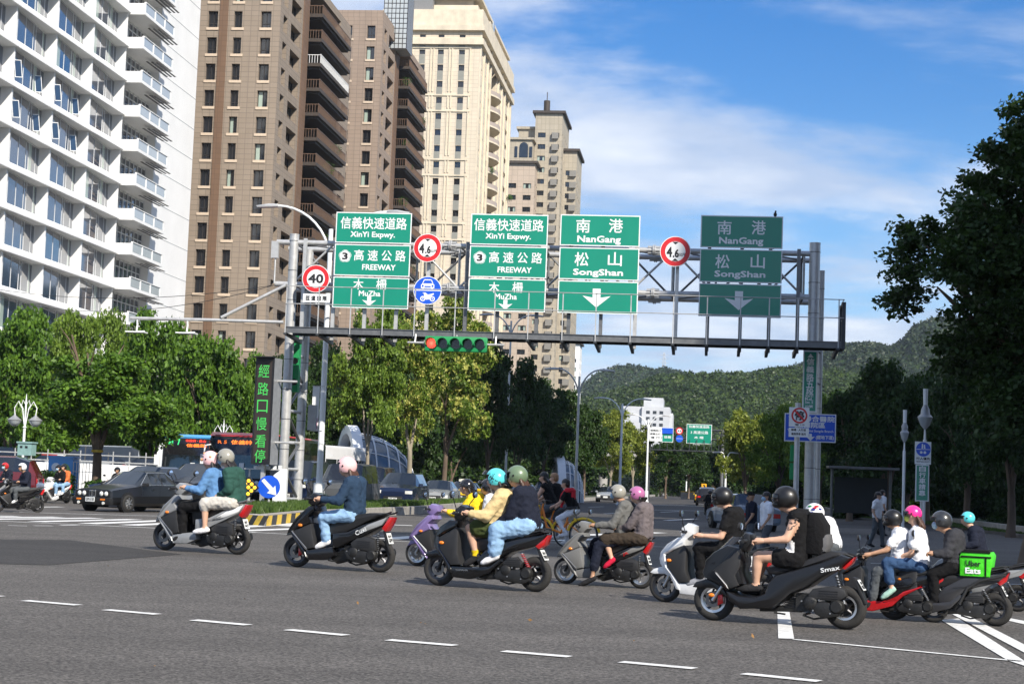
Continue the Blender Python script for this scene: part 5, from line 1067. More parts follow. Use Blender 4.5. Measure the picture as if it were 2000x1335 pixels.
def skin_body(caps, mats, root, name='body', voxel=.017, extra=None, seed=0, wrinkle=.0085):
    """caps: (p0, p1, r0, r1, material index); one continuous skin, coloured by the nearest limb"""
    mb = MB()
    for p0, p1, r0, r1, k in caps: capsule(mb, p0, p1, r0, r1)
    v, fs = remeshed(mb, voxel, 3)
    A = np.array([tuple(c[0]) for c in caps]); B = np.array([tuple(c[1]) for c in caps]); r0 = np.array([c[2] for c in caps]); r1 = np.array([c[3] for c in caps]); K = np.array([c[4] for c in caps])
    def near(P):
        best = np.full(len(P), 9e9); bi = np.zeros(len(P), int)
        for i in range(len(A)):
            d = B[i]-A[i]; t = np.clip(((P-A[i])@d)/max(d@d, 1e-8), 0, 1); q = np.linalg.norm(P-A[i]-t[:, None]*d, axis=1)-(r0[i]+(r1[i]-r0[i])*t); m = q < best; best[m] = q[m]; bi[m] = i
        return K[bi]
    kv = near(v); c0 = v.mean(0); F = np.array([f if len(f) == 4 else (*f, f[-1]) for f in fs])
    n_ = np.cross(v[F[:, 2]]-v[F[:, 0]], v[F[:, 3]]-v[F[:, 1]]); vn = np.zeros_like(v)
    for j in range(4): np.add.at(vn, F[:, j], n_)
    vn /= np.linalg.norm(vn, axis=1)[:, None]+1e-9
    w = np.array([(1.1-2.6*abs(pnoise(Vector((p[0]*9, p[1]*9, p[2]*15+seed))))+.8*pnoise(Vector((p[0]*26+p[2]*14, p[1]*26, p[2]*16+seed)))) for p in v]); v = v+vn*(w*wrinkle*(kv != 0)*(kv != 3))[:, None]
    kf = near(v[F].mean(1)); out = MB(); out.v = [tuple(p) for p in v]; out.f = fs; out.mi = [int(k) for k in kf]; out.sm = [True]*len(fs)
    if extra: o = len(out.v); out.v += extra.v; out.f += [tuple(i+o for i in f) for f in extra.f]; out.mi += extra.mi; out.sm += extra.sm
    me = out.mesh(name, mats, ang=80); return link(name, me, root)
def hand_geo(mb, w, d, side, grip=True, m=0):
    """palm, four unequal bent fingers and a thumb from wrist w pointing along d"""
    w = Vector(w); d = Vector(d).normalized(); s = Vector((0, 1, 0)); up = d.cross(s).normalized(); up = up if up.z > 0 else -up
    if abs(d.y) > .8: s = Vector((1, 0, 0))
    o = MB(); k0 = len(mb.v)
    capsule(o, w-d*.01, w+d*.05, .028, .036, 8)
    for i, (yy, ln) in enumerate(((-.031, .062), (-.011, .075), (.010, .072), (.029, .055))):
        b = w+d*.062+s*yy; c = -1 if grip else -.35
        p1 = b+d*ln*.42+up*.004; p2 = p1+d*ln*.15+up*c*ln*.36; p3 = p2-d*ln*(.22 if grip else -.2)+up*c*ln*.22
        o.tube([b-d*.02, b, p1, p2, p3], .01, 6, rs=[.011, .0115, .0105, .009, .007])
    t0 = w+d*.02-s*.03*side*0+s*(.032 if side < 0 else -.032); t1 = t0+d*.03+s*(.018 if side < 0 else -.018)-up*.012; t2 = t1+d*.025-up*.014+s*(-.006 if side < 0 else .006); o.tube([w, t0, t1, t2], .011, 6, rs=[.015, .014, .011, .008])
    for f in o.f: pass
    mb.v += o.v; mb.f += [tuple(i+k0 for i in f) for f in o.f]; mb.mi += [m]*len(o.f); mb.sm += o.sm
def helmet(root, c, R_, yaw, m, style='open', visor=None, tilt=0, deco=None):
    hb = thing_part('helmet', root, c, (0, tilt, yaw)); n, k = 28, 18; out = MB(); 
    def shell(r, mi, rev=False):
        vs = []; fs = []
        for j in range(k+1):
            ph = math.pi*(j/k)-math.pi/2
            for i in range(n):
                t = 2*math.pi*i/n; sx = 1.1 if math.cos(t) > 0 else 1.04
                vs.append((r*sx*math.cos(ph)*math.cos(t), r*.93*math.cos(ph)*math.sin(t), r*math.sin(ph)*(1.02 if ph > 0 else 1.0)))
        for j in range(k):
            for i in range(n):
                ph = math.pi*((j+.5)/k)-math.pi/2; t = 2*math.pi*(i+.5)/n; x, z = math.cos(ph)*math.cos(t), math.sin(ph)
                if style == 'open': skip = (z < .30 and x < -.42) or z < -.62 or (z < -.45 and x < -.1)
                elif style == 'half': skip = (z < .22 and x < -.5) or z < -.1-(.3 if x > .2 else 0) or (z < .0 and x < -.2)
                else: skip = z < -.78 or (-.38 < z < .32 and x < -.5)
                if not skip:
                    q = (j*n+i, j*n+(i+1) % n, (j+1)*n+(i+1) % n, (j+1)*n+i); fs.append(q[::-1] if rev else q)
        out.add(vs, fs, True, mi)
    shell(R_, 0); shell(R_*.93, 1, True)
    if style == 'full': out.ell((-R_*.55, 0, -R_*.55), (R_*.6, R_*.62, R_*.33), 12, 8, 0)
    me = out.mesh('helmet', [m, M_blk]); hb.data = me
    tr = MB()
    zz = {'open': .32, 'half': .24, 'full': .34}[style]
    arc = []
    for i in range(15):
        t = math.pi/2+math.pi*i/14*.999; a = math.pi+(i-7)/7*1.15; rr = math.sqrt(1-zz*zz); arc.append((R_*1.05*rr*math.cos(a), R_*.95*rr*math.sin(a), R_*zz))
    tr.tube(arc, .007, 6)
    if style != 'full':
        for sgn in (-1, 1): tr.tube([(arc[0 if sgn < 0 else -1][0], arc[0 if sgn < 0 else -1][1], R_*zz), (-R_*.3, arc[0 if sgn < 0 else -1][1]*.95, -R_*.15), (-R_*.45, 0, -R_*.98)], .005, 5)
        tr.cyl((R_*.0, -R_*.955, 0), (0, -R_*.975, 0), .013, n=10)
    link('trim', tr.mesh('trim', [M_blk]), hb)
    if visor:
        vb = MB(); n2 = 16; vs = []; up = visor == 'up'
        for j in range(5):
            z = (-.35+.65*j/4) if not up else (.35+.4*j/4)
            for i in range(n2+1):
                a = math.pi+(i-n2/2)/(n2/2)*1.2; rr = math.sqrt(max(.05, 1-(z*.8)**2))*(1.12 if not up else 1.22); vs.append((R_*rr*1.04*math.cos(a)-(R_*.18 if up else 0), R_*.98*rr*math.sin(a), R_*z))
        vb.add(vs, [(j*(n2+1)+i, j*(n2+1)+i+1, (j+1)*(n2+1)+i+1, (j+1)*(n2+1)+i) for j in range(4) for i in range(n2)], True); link('visor', vb.mesh('visor', [M_visor]), hb)
    if deco: deco(hb, R_)
    return hb
def thing_part(name, root, loc, rot): o = bpy.data.objects.new(name, bpy.data.meshes.new(name)); COL.objects.link(o); o.parent = root; o.location = loc; o.rotation_euler = rot; return o
def visor_mat():
    m = bpy.data.materials.new('smoked_visor'); m.use_nodes = True; N = m.node_tree.nodes; b = N['Principled BSDF']; b.inputs['Base Color'].default_value = (.02, .02, .025, 1); b.inputs['Roughness'].default_value = .06; b.inputs['Alpha'].default_value = .62; b.inputs['Coat Weight'].default_value = .6; return m
M_visor = visor_mat()
def human(root, J, W_, cl, sleeve='long', leg='long', hand='grip', head_r=.098, hc=None, yaw=0, mask=None, hair=None, helm=None, loose=1.0, seed=0, skin=None, neck_skin=True, voxel=.017, female=False, foot_flat=False, upleg=None, handd=None, sock=False, look=(-1, 0, 0), headtilt=0, glasses=False, xcaps=None):
    """J: joints of both sides, each {'n': near, 'f': far}; W_: body width factor; cl: materials [skin, top, bottom, shoe, extra]"""
    skin = skin or skinA; mats = [skin, cl[0], cl[1], cl[2], cl[3] if len(cl) > 3 else s_white]; lo = .008*(.45+loose*.42); caps = []; g = J
    N_, F_ = 0, 1; sh, hp = g['sh'], g['hip']; chest = (sh[0]+sh[1])/2; pel = (hp[0]+hp[1])/2; spine = chest-pel; 
    ts = .115 if not female else .105; fw = spine.cross(Vector((0, 1, 0))).normalized()
    for q in (0, 1):
        s = sh[q]; h = hp[q]; c1 = chest.lerp(s, .45)-spine*.06; p1 = pel.lerp(h, .55); mid = c1.lerp(p1, .5)
        caps += [(c1, mid, ts+lo, ts-.004+lo*1.6, 1), (mid, p1+spine*.1, ts-.006+lo*1.6, .118+lo*1.4, 1), (p1+spine*.04, pel.lerp(h, .8), .118+lo*.6, .11+lo*.6, 2), (chest.lerp(s, .35), s, .085+lo, .066+lo, 1)]
        e, w = g['el'][q], g['wr'][q]; a1 = 1; a2 = 1 if sleeve == 'long' else 0; rA = .052+lo*1.3; rB = .045+lo*1.2
        if sleeve == 'none': caps.append((s, e, .058, .045, 0)); caps.append((e, w, .044, .029, 0))
        elif sleeve == 'short': m_ = s.lerp(e, .6); caps.append((s, m_, .058+lo, .056+lo*1.2, 1)); caps.append((m_.lerp(e, .1), e, .047, .041, 0)); caps.append((e, w, .041, .028, 0))
        else: caps.append((s, e, .064+lo, .054+lo*1.4, 1)); caps.append((e, w.lerp(e, .06), .053+lo*1.4, .036+lo*.9, 1))
        k, an = g['kn'][q], g['an'][q]; L0, L1 = .092+lo, .064+lo
        if leg == 'long': caps += [(h, k, L0, L1+.004, 2), (k, an.lerp(k, .05), L1+.002, .045+lo*1.6, 2)]
        elif leg == 'crop': m_ = k.lerp(an, .68); caps += [(h, k, L0, L1+.004, 2), (k, m_, L1+.002, .055+lo*1.6, 2), (m_, an, .038, .034, 0)]
        elif leg == 'wide': m_ = k.lerp(an, .8); caps += [(h, k, L0+.02, L1+.035, 2), (k, m_, L1+.035, .075+lo, 2), (m_, an, .036, .034, 4 if sock else 0)]
        elif leg == 'shorts': m_ = h.lerp(k, upleg or .62); caps += [(h, m_, L0+.012, .09+lo*1.3, 2), (m_.lerp(k, -.1), k, .066, .058, 0), (k, k.lerp(an, .35), .056, .058, 0), (k.lerp(an, .35), an, .056, .034, 0)]
        elif leg == 'knee': caps += [(h, k, L0+.008, .078+lo*1.2, 2), (k, k.lerp(an, .12), .076+lo, .074+lo, 2), (k.lerp(an, .1), k.lerp(an, .4), .052, .054, 0), (k.lerp(an, .4), an, .053, .034, 0)]
        if sock and leg != 'wide': caps.append((an.lerp(k, .16), an, .041, .04, 4))
        t = g['toe'][q]; d = (t-an); d.normalize(); heel = an-d*.045-UP*.035 if not foot_flat else an-d*.04-UP*.04
        toe = t; caps += [(an-UP*.015, heel, .038, .04, 3), (heel, toe.lerp(heel, .25), .043, .046, 3), (toe.lerp(heel, .3), toe, .046, .034, 3)]
    head = g['head']; nk = head-UP*.09+Vector((.02, 0, 0)); caps += [(chest+spine*.06, nk, .056, .05, 0 if neck_skin else 1)]
    lk = Vector(look).normalized(); hs = head_r/.098
    caps += [(head+UP*.025*hs-lk*.018, head-UP*.01-lk*.01, .09*hs, .085*hs, 0), (head+lk*.02*hs-UP*.02*hs, head+lk*.035*hs-UP*.085*hs, .068*hs, .042*hs, 0), (head+lk*.085*hs-UP*.005, head+lk*.108*hs-UP*.035*hs, .011, .014, 0), (head+lk*.085*hs-UP*.066*hs, head+lk*.087*hs-UP*.066*hs, .022, .022, 0)]
    ex = MB(); sd = lk.cross(UP).normalized()
    for q, side in ((0, -1), (1, 1)):
        w = g['wr'][q]; d = (w-g['el'][q]) if handd is None else Vector(handd); hand_geo(ex, w, d, side, hand == 'grip')
    for s_ in (-1, 1):
        ex.ell(head+lk*.078*hs+sd*s_*.032*hs+UP*.004, (.012, .012, .009), 8, 6, 5); ex.ell(head+sd*s_*.088*hs-UP*.015*hs, (.018, .012, .03), 8, 6, 0)
        ex.tube([head+lk*.088*hs+sd*s_*.018*hs+UP*.022*hs, head+lk*.082*hs+sd*s_*.045*hs+UP*.02*hs], .004, 5, 5)
    ex.tube([head+lk*.098*hs+sd*.02-UP*.066*hs, head+lk*.104*hs-UP*.067*hs, head+lk*.098*hs-sd*.02-UP*.066*hs], .005, 5, 6)
    body = skin_body(caps+(xcaps(J, chest, pel) if xcaps else []), mats+[M_eye, mat('lips', (.4, .13, .1), .5)], root, voxel=voxel, extra=ex, seed=seed)
    if mask:
        m = MB(); c = head+lk*.062*hs-UP*.05*hs; m.ell(c, (.055*hs, .062*hs, .056*hs), 16, 10); link('face_mask', m.mesh('face_mask', [mask]), root)
    if glasses:
        m = MB(); c = head+lk*.092*hs+UP*.004
        for s_ in (-1, 1): m.ell(c+sd*s_*.034, (.014, .03, .02), 10, 6)
        m.tube([head+sd*.09, c+sd*.05, c-sd*.05, head-sd*.09], .004, 5); link('glasses', m.mesh('glasses', [M_blk]), root)
    if hair:
        m = MB(); hm, ln = hair[0], hair[1]; b = head-lk*.03
        if len(hair) > 2 and hair[2] == 'cap': m.ell(head+UP*.03-lk*.012, (.106*hs, .102*hs, .098*hs), 18, 10, zmin=-.15); m.ell(head-lk*.05-UP*.01, (.07*hs, .09*hs, .09*hs), 14, 10)
        if ln > .05:
            for i in range(9):
                o = (i-4)*.018; r = random.Random(seed+i); back = -lk
                m.tube([b+sd*o+back*.05-UP*.02, b+sd*o*1.2+back*.095-UP*.1, b+sd*o*1.3+back*(.11+r.uniform(-.02, .03))-UP*(ln*.6), b+sd*o*1.1+back*(.10+r.uniform(-.03, .05))-UP*(ln*r.uniform(.85, 1.1))], .02, 7, rs=[.02, .024, .02, .006])
        link('hair', m.mesh('hair', [hm]), root)
    if helm: helmet(root, head+UP*.012-lk*.008, helm[1], yaw, helm[0], helm[2], helm[3] if len(helm) > 3 else None, headtilt, helm[4] if len(helm) > 4 else None)
    return body
# ================= SCOOTERS =================
TH = R(23)
class Tr:
    """turns points traced on the enlarged photograph into the machine's own side-view metres"""
    def __init__(t, f, r, wb, th=TH):
        t.f, t.wb, t.th = f, wb, th; dx, dy = r[0]-f[0], r[1]-f[1]; t.L = math.hypot(dx, dy); t.c, t.s = dx/t.L, dy/t.L; t.k = wb*math.cos(th)/t.L
    def __call__(t, x, y, lat=0.0):
        a, b = x-t.f[0], y-t.f[1]; u = (a*t.c+b*t.s)*t.k-t.wb*math.cos(t.th)/2; z = -(-a*t.s+b*t.c)*t.k
        return Vector(((u-lat*math.sin(t.th))/math.cos(t.th), lat, z))
    def P(t, pts, lat=0.0): return [(v.x, v.z) for v in (t(x, y, lat) for x, y in pts)]
M_tyre = mat('tyre_rubber', (.022, .021, .02), .85, 0, .2, 30, .3, 80); M_rimd = metal('dark_rim', (.06, .06, .065)); M_rims = metal('silver_rim', (.6, .6, .6), .3); M_disc = metal('brake_disc', (.2, .19, .18), .4); M_seat = mat('seat_vinyl', (.014, .014, .015), .55, 0, .1, 20, .15, 150)
M_dk = plastic('dark_grey_plastic', (.02, .02, .021)); M_eng = mat('engine_casting', (.017, .017, .017), .5, .2, .25, 14, .2, 60, dirt=.4); M_alu = metal('aluminium', (.42, .42, .42), .4); M_amber = mat('amber_lens', (.75, .2, .01), .25, coat=.6); M_tail = mat('red_lens', (.5, .01, .012), .18, coat=.8); M_mir = mat('mirror_glass', (.55, .7, .95), .03, .9, 0); M_plate = mat('number_plate', (.74, .76, .75), .4); M_clear = mat('clear_lens', (.5, .5, .5), .12, 0, .1, 5, coat=1)
def wheel(root, x, Rw, w, rim, front, spokes=5, ring=None, discm=None):
    t = MB(); t.torus((x, 0, Rw), Rw-w*.5, w*.5, 'y', 36, 12, sq=w/w*1.0); o = link('wheel', t.mesh('wheel', [M_tyre]), root)
    r = MB(); ri = Rw-w*.86; r.lathe([(ri-.02, -.035), (ri+.012, -.04), (ri+.012, .04), (ri-.02, .035), (ri-.02, -.035)], (x, 0, Rw), 'y', 36, 1 if ring else 0)
    for i in range(spokes):
        a = 2*math.pi*i/spokes+.3; c, s = math.cos(a), math.sin(a); p = [(x+c*.03, 0, Rw+s*.03), (x+c*ri*.6-s*.02, 0, Rw+s*ri*.6+c*.02), (x+c*(ri-.01), 0, Rw+s*(ri-.01))]; r.tube(p, .014, 6, rs=[.02, .013, .016])
    r.cyl((x, -.045, Rw), (x, .045, Rw), .036, n=14); link('rim', r.mesh('rim', [rim, ring or rim]), o)
    if front: d = MB(); d.lathe([(.045, -.05), (ri*.62, -.05), (ri*.62, -.046), (.045, -.046)], (x, 0, Rw), 'y', 28, smooth=False); link('brake_disc', d.mesh('brake_disc', [discm or M_disc]), o)
    return o
def scooter(name, label, t, sp, loc, rz, cat='scooter'):
    root = thing(name, label, cat, loc, rz, 'scooters crossing the junction'); wb = t.wb; Rf, Rr, tw = sp.get('Rf', .215), sp.get('Rr', .215), sp.get('tw', .08); b = sp['paint']; b2 = sp.get('paint2', b)
    wheel(root, -wb/2, Rf, tw, sp.get('rim', M_rimd), True, sp.get('spokes', 5), sp.get('ring')); wheel(root, wb/2, Rr, tw*1.08, sp.get('rim', M_rimd), False, sp.get('spokes', 5), sp.get('ring'))
    def sl(nm, pts, w, m, bev=.018, yc=0, lat=0, par=None):
        q = MB(); q.slab(t.P(pts, lat), w, bev, yc); return q.build(nm, [m], par or root)
    nose = t(*sp['nose']).x
    def wsh(x, z): return sp.get('ws', .19)*min(1, .42+(x-nose)/.34)
    sl('front_shield', sp['shield'], wsh, b, .03); 
    if 'inner' in sp: sl('leg_shield', sp['inner'], lambda x, z: wsh(x, z)+.012, sp.get('inner_m', M_dk), .02)
    if 'stripe' in sp: sl('shield_trim', sp['stripe'], lambda x, z: wsh(x, z)+.02, sp.get('stripe_m', M_alu), .008)
    if 'fender' in sp: sl('front_fender', sp['fender'], .075, sp.get('fender_m', b), .015)
    if 'floor' in sp: sl('floorboard', sp['floor'], .17, sp.get('floor_m', b2), .02)
    if 'hull' in sp: sl('side_fairing', sp['hull'], sp.get('wh', .19), b2, .04)
    if 'rear' in sp: sl('rear_body', sp['rear'], lambda x, z: .165 if x < wb*.35 else max(.06, .165-(x-wb*.35)*.28), sp.get('rear_m', b), .035)
    if 'rear2' in sp: sl('rear_trim', sp['rear2'], lambda x, z: .172 if x < wb*.35 else max(.065, .172-(x-wb*.35)*.28), sp.get('rear2_m', M_alu), .02)
    sl('seat', sp['seat'], lambda x, z: .12 if x < 0 else .15, M_seat, .03)
    if 'tail' in sp: sl('tail_light', sp['tail'], .09, M_tail, .012)
    if 'grab' in sp:
        for s_ in (-1, 1): g = [t(x, y) for x, y in sp['grab']]; q = MB(); q.tube([Vector((p.x, s_*(.12-.04*i/len(g)), p.z)) for i, p in enumerate(g)], .012, 8); q.build('grab_rail', [sp.get('grab_m', M_blk)], root)
    # steering head, fork, bars
    h = t(*sp['grip']); axle = Vector((-wb/2, 0, Rf)); hd = Vector((h.x-.02, 0, h.z-.08))
    for s_ in (-1, 1): q = MB(); q.cyl((axle.x, s_*.062, axle.z-.01), (axle.x+(hd.x-axle.x)*.45, s_*.06, axle.z+(hd.z-axle.z)*.45), .021, .018, n=10); q.build('fork_leg', [sp.get('fork_m', M_eng)], root)
    if sp.get('caliper'): q = MB(); q.slab([(axle.x+.06, Rf-.06), (axle.x+.12, Rf-.03), (axle.x+.11, Rf+.06), (axle.x+.06, Rf+.05)], .02, .008, -.065); q.build('brake_caliper', [sp['caliper']], root)
    q = MB(); q.tube([(h.x+.0, -.33, h.z), (h.x-.01, -.2, h.z+.005), (h.x-.05, -.08, h.z-.03), (h.x-.05, .08, h.z-.03), (h.x-.01, .2, h.z+.005), (h.x, .33, h.z)], .013, 8); hb = q.build('handlebar', [M_blk], root)
    for s_ in (-1, 1):
        q = MB(); q.cyl((h.x, s_*.22, h.z), (h.x, s_*.345, h.z), .018, n=10); q.cyl((h.x, s_*.345, h.z), (h.x, s_*.36, h.z), .021, n=10); q.build('grip', [M_seat], hb)
        q = MB(); q.tube([(h.x-.03, s_*.2, h.z+.0), (h.x-.06, s_*.26, h.z+.005), (h.x-.05, s_*.34, h.z-.01)], .006, 6); q.build('brake_lever', [M_alu], hb)
        mh = sp.get('mirror', .2); e = Vector((h.x-.03, s_*.33, h.z+mh)); q = MB(); q.tube([(h.x-.03, s_*.18, h.z+.01), (h.x-.05, s_*.22, h.z+mh*.55), tuple(e)], .006, 6); q.ell(e+Vector((-.01, s_*.015, .03)), (.02, .062, .044), 14, 8); mr = q.build('mirror', [M_blk], hb); q = MB(); q.ell(e+Vector((.0115, s_*.015, .03)), (.002, .055, .038), 14, 6); q.build('mirror_glass', [M_mir], hb)
    q = MB(); q.slab(t.P(sp['cowl']), lambda x, z: .13, .035); q.build('handlebar_cowl', [sp.get('cowl_m', b)], root)
    c0 = sum((t(*p) for p in sp['cowl']), Vector())/len(sp['cowl']); q = MB(); mnx = min(t(*p).x for p in sp['cowl']); q.ell((mnx+.03, 0, c0.z-.01), (.05, .09, .05), 14, 9); q.build('headlight', [M_clear], root)
    p = t(*sp.get('ind', sp['nose'])); 
    for s_ in (-1, 1): q = MB(); q.ell((p.x, s_*(wsh(p.x, p.z)+.005), p.z), (.035, .018, .022), 12, 7); q.build('indicator', [M_amber], root)
    # engine, transmission, air box, shock, exhaust, stand
    sl('transmission_case', sp['cvt'], .05, M_eng, .02, -.12); cb = t(*sp['cvt'][0]); ax = Vector((wb/2, 0, Rr))
    q = MB(); q.lathe([(0, -.185), (.055, -.185), (.075, -.165), (.08, -.12)], (ax.x-.06, 0, ax.z+.01), 'y', 18); q.build('case_cover', [M_eng], root); q = MB(); q.lathe([(0, -.18), (.05, -.18), (.07, -.165), (.075, -.12)], (ax.x-.33, 0, ax.z+.035), 'y', 18); q.build('case_cover', [M_eng], root)
    sl('air_box', sp['air'], .04, M_dk, .018, -.13)
    q = MB(); q.box(ax.x-.5, ax.x-.3, -.09, .09, Rr-.06, Rr+.12); q.cyl((ax.x-.52, -.05, Rr), (ax.x-.52, .05, Rr+.0), .07, n=12)
    for i in range(6): q.box(ax.x-.62, ax.x-.5, -.07, .07, Rr-.03+i*.022, Rr-.02+i*.022)
    q.cyl((ax.x-.4, -.14, Rr-.09), (ax.x-.4, .14, Rr-.09), .012, n=6); q.build('engine', [M_eng], root)
    q = MB(); q.cyl((ax.x-.5, .14, Rr-.04), (ax.x+.12, .17, Rr+.05), .045, .055, n=14); q.build('exhaust', [M_eng], root)
    sa, sb = t(*sp['shock'][0]), t(*sp['shock'][1]); q = MB(); q.cyl((sa.x, -.1, sa.z), (sb.x, -.1, sb.z), .014, n=8); d = sb-sa
    for i in range(9): c = sa+d*(i+.8)/10.5; q.lathe([(.018, -.006), (.03, 0), (.018, .006)], (c.x, -.1, c.z), 'z', 12, 1)
    q.build('rear_shock', [M_alu, sp.get('shock_m', M_blk)], root)
    q = MB(); q.tube([(ax.x-.42, -.09, Rr-.1), (ax.x-.3, -.12, Rr-.13), (ax.x-.15, -.12, Rr-.1)], .011, 6); q.build('centre_stand', [M_eng], root); q = MB(); q.tube([(ax.x-.6, -.12, Rr-.1), (ax.x-.72, -.13, Rr-.09)], .01, 6); q.build('side_stand', [M_eng], root)
    sl('frame', sp.get('under', sp['cvt']), .06, M_eng, .02)
    # panel gaps, cables, cooling ribs
    rp_ = t.P(sp.get('hull') or sp['rear']); q = MB(); xs_ = [p[0] for p in rp_]; zs_ = [p[1] for p in rp_]; cx_, cz_ = sum(xs_)/len(xs_), sum(zs_)/len(zs_)
    q.tube([(cx_-.22, -.176, cz_-.03), (cx_-.05, -.18, cz_-.01), (cx_+.12, -.176, cz_+.05)], .0035, 5); q.build('panel_gap', [M_blk], root)
    for s_ in (-1, 1): q = MB(); q.tube([(h.x-.02, s_*.2, h.z-.01), (h.x-.1, s_*.15, h.z+.03), (h.x-.08, s_*.07, h.z-.06), (h.x-.04, s_*.05, h.z-.18)], .005, 5); q.build('cable', [M_blk], root)
    ap = t.P(sp['air']); ax_, az_ = sum(p[0] for p in ap)/len(ap), sum(p[1] for p in ap)/len(ap)
    for i in range(4): q = MB(); q.box(ax_-.1, ax_+.1, -.176, -.170, az_-.04+i*.024, az_-.034+i*.024); q.build('rib', [M_blk], root)
    for dx, dz in ((-.42, .05), (-.24, .07), (-.12, -.06), (-.3, -.04)): q = MB(); q.cyl((ax.x+dx, -.165, ax.z+dz), (ax.x+dx, -.178, ax.z+dz), .009, n=8); q.build('bolt', [M_alu], root)
    # rear mudguard and plate
    pc = [t(*p) for p in sp['plate']]; a, c = pc[0], pc[1]; q = MB(); d = (c-a).normalized(); nn = Vector((d.z, 0, -d.x)); nn = nn if nn.x > 0 else -nn; hgt = (c-a).length
    q.slab([(a.x-.03, a.z+.04), (a.x+.012, a.z+.03), (c.x+.012, c.z-.02), (c.x+.05, c.z-.12), (c.x+.03, c.z-.13), (c.x-.03, c.z-.02)], .055, .008); mg = q.build('mudguard', [M_blk], root)
    W2 = .13; o = (a+c)/2+nn*.03; q = MB(); q.add([o-d*hgt/2+Vector((0, s_*W2/2, 0)) for s_ in (-1, 1)]+[o+d*hgt/2+Vector((0, s_*W2/2, 0)) for s_ in (1, -1)], [(0, 1, 2, 3)]); q.v += [tuple(Vector(v)-nn*.004) for v in q.v]; q.f += [(7, 6, 5, 4), (0, 4, 5, 1), (1, 5, 6, 2), (2, 6, 7, 3), (3, 7, 4, 0)]; q.mi += [0]*5; q.sm += [False]*5
    pl = q.build('number_plate', [M_plate], root)
    q = MB(); ra, rb_ = sp.get('reg', ('MQT', '6127')); text_into(q, ra, o-d*hgt*.17+nn*.003, Vector((0, 1, 0)), -d, W2*.62, hgt*.24, .03); text_into(q, rb_, o+d*hgt*.2+nn*.003, Vector((0, 1, 0)), -d, W2*.8, hgt*.3, .03); q.build('plate_lettering', [M_sblack], pl)
    if 'logo' in sp:
        for (bd, x, y, w_, h_, m_) in sp['logo']: p = t(x, y, -.17); q = MB(); ang = sp.get('logo_a', .25); ux = Vector((math.cos(ang), 0, math.sin(ang))); uz = Vector((-math.sin(ang), 0, math.cos(ang))); text_into(q, bd, (p.x, -sp.get('logo_y', .178), p.z), ux, uz, w_, h_, .01); q.build('lettering', [m_], root)
    return root
A_ = dict(nose=(185, 870), shield=[(182, 872), (215, 812), (330, 700), (470, 588), (525, 590), (535, 640), (470, 690), (500, 760), (300, 830), (330, 890), (420, 1010), (455, 1115), (385, 1060), (330, 960), (272, 855)],
    inner=[(292, 832), (495, 762), (505, 830), (522, 930), (520, 1000), (445, 1015), (385, 960)], stripe=[(275, 830), (292, 826), (450, 1000), (446, 1022), (430, 1012)],
    floor=[(430, 1015), (700, 1000), (720, 1080), (600, 1125), (430, 1118), (400, 1060)], rear=[(700, 860), (860, 850), (1020, 785), (1235, 720), (1190, 810), (1050, 885), (890, 950), (740, 1015), (690, 985)],
    rear2=[(900, 880), (1060, 790), (1240, 722), (1190, 800), (1040, 860)], seat=[(640, 800), (622, 755), (700, 740), (930, 690), (1080, 678), (1165, 682), (1205, 700), (1020, 780), (850, 855), (680, 880), (650, 920)],
    tail=[(1178, 835), (1262, 724), (1286, 730), (1262, 790), (1212, 862)], grab=[(1090, 705), (1180, 700), (1250, 690), (1288, 676)], grip=(510, 520), cowl=[(440, 560), (448, 490), (500, 455), (575, 480), (580, 550), (520, 600), (470, 585)], ind=(385, 775),
    cvt=[(820, 1045), (900, 1028), (1050, 1050), (1090, 1100), (1080, 1140), (1020, 1172), (900, 1150), (840, 1110)], air=[(885, 965), (950, 920), (1060, 905), (1140, 940), (1142, 1050), (1060, 1052), (900, 1015)],
    shock=[(1150, 880), (1130, 1080)], plate=[(1200, 885), (1225, 990)], under=[(640, 1090), (760, 1040), (880, 1060), (860, 1130), (700, 1165), (640, 1120)])
B_ = dict(nose=(355, 770), shield=[(355, 775), (375, 710), (450, 640), (560, 582), (640, 598), (625, 660), (520, 700), (440, 742), (450, 850), (545, 1000), (560, 1090), (515, 1070), (470, 950), (400, 872), (365, 830)],
    inner=[(436, 745), (620, 655), (640, 700), (622, 900), (650, 1005), (548, 1005), (446, 860)], fender=[(262, 905), (300, 872), (375, 855), (440, 885), (500, 960), (520, 1060), (470, 975), (400, 925), (300, 922)],
    floor=[(530, 1010), (780, 1035), (900, 1020), (990, 955), (1010, 990), (900, 1090), (700, 1140), (545, 1115)], rear=[(780, 965), (860, 880), (1020, 800), (1200, 775), (1400, 742), (1425, 762), (1350, 850), (1230, 880), (1100, 905), (1000, 960), (930, 1030), (800, 1040)],
    seat=[(740, 810), (760, 770), (900, 762), (1000, 780), (1200, 735), (1400, 712), (1412, 740), (1200, 790), (1000, 830), (860, 885), (760, 900)], tail=[(1310, 860), (1400, 790), (1425, 765), (1395, 850), (1340, 890)],
    grab=[(1150, 760), (1280, 720), (1370, 706), (1415, 712)], grip=(655, 530), cowl=[(575, 560), (590, 490), (650, 450), (710, 480), (700, 560), (640, 605), (590, 600)], ind=(470, 795),
    cvt=[(940, 1110), (1000, 1060), (1180, 1070), (1262, 1110), (1270, 1170), (1200, 1200), (1050, 1170), (960, 1150)], air=[(1015, 1005), (1075, 958), (1160, 950), (1205, 1010), (1190, 1050), (1090, 1045)], shock=[(1190, 920), (1262, 1085)], plate=[(1330, 905), (1368, 1000)],
    under=[(700, 1090), (850, 1090), (960, 1080), (960, 1150), (800, 1150)])
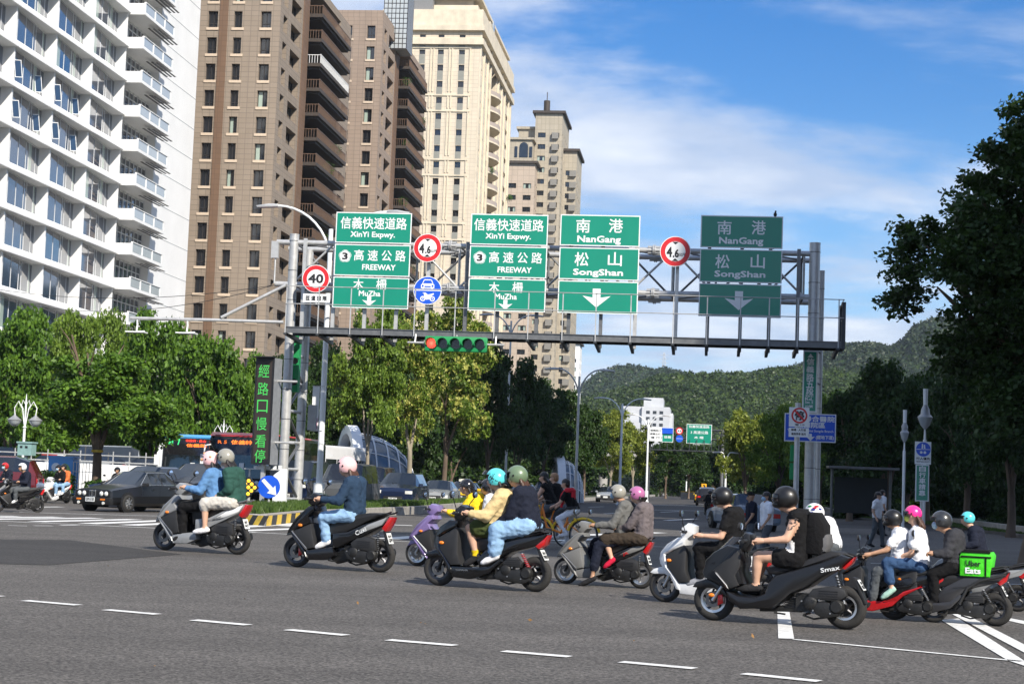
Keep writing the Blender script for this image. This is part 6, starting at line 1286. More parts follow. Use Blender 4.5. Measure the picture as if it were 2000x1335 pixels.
C_ = dict(nose=(560, 760), shield=[(560, 765), (600, 662), (680, 600), (800, 545), (900, 575), (905, 690), (880, 760), (905, 870), (800, 885), (780, 925), (700, 860), (575, 805)], inner=[(665, 750), (880, 590), (900, 640), (895, 720), (850, 800), (870, 880), (800, 905)],
    fender=[(470, 880), (500, 840), (600, 815), (700, 870), (755, 985), (700, 960), (640, 895), (520, 890)], stripe=[(690, 760), (702, 765), (778, 870), (790, 905), (770, 890)], hull=[(745, 900), (850, 960), (980, 978), (1055, 950), (1095, 860), (1150, 805), (1300, 770), (1500, 720), (1660, 665), (1725, 695), (1640, 770), (1500, 842), (1380, 920), (1260, 962), (1200, 1015), (1100, 1075), (850, 1070), (770, 1000)],
    seat=[(1085, 800), (1060, 745), (1150, 735), (1300, 742), (1400, 690), (1560, 636), (1640, 642), (1690, 680), (1500, 722), (1300, 772), (1150, 808)], tail=[(1640, 775), (1742, 690), (1715, 745), (1660, 790)], grab=[(1600, 660), (1680, 665), (1735, 690)], grip=(955, 520),
    cowl=[(865, 590), (880, 500), (930, 450), (975, 470), (975, 540), (920, 610)], ind=(642, 950), cvt=[(1400, 1050), (1480, 1030), (1600, 1060), (1625, 1110), (1590, 1160), (1480, 1170), (1420, 1130)], air=[(1380, 975), (1420, 930), (1580, 912), (1662, 945), (1672, 1000), (1620, 1032), (1560, 1036), (1390, 1010)],
    shock=[(1600, 830), (1640, 1060)], plate=[(1728, 885), (1768, 972)], under=[(980, 1060), (1180, 1060), (1300, 1040), (1300, 1120), (1180, 1110), (980, 1100)])
def place(fz, rz_, sc, org):     # zoomed contact points -> ground
    a = ground(org[0]+fz[0]/sc, org[1]+fz[1]/sc); b = ground(org[0]+rz_[0]/sc, org[1]+rz_[1]/sc); return (a+b)/2
def fit(wb, fz, rz_, sc, org):
    a = ground(org[0]+fz[0]/sc, org[1]+fz[1]/sc); b = ground(org[0]+rz_[0]/sc, org[1]+rz_[1]/sc); D_ = (a.y+b.y)/2; uF, uR = a.x/a.y, b.x/b.y
    A_c, B_s = wb/2*math.cos(TH), wb/2*math.sin(TH); k = (uR-uF)*D_/(2*A_c+(uR+uF)*B_s); return k, Vector((uF*D_+k*(uF*B_s+A_c), D_, 0))
def pose(t, nj, far=None, spread=(.17, .1, .15, .12, .31), foot=.11):
    """joints from near-side traced points: sh el wr hip kn an toe head"""
    J = {}
    for i, k in enumerate(('sh', 'el', 'wr', 'hip', 'kn', 'an', 'toe')):
        lat = {'sh': spread[0], 'el': (spread[0]+spread[4])/2+.02, 'wr': spread[4], 'hip': spread[1], 'kn': spread[2], 'an': spread[3], 'toe': spread[3]+.03}[k]; x, y = nj[k]; n = t(x, y, -lat)
        f = Vector((n.x, lat, n.z))
        if far and k in far: f = t(far[k][0], far[k][1], lat)
        J[k] = (n, f)
    J['head'] = t(*nj['head'], 0.0); return J
def person(label, t, nj, loc, rz, group='riders on the scooters', far=None, spread=None, **kw):
    root = thing('person', label, 'person', loc, rz, group); root.scale = [LASTK[0]]*3; J = pose(t, nj, far, spread or (.17, .1, .15, .12, .31)); kw.setdefault('cl', None); cl = kw.pop('cl'); human(root, J, 1, cl, **kw); return root
# ---- the machines and their riders, traced one by one ----
org2, sc2 = (280, 870), 5.73; org3, sc3 = (530, 880), 5.277; org4, sc4 = (780, 890), 4.768; org5, sc5 = (1060, 910), 5.338; org6, sc6 = (1240, 910), 3.927; org7, sc7 = (1640, 950), 4.603
p_sil = paint('silver_grey_paint', (.24, .25, .26)); p_blk = paint('black_paint_gloss', (.006, .006, .007), .24, .35); p_mat = paint('satin_black_paint', (.008, .008, .009), .36, .12); p_pur = paint('lilac_paint', (.20, .15, .34)); p_grey = paint('warm_grey_paint', (.17, .17, .165), .45, .2); p_wht = paint('white_paint', (.68, .69, .7)); p_red = paint('red_paint', (.42, .008, .012)); p_dg = paint('graphite_paint', (.03, .03, .033), .4, .15)
def deco_pink(hb, R_):
    m = MB(); r = random.Random(3)
    for i in range(9): a, b = r.uniform(0, 6.28), r.uniform(-.2, .9); c = Vector((R_*1.06*math.cos(b)*math.cos(a), R_*.94*math.cos(b)*math.sin(a), R_*1.0*math.sin(b))); m.ell(c*.99, (.022, .022, .018), 8, 5)
    link('printed_pattern', m.mesh('printed_pattern', [mat('peach_print', (.75, .38, .2), .4)]), hb)['kind'] = 'stuff'
def deco_ink(hb, R_):
    m = MB(); r = random.Random(8)
    for i in range(16):
        a, b = -math.pi/2+r.uniform(-.45, .45), r.uniform(-.35, .5); q = []
        for k in range(4): a += r.uniform(-.09, .09); b += r.uniform(-.09, .09); sx = 1.1 if math.cos(a) > 0 else 1.04; q.append((R_*sx*1.005*math.cos(b)*math.cos(a), R_*.935*1.005*math.cos(b)*math.sin(a), R_*1.012*math.sin(b)))
        m.tube(q, .003, 5)
    link('ink_script', m.mesh('ink_script', [M_sblack]), hb)['kind'] = 'stuff'
def deco_patch(hb, R_):
    r = random.Random(5)
    for col, nm in (((.5, .02, .03), 'red_patch'), ((.03, .04, .3), 'blue_patch'), ((.02, .25, .08), 'green_patch')):
        m = MB()
        for i in range(4): a, b = -math.pi/2+r.uniform(-.9, .9), r.uniform(-.3, .8); m.ell((R_*1.06*math.cos(b)*math.cos(a), R_*.915*math.cos(b)*math.sin(a), R_*.99*math.sin(b)), (.03, .02, .015), 8, 5)
        link('printed_pattern', m.mesh('printed_pattern', [mat(nm, col, .35)]), hb)['kind'] = 'stuff'
h_pink = paint('pearl_pink', (.85, .52, .52)); h_sil = paint('champagne_silver', (.30, .29, .25), .25); h_teal = paint('turquoise_paint', (.10, .62, .66)); h_grn = paint('sage_green_paint', (.13, .19, .11), .35); h_blk = paint('black_helmet', (.012, .012, .014), .18); h_mau = paint('mauve_metallic', (.42, .14, .3), .25); h_hot = paint('hot_pink', (.85, .03, .25)); h_mblk = paint('satin_black_helmet', (.009, .009, .01), .38, .15); h_wht = paint('white_helmet', (.75, .75, .75)); h_red = paint('red_helmet', (.5, .02, .02))
D = dict
# 1 silver scooter, two riders
t1 = Tr((240, 1160), (1050, 1225), 1.27); tA = Tr((262, 1190), (1118, 1258), 1.27)
def on(t_, sp, name, label, fc, rc, sc, org, extra, rz=None):
    s_ = dict(sp); s_.update(extra); k, P = fit(t_.wb, fc, rc, sc, org); q = scooter(name, label, t_, s_, P, -TH if rz is None else rz)
    q.scale = (k, k, k); LASTK[0] = k; return q, P
LASTK = [1]
_, P1 = on(tA, A_, 'scooter', 'silver scooter with the green shirt passenger, leftmost of the near row', (240, 1160), (1050, 1225), sc2, org2, D(paint=p_sil, paint2=p_sil, rear_m=p_sil, rear2_m=p_wht, grab_m=M_alu, floor_m=p_sil, reg=('007', 'GJT')))
person('person in blue denim shirt and pink helmet driving the silver scooter', t1, D(head=(768, 245), sh=(790, 385), el=(690, 555), wr=(555, 522), hip=(810, 690), kn=(480, 720), an=(455, 985), toe=(365, 1055)), P1, -TH, cl=[c_denim, c_black, s_black], helm=(h_pink, .128, 'open', None, deco_pink), hair=(M_hair, .25), female=True, loose=2.2, seed=1, leg='long', foot_flat=True)
person('person in dark green shirt and white shorts riding pillion under a champagne helmet', t1, D(head=(940, 230), sh=(985, 385), el=(1005, 560), wr=(885, 612), hip=(1020, 690), kn=(735, 690), an=(725, 945), toe=(615, 975)), P1, -TH, cl=[c_green, c_pink, s_white], helm=(h_sil, .128, 'open', 'down'), hair=(M_hair, .22), mask=M_mask, leg='knee', female=True, loose=2.4, seed=2, spread=(.17, .1, .19, .2, .15), hand='rest')
# 2 black scooter, one rider
t2 = tA
_, P2 = on(tA, A_, 'scooter', 'black and silver scooter ridden by a lone person in a denim jacket', (262, 1190), (1118, 1258), sc3, org3, D(paint=p_blk, paint2=p_blk, rear_m=p_blk, rear2_m=p_sil, caliper=M_tail, reg=('819', 'GPF'), logo=[('Cuxi', 950, 848, .17, .06, M_swhite)], logo_a=.45))
person('person in dark denim jacket and pearl pink helmet riding alone', t2, D(head=(810, 215), sh=(850, 365), el=(745, 545), wr=(575, 522), hip=(850, 690), kn=(568, 705), an=(590, 930), toe=(492, 990)), P2, -TH, cl=[c_denimd, c_jean, s_white], helm=(h_pink, .13, 'open'), hair=(M_hairb, .3), female=True, loose=1.6, seed=3, foot_flat=True)
# 3 lilac scooter behind
t3 = Tr((165, 1020), (830, 1068), 1.25); 
_, P3 = on(tA, A_, 'scooter', 'lilac scooter half hidden behind the turquoise helmet driver', (165, 1020), (830, 1068), sc4, org4, D(paint=p_pur, paint2=p_pur, rear_m=p_pur, rear2_m=p_wht, rim=M_rims, spokes=10, fork_m=M_alu, stripe_m=M_swhite, fender=[(170, 950), (215, 880), (330, 880), (385, 960), (300, 925), (240, 930)], reg=('3T', '588')))
person('person in yellow hooded jacket and small black helmet', t3, D(head=(650, 290), sh=(700, 400), el=(590, 555), wr=(480, 515), hip=(730, 600), kn=(560, 640), an=(655, 870), toe=(610, 940)), P3, -TH, cl=[c_yel, c_black, s_black, s_white], helm=(h_blk, .115, 'half'), hair=(M_hair, .1), loose=2.2, seed=4, sock=True, female=True)
person('person in white shirt and glossy black helmet behind the yellow hoodie', t3, D(head=(850, 300), sh=(860, 410), el=(830, 540), wr=(720, 580), hip=(930, 610), kn=(700, 680), an=(720, 890), toe=(650, 930)), P3, -TH, cl=[c_white, c_black, s_black], helm=(h_blk, .125, 'open', 'up'), hair=(M_hair, .2), loose=2, seed=5, female=True, spread=(.17, .1, .18, .18, .15))
# 4 big black scooter with beige jacket driver
tB = Tr((370, 1195), (1260, 1275), 1.29)
_, P4 = on(tB, B_, 'scooter', 'large black scooter with red rear spring carrying the beige jacket driver', (370, 1195), (1260, 1275), sc4, org4, D(paint=p_blk, paint2=p_blk, tw=.095, shock_m=M_tail, reg=('061', 'PND'), logo=[('YAMAHA', 597, 1048, .17, .022, M_alu)], logo_a=.02, logo_y=.176))
person('person in beige jacket, olive shorts and turquoise helmet with ink script', tB, D(head=(950, 230), sh=(990, 390), el=(845, 565), wr=(705, 530), hip=(885, 680), kn=(690, 665), an=(735, 920), toe=(632, 1000)), P4, -TH, cl=[c_beige, c_olive, s_black, k_yel], helm=(h_teal, .127, 'open', 'up', deco_ink), hair=(M_hair, .08), leg='shorts', sock=True, loose=3.0, seed=6, foot_flat=True)
person('person in navy sweater and light blue jeans under a sage green helmet', tB, D(head=(1148, 215), sh=(1165, 365), el=(1075, 560), wr=(960, 640), hip=(1215, 670), kn=(950, 700), an=(905, 920), toe=(795, 985)), P4, -TH, cl=[c_navy, c_jean, s_white, s_white], helm=(h_grn, .128, 'open'), hair=(M_hairb, .34), leg='wide', sock=True, loose=3.2, female=True, seed=7, spread=(.18, .1, .19, .2, .15), hand='rest', foot_flat=True)
# 5 grey scooter, elderly pair, foot down
t5 = Tr((240, 1210), (1020, 1290), 1.27)
_, P5 = on(tA, A_, 'scooter', 'dull grey scooter of the pair in grey jackets, driver with one foot down', (240, 1210), (1020, 1290), sc5, org5, D(paint=p_grey, paint2=p_grey, rear_m=p_blk, rear2_m=p_grey, inner_m=p_grey, rim=M_rims, spokes=3, reg=('NEN', '8202'), logo=[('JR', 960, 850, .1, .05, M_tail)], logo_a=.35))
person('person in grey jacket and champagne helmet with raised visor', t5, D(head=(850, 268), sh=(895, 410), el=(765, 600), wr=(590, 592), hip=(850, 760), kn=(610, 810), an=(515, 1140), toe=(385, 1215)), P5, -TH, cl=[c_grey, c_navy, s_black], helm=(h_sil, .126, 'open', 'up'), mask=M_mask, leg='crop', loose=2.6, seed=8, skin=skinB, far=D(an=(480, 1040), toe=(380, 1080), kn=(590, 790)), spread=(.17, .1, .2, .26, .31), foot_flat=True)
person('person in brown grey jacket and mauve helmet, red slip-on shoe showing', t5, D(head=(1045, 300), sh=(1075, 440), el=(945, 620), wr=(845, 640), hip=(1060, 765), kn=(685, 745), an=(735, 960), toe=(655, 1038)), P5, -TH, cl=[c_mauve, c_brown, s_red], helm=(h_mau, .125, 'open'), hair=(M_hair, .06), leg='knee', loose=3.0, seed=9, spread=(.17, .1, .18, .19, .14), hand='rest', foot_flat=True)
# 6 white scooter with the black tee rider
t6 = Tr((230, 1040), (985, 1090), 1.27)
_, P6 = on(tB, B_, 'scooter', 'white scooter partly hidden by the big matt black one', (230, 1040), (985, 1090), sc6, org6, D(paint=p_wht, paint2=p_wht, inner_m=M_dk, rim=M_rimd, fork_m=M_alu, rear_m=p_wht, reg=('NKL', '312')))
person('person in black tee shirt and black full face helmet on the white scooter', t6, D(head=(708, 190), sh=(752, 320), el=(668, 505), wr=(515, 490), hip=(735, 610), kn=(500, 595), an=(510, 830), toe=(405, 885)), P6, -TH, cl=[c_black, c_black, s_grey], helm=(h_mblk, .128, 'full', 'down'), sleeve='short', loose=2.4, seed=10, foot_flat=True)
# 7 maxi scooter
tC = Tr((605, 1165), (1610, 1268), 1.405)
mx, P7 = on(tC, C_, 'scooter', 'big satin black touring scooter nearest the camera, red front calliper', (605, 1165), (1610, 1268), sc6, org6, D(paint=p_mat, paint2=p_mat, Rf=.225, Rr=.225, tw=.105, ring=M_rims, rim=M_rimd, caliper=paint('red_caliper', (.7, .01, .01)), fork_m=M_rims, ws=.22, wh=.2, mirror=.12, reg=('XMR', '155'), logo=[('Smax', 1520, 770, .2, .045, M_swhite), ('SMAX', 1430, 995, .14, .03, M_dk)], logo_a=.22, logo_y=.207))
q = MB(); ws_ = [tC(*p) for p in ((590, 690), (700, 572), (805, 478))]; n = 10; vs = []
for i, p in enumerate(ws_):
    for j in range(n+1): a = (j/n-.5)*2; wd = .16-.03*i; vs.append((p.x+.10*a*a*(1+i*.2), a*wd, p.z))
q.add(vs, [(i*(n+1)+j, i*(n+1)+j+1, (i+1)*(n+1)+j+1, (i+1)*(n+1)+j) for i in range(2) for j in range(n)], True); q.build('windscreen', [M_visor], mx)
person('muscular person in black sleeveless top with tattooed shoulder on the big touring scooter', tC, D(head=(1240, 195), sh=(1290, 345), el=(1195, 515), wr=(1000, 515), hip=(1275, 685), kn=(975, 645), an=(945, 880), toe=(810, 900)), P7, -TH, cl=[c_black, c_black, s_black], helm=(h_mblk, .128, 'full', 'down'), sleeve='none', leg='shorts', upleg=.42, loose=1.2, seed=11, xcaps=lambda J, c, p: [(c.lerp(p, .5)+Vector((-.02, -.10, 0)), c.lerp(p, .95)+Vector((-.03, -.11, 0)), .085, .08, 4)], foot_flat=True, far=D(toe=(850, 960), an=(955, 930)))
tat = MB(); shp = tC(1290, 345, -.17); elp = tC(1195, 515, -.26); r = random.Random(4)
for i in range(16):
    a = r.uniform(.05, .55); c = shp.lerp(elp, a); th0 = r.uniform(-2.4, -.7); q = []
    for k in range(5): th0 += r.uniform(-.35, .35); a += r.uniform(-.05, .05); c = shp.lerp(elp, max(0, a)); rr = .0625-.014*a; q.append(c+Vector((math.cos(th0)*rr*.95, math.sin(th0)*rr-.004, math.cos(th0*1.3)*rr*.3)))
    tat.tube(q, .0035, 5)
_tp = [o for o in COL.objects if o.get('label', '').startswith('muscular person')][0]; link('tattoo', tat.mesh('tattoo', [mat('tattoo_ink', (.10, .08, .08), .6)]), _tp)['kind'] = 'stuff'
def blob_bag(name, label, cat, t_, c, size, loc, rz, m1, m2, lat=0):
    root = thing(name, label, cat, loc, rz); root.scale = [LASTK[0]]*3; p = t_(*c, lat); a, b, h = size; q = MB(); q.slab([(p.x-a*.5, p.z-h*.5), (p.x+a*.35, p.z-h*.52), (p.x+a*.55, p.z-h*.3), (p.x+a*.5, p.z+h*.2), (p.x+a*.1, p.z+h*.5), (p.x-a*.35, p.z+h*.5), (p.x-a*.5, p.z+h*.2)], b/2, .06); q.build('body', [m1], root)
    q = MB(); q.slab([(p.x+a*.1, p.z-h*.48), (p.x+a*.5, p.z-h*.42), (p.x+a*.66, p.z-h*.25), (p.x+a*.58, p.z+h*.0), (p.x+a*.1, p.z-h*.02)], b*.46, .04); q.build('pocket', [m2], root)
    for s_ in (-1, 1): q = MB(); q.tube([(p.x-a*.3, s_*b*.3+lat, p.z+h*.45), (p.x-a*.75, s_*b*.34+lat, p.z+h*.38), (p.x-a*1.0, s_*b*.4+lat, p.z+h*.05), (p.x-a*.5, s_*b*.42+lat, p.z-h*.35)], .018, 8); q.build('strap', [m1], root)
    return root
blob_bag('backpack', 'black and grey backpack on the sleeveless rider, just above the seat', 'backpack', tC, (1470, 490), (.22, .30, .44), P7, -TH, c_black, C('grey_nylon', (.12, .12, .125)))
person('person in white tee shirt and patchwork helmet behind the black backpack', tC, D(head=(1470, 310), sh=(1530, 420), el=(1540, 560), wr=(1440, 610), hip=(1590, 650), kn=(1330, 690), an=(1330, 870), toe=(1250, 900)), P7+Vector((.36, 1.9, .1)), -TH, cl=[c_white, c_greyt, s_grey], helm=(h_wht, .125, 'open', None, deco_patch), loose=1.0, seed=12, spread=(.15, .1, .15, .15, .15)).scale = [LASTK[0]*.88]*3
# 8 red scooter
t8 = Tr((20, 1158), (840, 1225), 1.28)
_, P8 = on(tB, B_, 'scooter', 'black and red scooter of the pink helmet passenger', (20, 1158), (840, 1225), sc7, org7, D(paint=p_blk, paint2=p_red, floor_m=p_red, rear2=[(800, 1040), (930, 1010), (1010, 940), (1180, 890), (1200, 905), (1050, 960), (940, 1050), (800, 1060)], rear2_m=p_red, reg=('NYS', '8756'), shock_m=M_rims))
person('person in white tee with red and black sleeve bands and dark visored helmet', t8, D(head=(540, 205), sh=(560, 350), el=(430, 500), wr=(265, 535), hip=(565, 640), kn=(345, 720), an=(290, 980), toe=(230, 1060)), P8, -TH, cl=[c_white, c_greyt, s_black], helm=(h_mblk, .128, 'full', 'down'), sleeve='short', loose=2.2, seed=13, skin=skinB)
person('person in loose white shirt and jeans under a hot pink helmet', t8, D(head=(725, 165), sh=(715, 340), el=(660, 540), wr=(560, 570), hip=(745, 665), kn=(440, 625), an=(462, 880), toe=(370, 965)), P8, -TH, cl=[c_white, c_jean2, c_mint], helm=(h_hot, .118, 'half', 'down'), hair=(M_hairb, .28), sleeve='short', leg='crop', loose=2.6, female=True, seed=14, spread=(.17, .1, .17, .18, .16), hand='rest', foot_flat=True, mask=C('lime_scarf', (.5, .55, .12)))
# 9 food courier
t9 = Tr((490, 1190), (1400, 1255), 1.30)
_, P9 = on(tB, B_, 'scooter', 'worn dark scooter with a rear rack under the green delivery bag', (490, 1190), (1400, 1255), sc7, org7, D(paint=p_dg, paint2=p_dg, tw=.1, reg=('KLN', '339'), rear_m=p_dg))
q = MB()
for s_ in (-1, 1):
    a = [tB(x, y) for x, y in ((980, 1050), (1060, 900), (1180, 830), (1400, 790))]; q.tube([Vector((p.x, s_*.17, p.z)) for p in a], .02, 8)
q.build('tubular_rack', [M_dk], _)
person('person in charcoal hoodie, dark helmet and face mask in front of the green bag', t9, D(head=(970, 225), sh=(1035, 370), el=(960, 540), wr=(840, 530), hip=(1040, 660), kn=(840, 740), an=(850, 980), toe=(770, 1030)), P9, -TH, cl=[C('charcoal_hoodie', (.035, .036, .042)), c_black, s_black], helm=(paint('graphite_helmet', (.03, .032, .035)), .13, 'open'), mask=M_mask, loose=2.4, seed=15, skin=skinB)
bag = thing('delivery_bag', 'bright green insulated delivery bag lettered in black and white', 'delivery bag', P9, -TH); bag.scale = [LASTK[0]]*3; p = t9(1245, 600, -.2); bag.scale = [LASTK[0]*.93]*3; M_lime = mat('lime_nylon', (.06, .62, .015), .45, 0, .08, 5, .5, 14)
q = MB(); q.slab([(p.x-.22, p.z-.17), (p.x+.18, p.z-.17), (p.x+.22, p.z+.12), (p.x+.19, p.z+.17), (p.x-.2, p.z+.17), (p.x-.23, p.z+.1)], .2, .02); q.build('body', [M_lime], bag)
q = MB()
for a in (((-.205, .1), (.2, .1)), ((-.2, .165), (.19, .165)), ((.13, .1), (.13, -.16))): q.cyl((p.x+a[0][0], -.206, p.z+a[0][1]), (p.x+a[1][0], -.206, p.z+a[1][1]), .011, n=6)
for s_ in (-1, 1): q.tube([(p.x-.15, s_*.13, p.z+.17), (p.x-.25, s_*.13, p.z+.1), (p.x-.26, s_*.13, p.z-.15)], .014, 6)
q.slab([(p.x-.19, p.z+.165), (p.x+.18, p.z+.165), (p.x+.16, p.z+.195), (p.x-.17, p.z+.195)], .16, .012); q.build('webbing', [c_black], bag)
q = MB(); text_into(q, 'Uber', (p.x-.04, -.2125, p.z+.01), X_, UP, .2, .075, .02); q.build('lettering', [M_sblack], bag); q = MB(); text_into(q, 'Eats', (p.x-.04, -.2125, p.z-.09), X_, UP, .2, .075, .03); q.build('lettering', [M_swhite], bag)
# 10 scooter and child behind the courier
t10 = Tr((700, 1060), (1560, 1100), 1.28); 
_, P10 = on(tB, B_, 'scooter', 'grey scooter cut by the right edge behind the courier', (860, 1075), (1600, 1120), sc7, org7, D(paint=p_sil, paint2=p_dg, reg=('717', '09')))
person('small person in navy top and turquoise helmet behind the green bag', Tr((760, 1090), (1400, 1120), 1.28), D(head=(1165, 325), sh=(1190, 430), el=(1180, 540), wr=(1080, 560), hip=(1230, 640), kn=(1040, 700), an=(1060, 900), toe=(1000, 930)), fit(1.28, (760, 1090), (1400, 1120), sc7, org7)[1], -TH, cl=[c_navy, c_black, s_black], helm=(h_teal, .105, 'open'), loose=1.8, seed=16, head_r=.088)
# ================= CARS, BUSES =================
M_cgl = glass('car_glass', (.012, .016, .02), .04); M_chr = metal('chrome', (.7, .7, .7), .2); M_hl = mat('headlamp', (.7, .7, .66), .1, 0, .1, 8, coat=1)
KIND = {
 'sedan': dict(L=4.32, st=[(0, .32, .60, .62, .73, .68), (.05, .24, .70, .73, .79, .72), (.75, .20, .79, .84, .82, .73), (1.38, .20, .86, .91, .825, .70), (2.02, .20, .89, 1.35, .825, .55), (2.95, .20, .90, 1.36, .825, .56), (3.42, .20, .90, .97, .82, .66), (4.25, .24, .86, .92, .79, .68), (4.32, .34, .78, .84, .75, .66)], gl=(3, 4, 5), wx=(.78, 3.35), R=.30),
 'suv': dict(L=4.5, st=[(0, .38, .78, .80, .80, .74), (.06, .28, .92, .96, .86, .80), (.85, .24, 1.0, 1.06, .89, .80), (1.25, .24, 1.05, 1.12, .90, .78), (1.95, .24, 1.08, 1.62, .90, .62), (3.7, .24, 1.10, 1.64, .90, .64), (4.2, .26, 1.08, 1.5, .88, .66), (4.45, .3, 1.0, 1.05, .86, .70), (4.5, .4, .9, .95, .82, .7)], gl=(3, 4, 5), wx=(.85, 3.55), R=.35),
 'van': dict(L=4.6, st=[(0, .38, .85, .87, .80, .74), (.05, .28, 1.0, 1.04, .85, .80), (.55, .24, 1.06, 1.14, .86, .80), (.85, .24, 1.1, 1.2, .865, .79), (1.6, .24, 1.12, 1.86, .865, .70), (4.1, .24, 1.14, 1.9, .865, .72), (4.45, .26, 1.12, 1.75, .86, .70), (4.58, .3, 1.0, 1.1, .85, .74), (4.6, .4, .9, 1.0, .83, .74)], gl=(3, 4, 5), wx=(.8, 3.7), R=.33)}
def car(label, kind, paint_, loc, rz, plate=None, e30=False, name='car', cat='car', sc=1, group=None, taxi=False):
    K = KIND[kind]; root = thing(name, label, cat, loc, rz, group); root.scale = (sc,)*3; L0 = K['L']; ox = -L0/2; S_ = K['st']; V = []
    for (x, zb, zs, zt, wb_, wt) in S_:
        h = [(0, zb), (wb_*.88, zb), (wb_, zb+.10), (wb_*1.012, (zb+zs)/2), (wb_*.975, zs), (wt, zt-.05), (wt*.8, zt-.005), (0, zt+.015)]
        V.append([(x+ox, -y, z) for y, z in h]+[(x+ox, y, z) for y, z in h[::-1][1:]])
    n = len(V[0]); bd = MB(); gs_ = MB(); wsd = MB(); rw = MB(); i3, i4, i5 = K['gl']
    vs = [v for r in V for v in r]
    for i in range(len(V)-1):
        for j in range(n-1):
            q = (i*n+j, i*n+j+1, (i+1)*n+j+1, (i+1)*n+j); jj = j if j < 7 else 13-j
            if i in (i4, i5) and jj == 4: gs_.add([vs[k] for k in q], [(3, 2, 1, 0)], False)
            elif i == i3 and jj in (4,): gs_.add([vs[k] for k in q], [(3, 2, 1, 0)], False)
            elif i == i3 and jj in (5, 6): wsd.add([vs[k] for k in q], [(3, 2, 1, 0)], False)
            elif i == i5 and jj in (5, 6): rw.add([vs[k] for k in q], [(3, 2, 1, 0)], False)
            else: bd.add([vs[k] for k in q], [(3, 2, 1, 0)], True)
    bd.add(V[0], [tuple(range(n))]); bd.add(V[-1], [tuple(range(n-1, -1, -1))])
    bd.build('body', [paint_], root, mk=dict(ang=25))
    for s_ in (-1, 1):
        g2 = MB()
        for f_ in gs_.f:
            if gs_.v[f_[0]][1]*s_ > 0: g2.add([gs_.v[i] for i in f_], [(0, 1, 2, 3)])
        g2.build('side_window', [M_cgl], root)
    wsd.build('windshield', [M_cgl], root); rw.build('rear_window', [M_cgl], root)
    W0 = max(s[4] for s in S_); R0 = K['R']
    # pillars and seams
    for xx in ([.46, .60] if kind == 'sedan' else [.42, .66]):
        x = L0*xx+ox; k = [s for s in S_ if s[0] <= L0*xx][-1]
        for s_ in (-1, 1): m = MB(); m.add([(x-.03, s_*(k[4]*.978+.004), k[2]), (x+.03, s_*(k[4]*.978+.004), k[2]), (x+.03, s_*(k[5]+.006), k[3]-.05), (x-.03, s_*(k[5]+.006), k[3]-.05)], [(0, 1, 2, 3)]); m.build('pillar', [M_blk], root)
    m = MB()
    for s_ in (-1, 1):
        for xx in (.33, .56, .76): x = L0*xx+ox; m.box(x-.006, x+.006, s_*W0*1.016-.002, s_*W0*1.016+.002, .35, S_[4][2]-.03)
    m.build('door_seam', [M_blk], root)
    for s_ in (-1, 1):
        for xx in (.5, .7): x = L0*xx+ox; m = MB(); m.box(x-.07, x+.07, s_*W0*1.01-.012, s_*W0*1.01+.012, S_[4][2]-.14, S_[4][2]-.11); m.build('door_handle', [M_chr if not e30 else M_blk], root)
        x = S_[3][0]+ox+.18; m = MB(); m.slab([(x-.05, S_[3][2]), (x+.08, S_[3][2]+.01), (x+.08, S_[3][2]+.12), (x, S_[3][2]+.13), (x-.05, S_[3][2]+.1)], .1, .02, s_*(W0+.06)); m.build('wing_mirror', [M_blk if e30 else paint_], root)
    for wx in K['wx']:
        for s_ in (-1, 1):
            x = wx+ox; a = MB(); a.cyl((x, s_*(W0*.8), R0+.02), (x, s_*(W0*1.0+.012), R0+.02), R0+.045, n=26); a.build('wheel_arch', [M_blk], root)
            t = MB(); t.torus((x, s_*(W0-.045), R0), R0-.085, .085, 'y', 30, 8, sq=1.15); o = t.build('wheel', [M_tyre], root); r = MB(); yy = s_*(W0+.03); r.lathe([(0, 0), (R0*.25, 0), (R0*.58, -s_*.03), (R0*.66, s_*.012), (R0*.7, s_*.0)] if s_ > 0 else [(R0*.7, 0), (R0*.66, -.012), (R0*.58, .03), (R0*.25, 0), (0, 0)], (x, yy, R0), 'y', 24)
            for i in range(7): c, s2 = math.cos(i*.9), math.sin(i*.9); r.box(-.02, .02, -.012, .012, .03, R0*.62, M=Matrix.Translation((x, yy+s_*.012, R0)) @ Matrix.Rotation(i*2*math.pi/7, 4, 'Y'))
            r.build('rim', [M_alu], o)
    fx = ox; z1 = S_[1][2]
    # front end
    if e30:
        m = MB(); m.box(fx-.012, fx+.02, -.70, .70, .50, .68); m.build('grille_panel', [M_blk], root)
        for s_ in (-1, 1):
            m = MB(); m.box(fx-.035, fx-.01, s_*.075-.055, s_*.075+.055, .49, .69); m.box(fx-.045, fx-.03, s_*.075-.04, s_*.075+.04, .505, .675, 1); m.build('kidney_grille', [M_chr, M_blk], root)
            for yy in (.36, .56): m = MB(); m.lathe([(0, -.05), (.06, -.04), (.082, -.015), (.085, .03)], (fx, s_*yy, .59), 'x', 22); o = m.build('headlight', [M_hl], root)
        m = MB(); m.slab([(fx-.10, .36), (fx-.09, .46), (fx+.1, .47), (fx+.1, .22), (fx-.03, .22)], .80, .03); m.build('bumper', [M_blk], root)
        for i in range(7): m = MB(); m.box(fx-.02, fx-.014, -.66, .66, .515+i*.023, .522+i*.023); m.build('grille_bar', [M_dk], root)
        for s_ in (-1, 1): m = MB(); m.box(fx-.112, fx-.09, s_*.5-.09, s_*.5+.09, .38, .43); m.build('indicator', [M_amber], root); m = MB(); m.cyl((fx-.1, s_*.52, .29), (fx-.06, s_*.52, .29), .05, n=14); m.build('fog_lamp', [M_hl], root)
        px_ = fx-.125; zz = .40
    else:
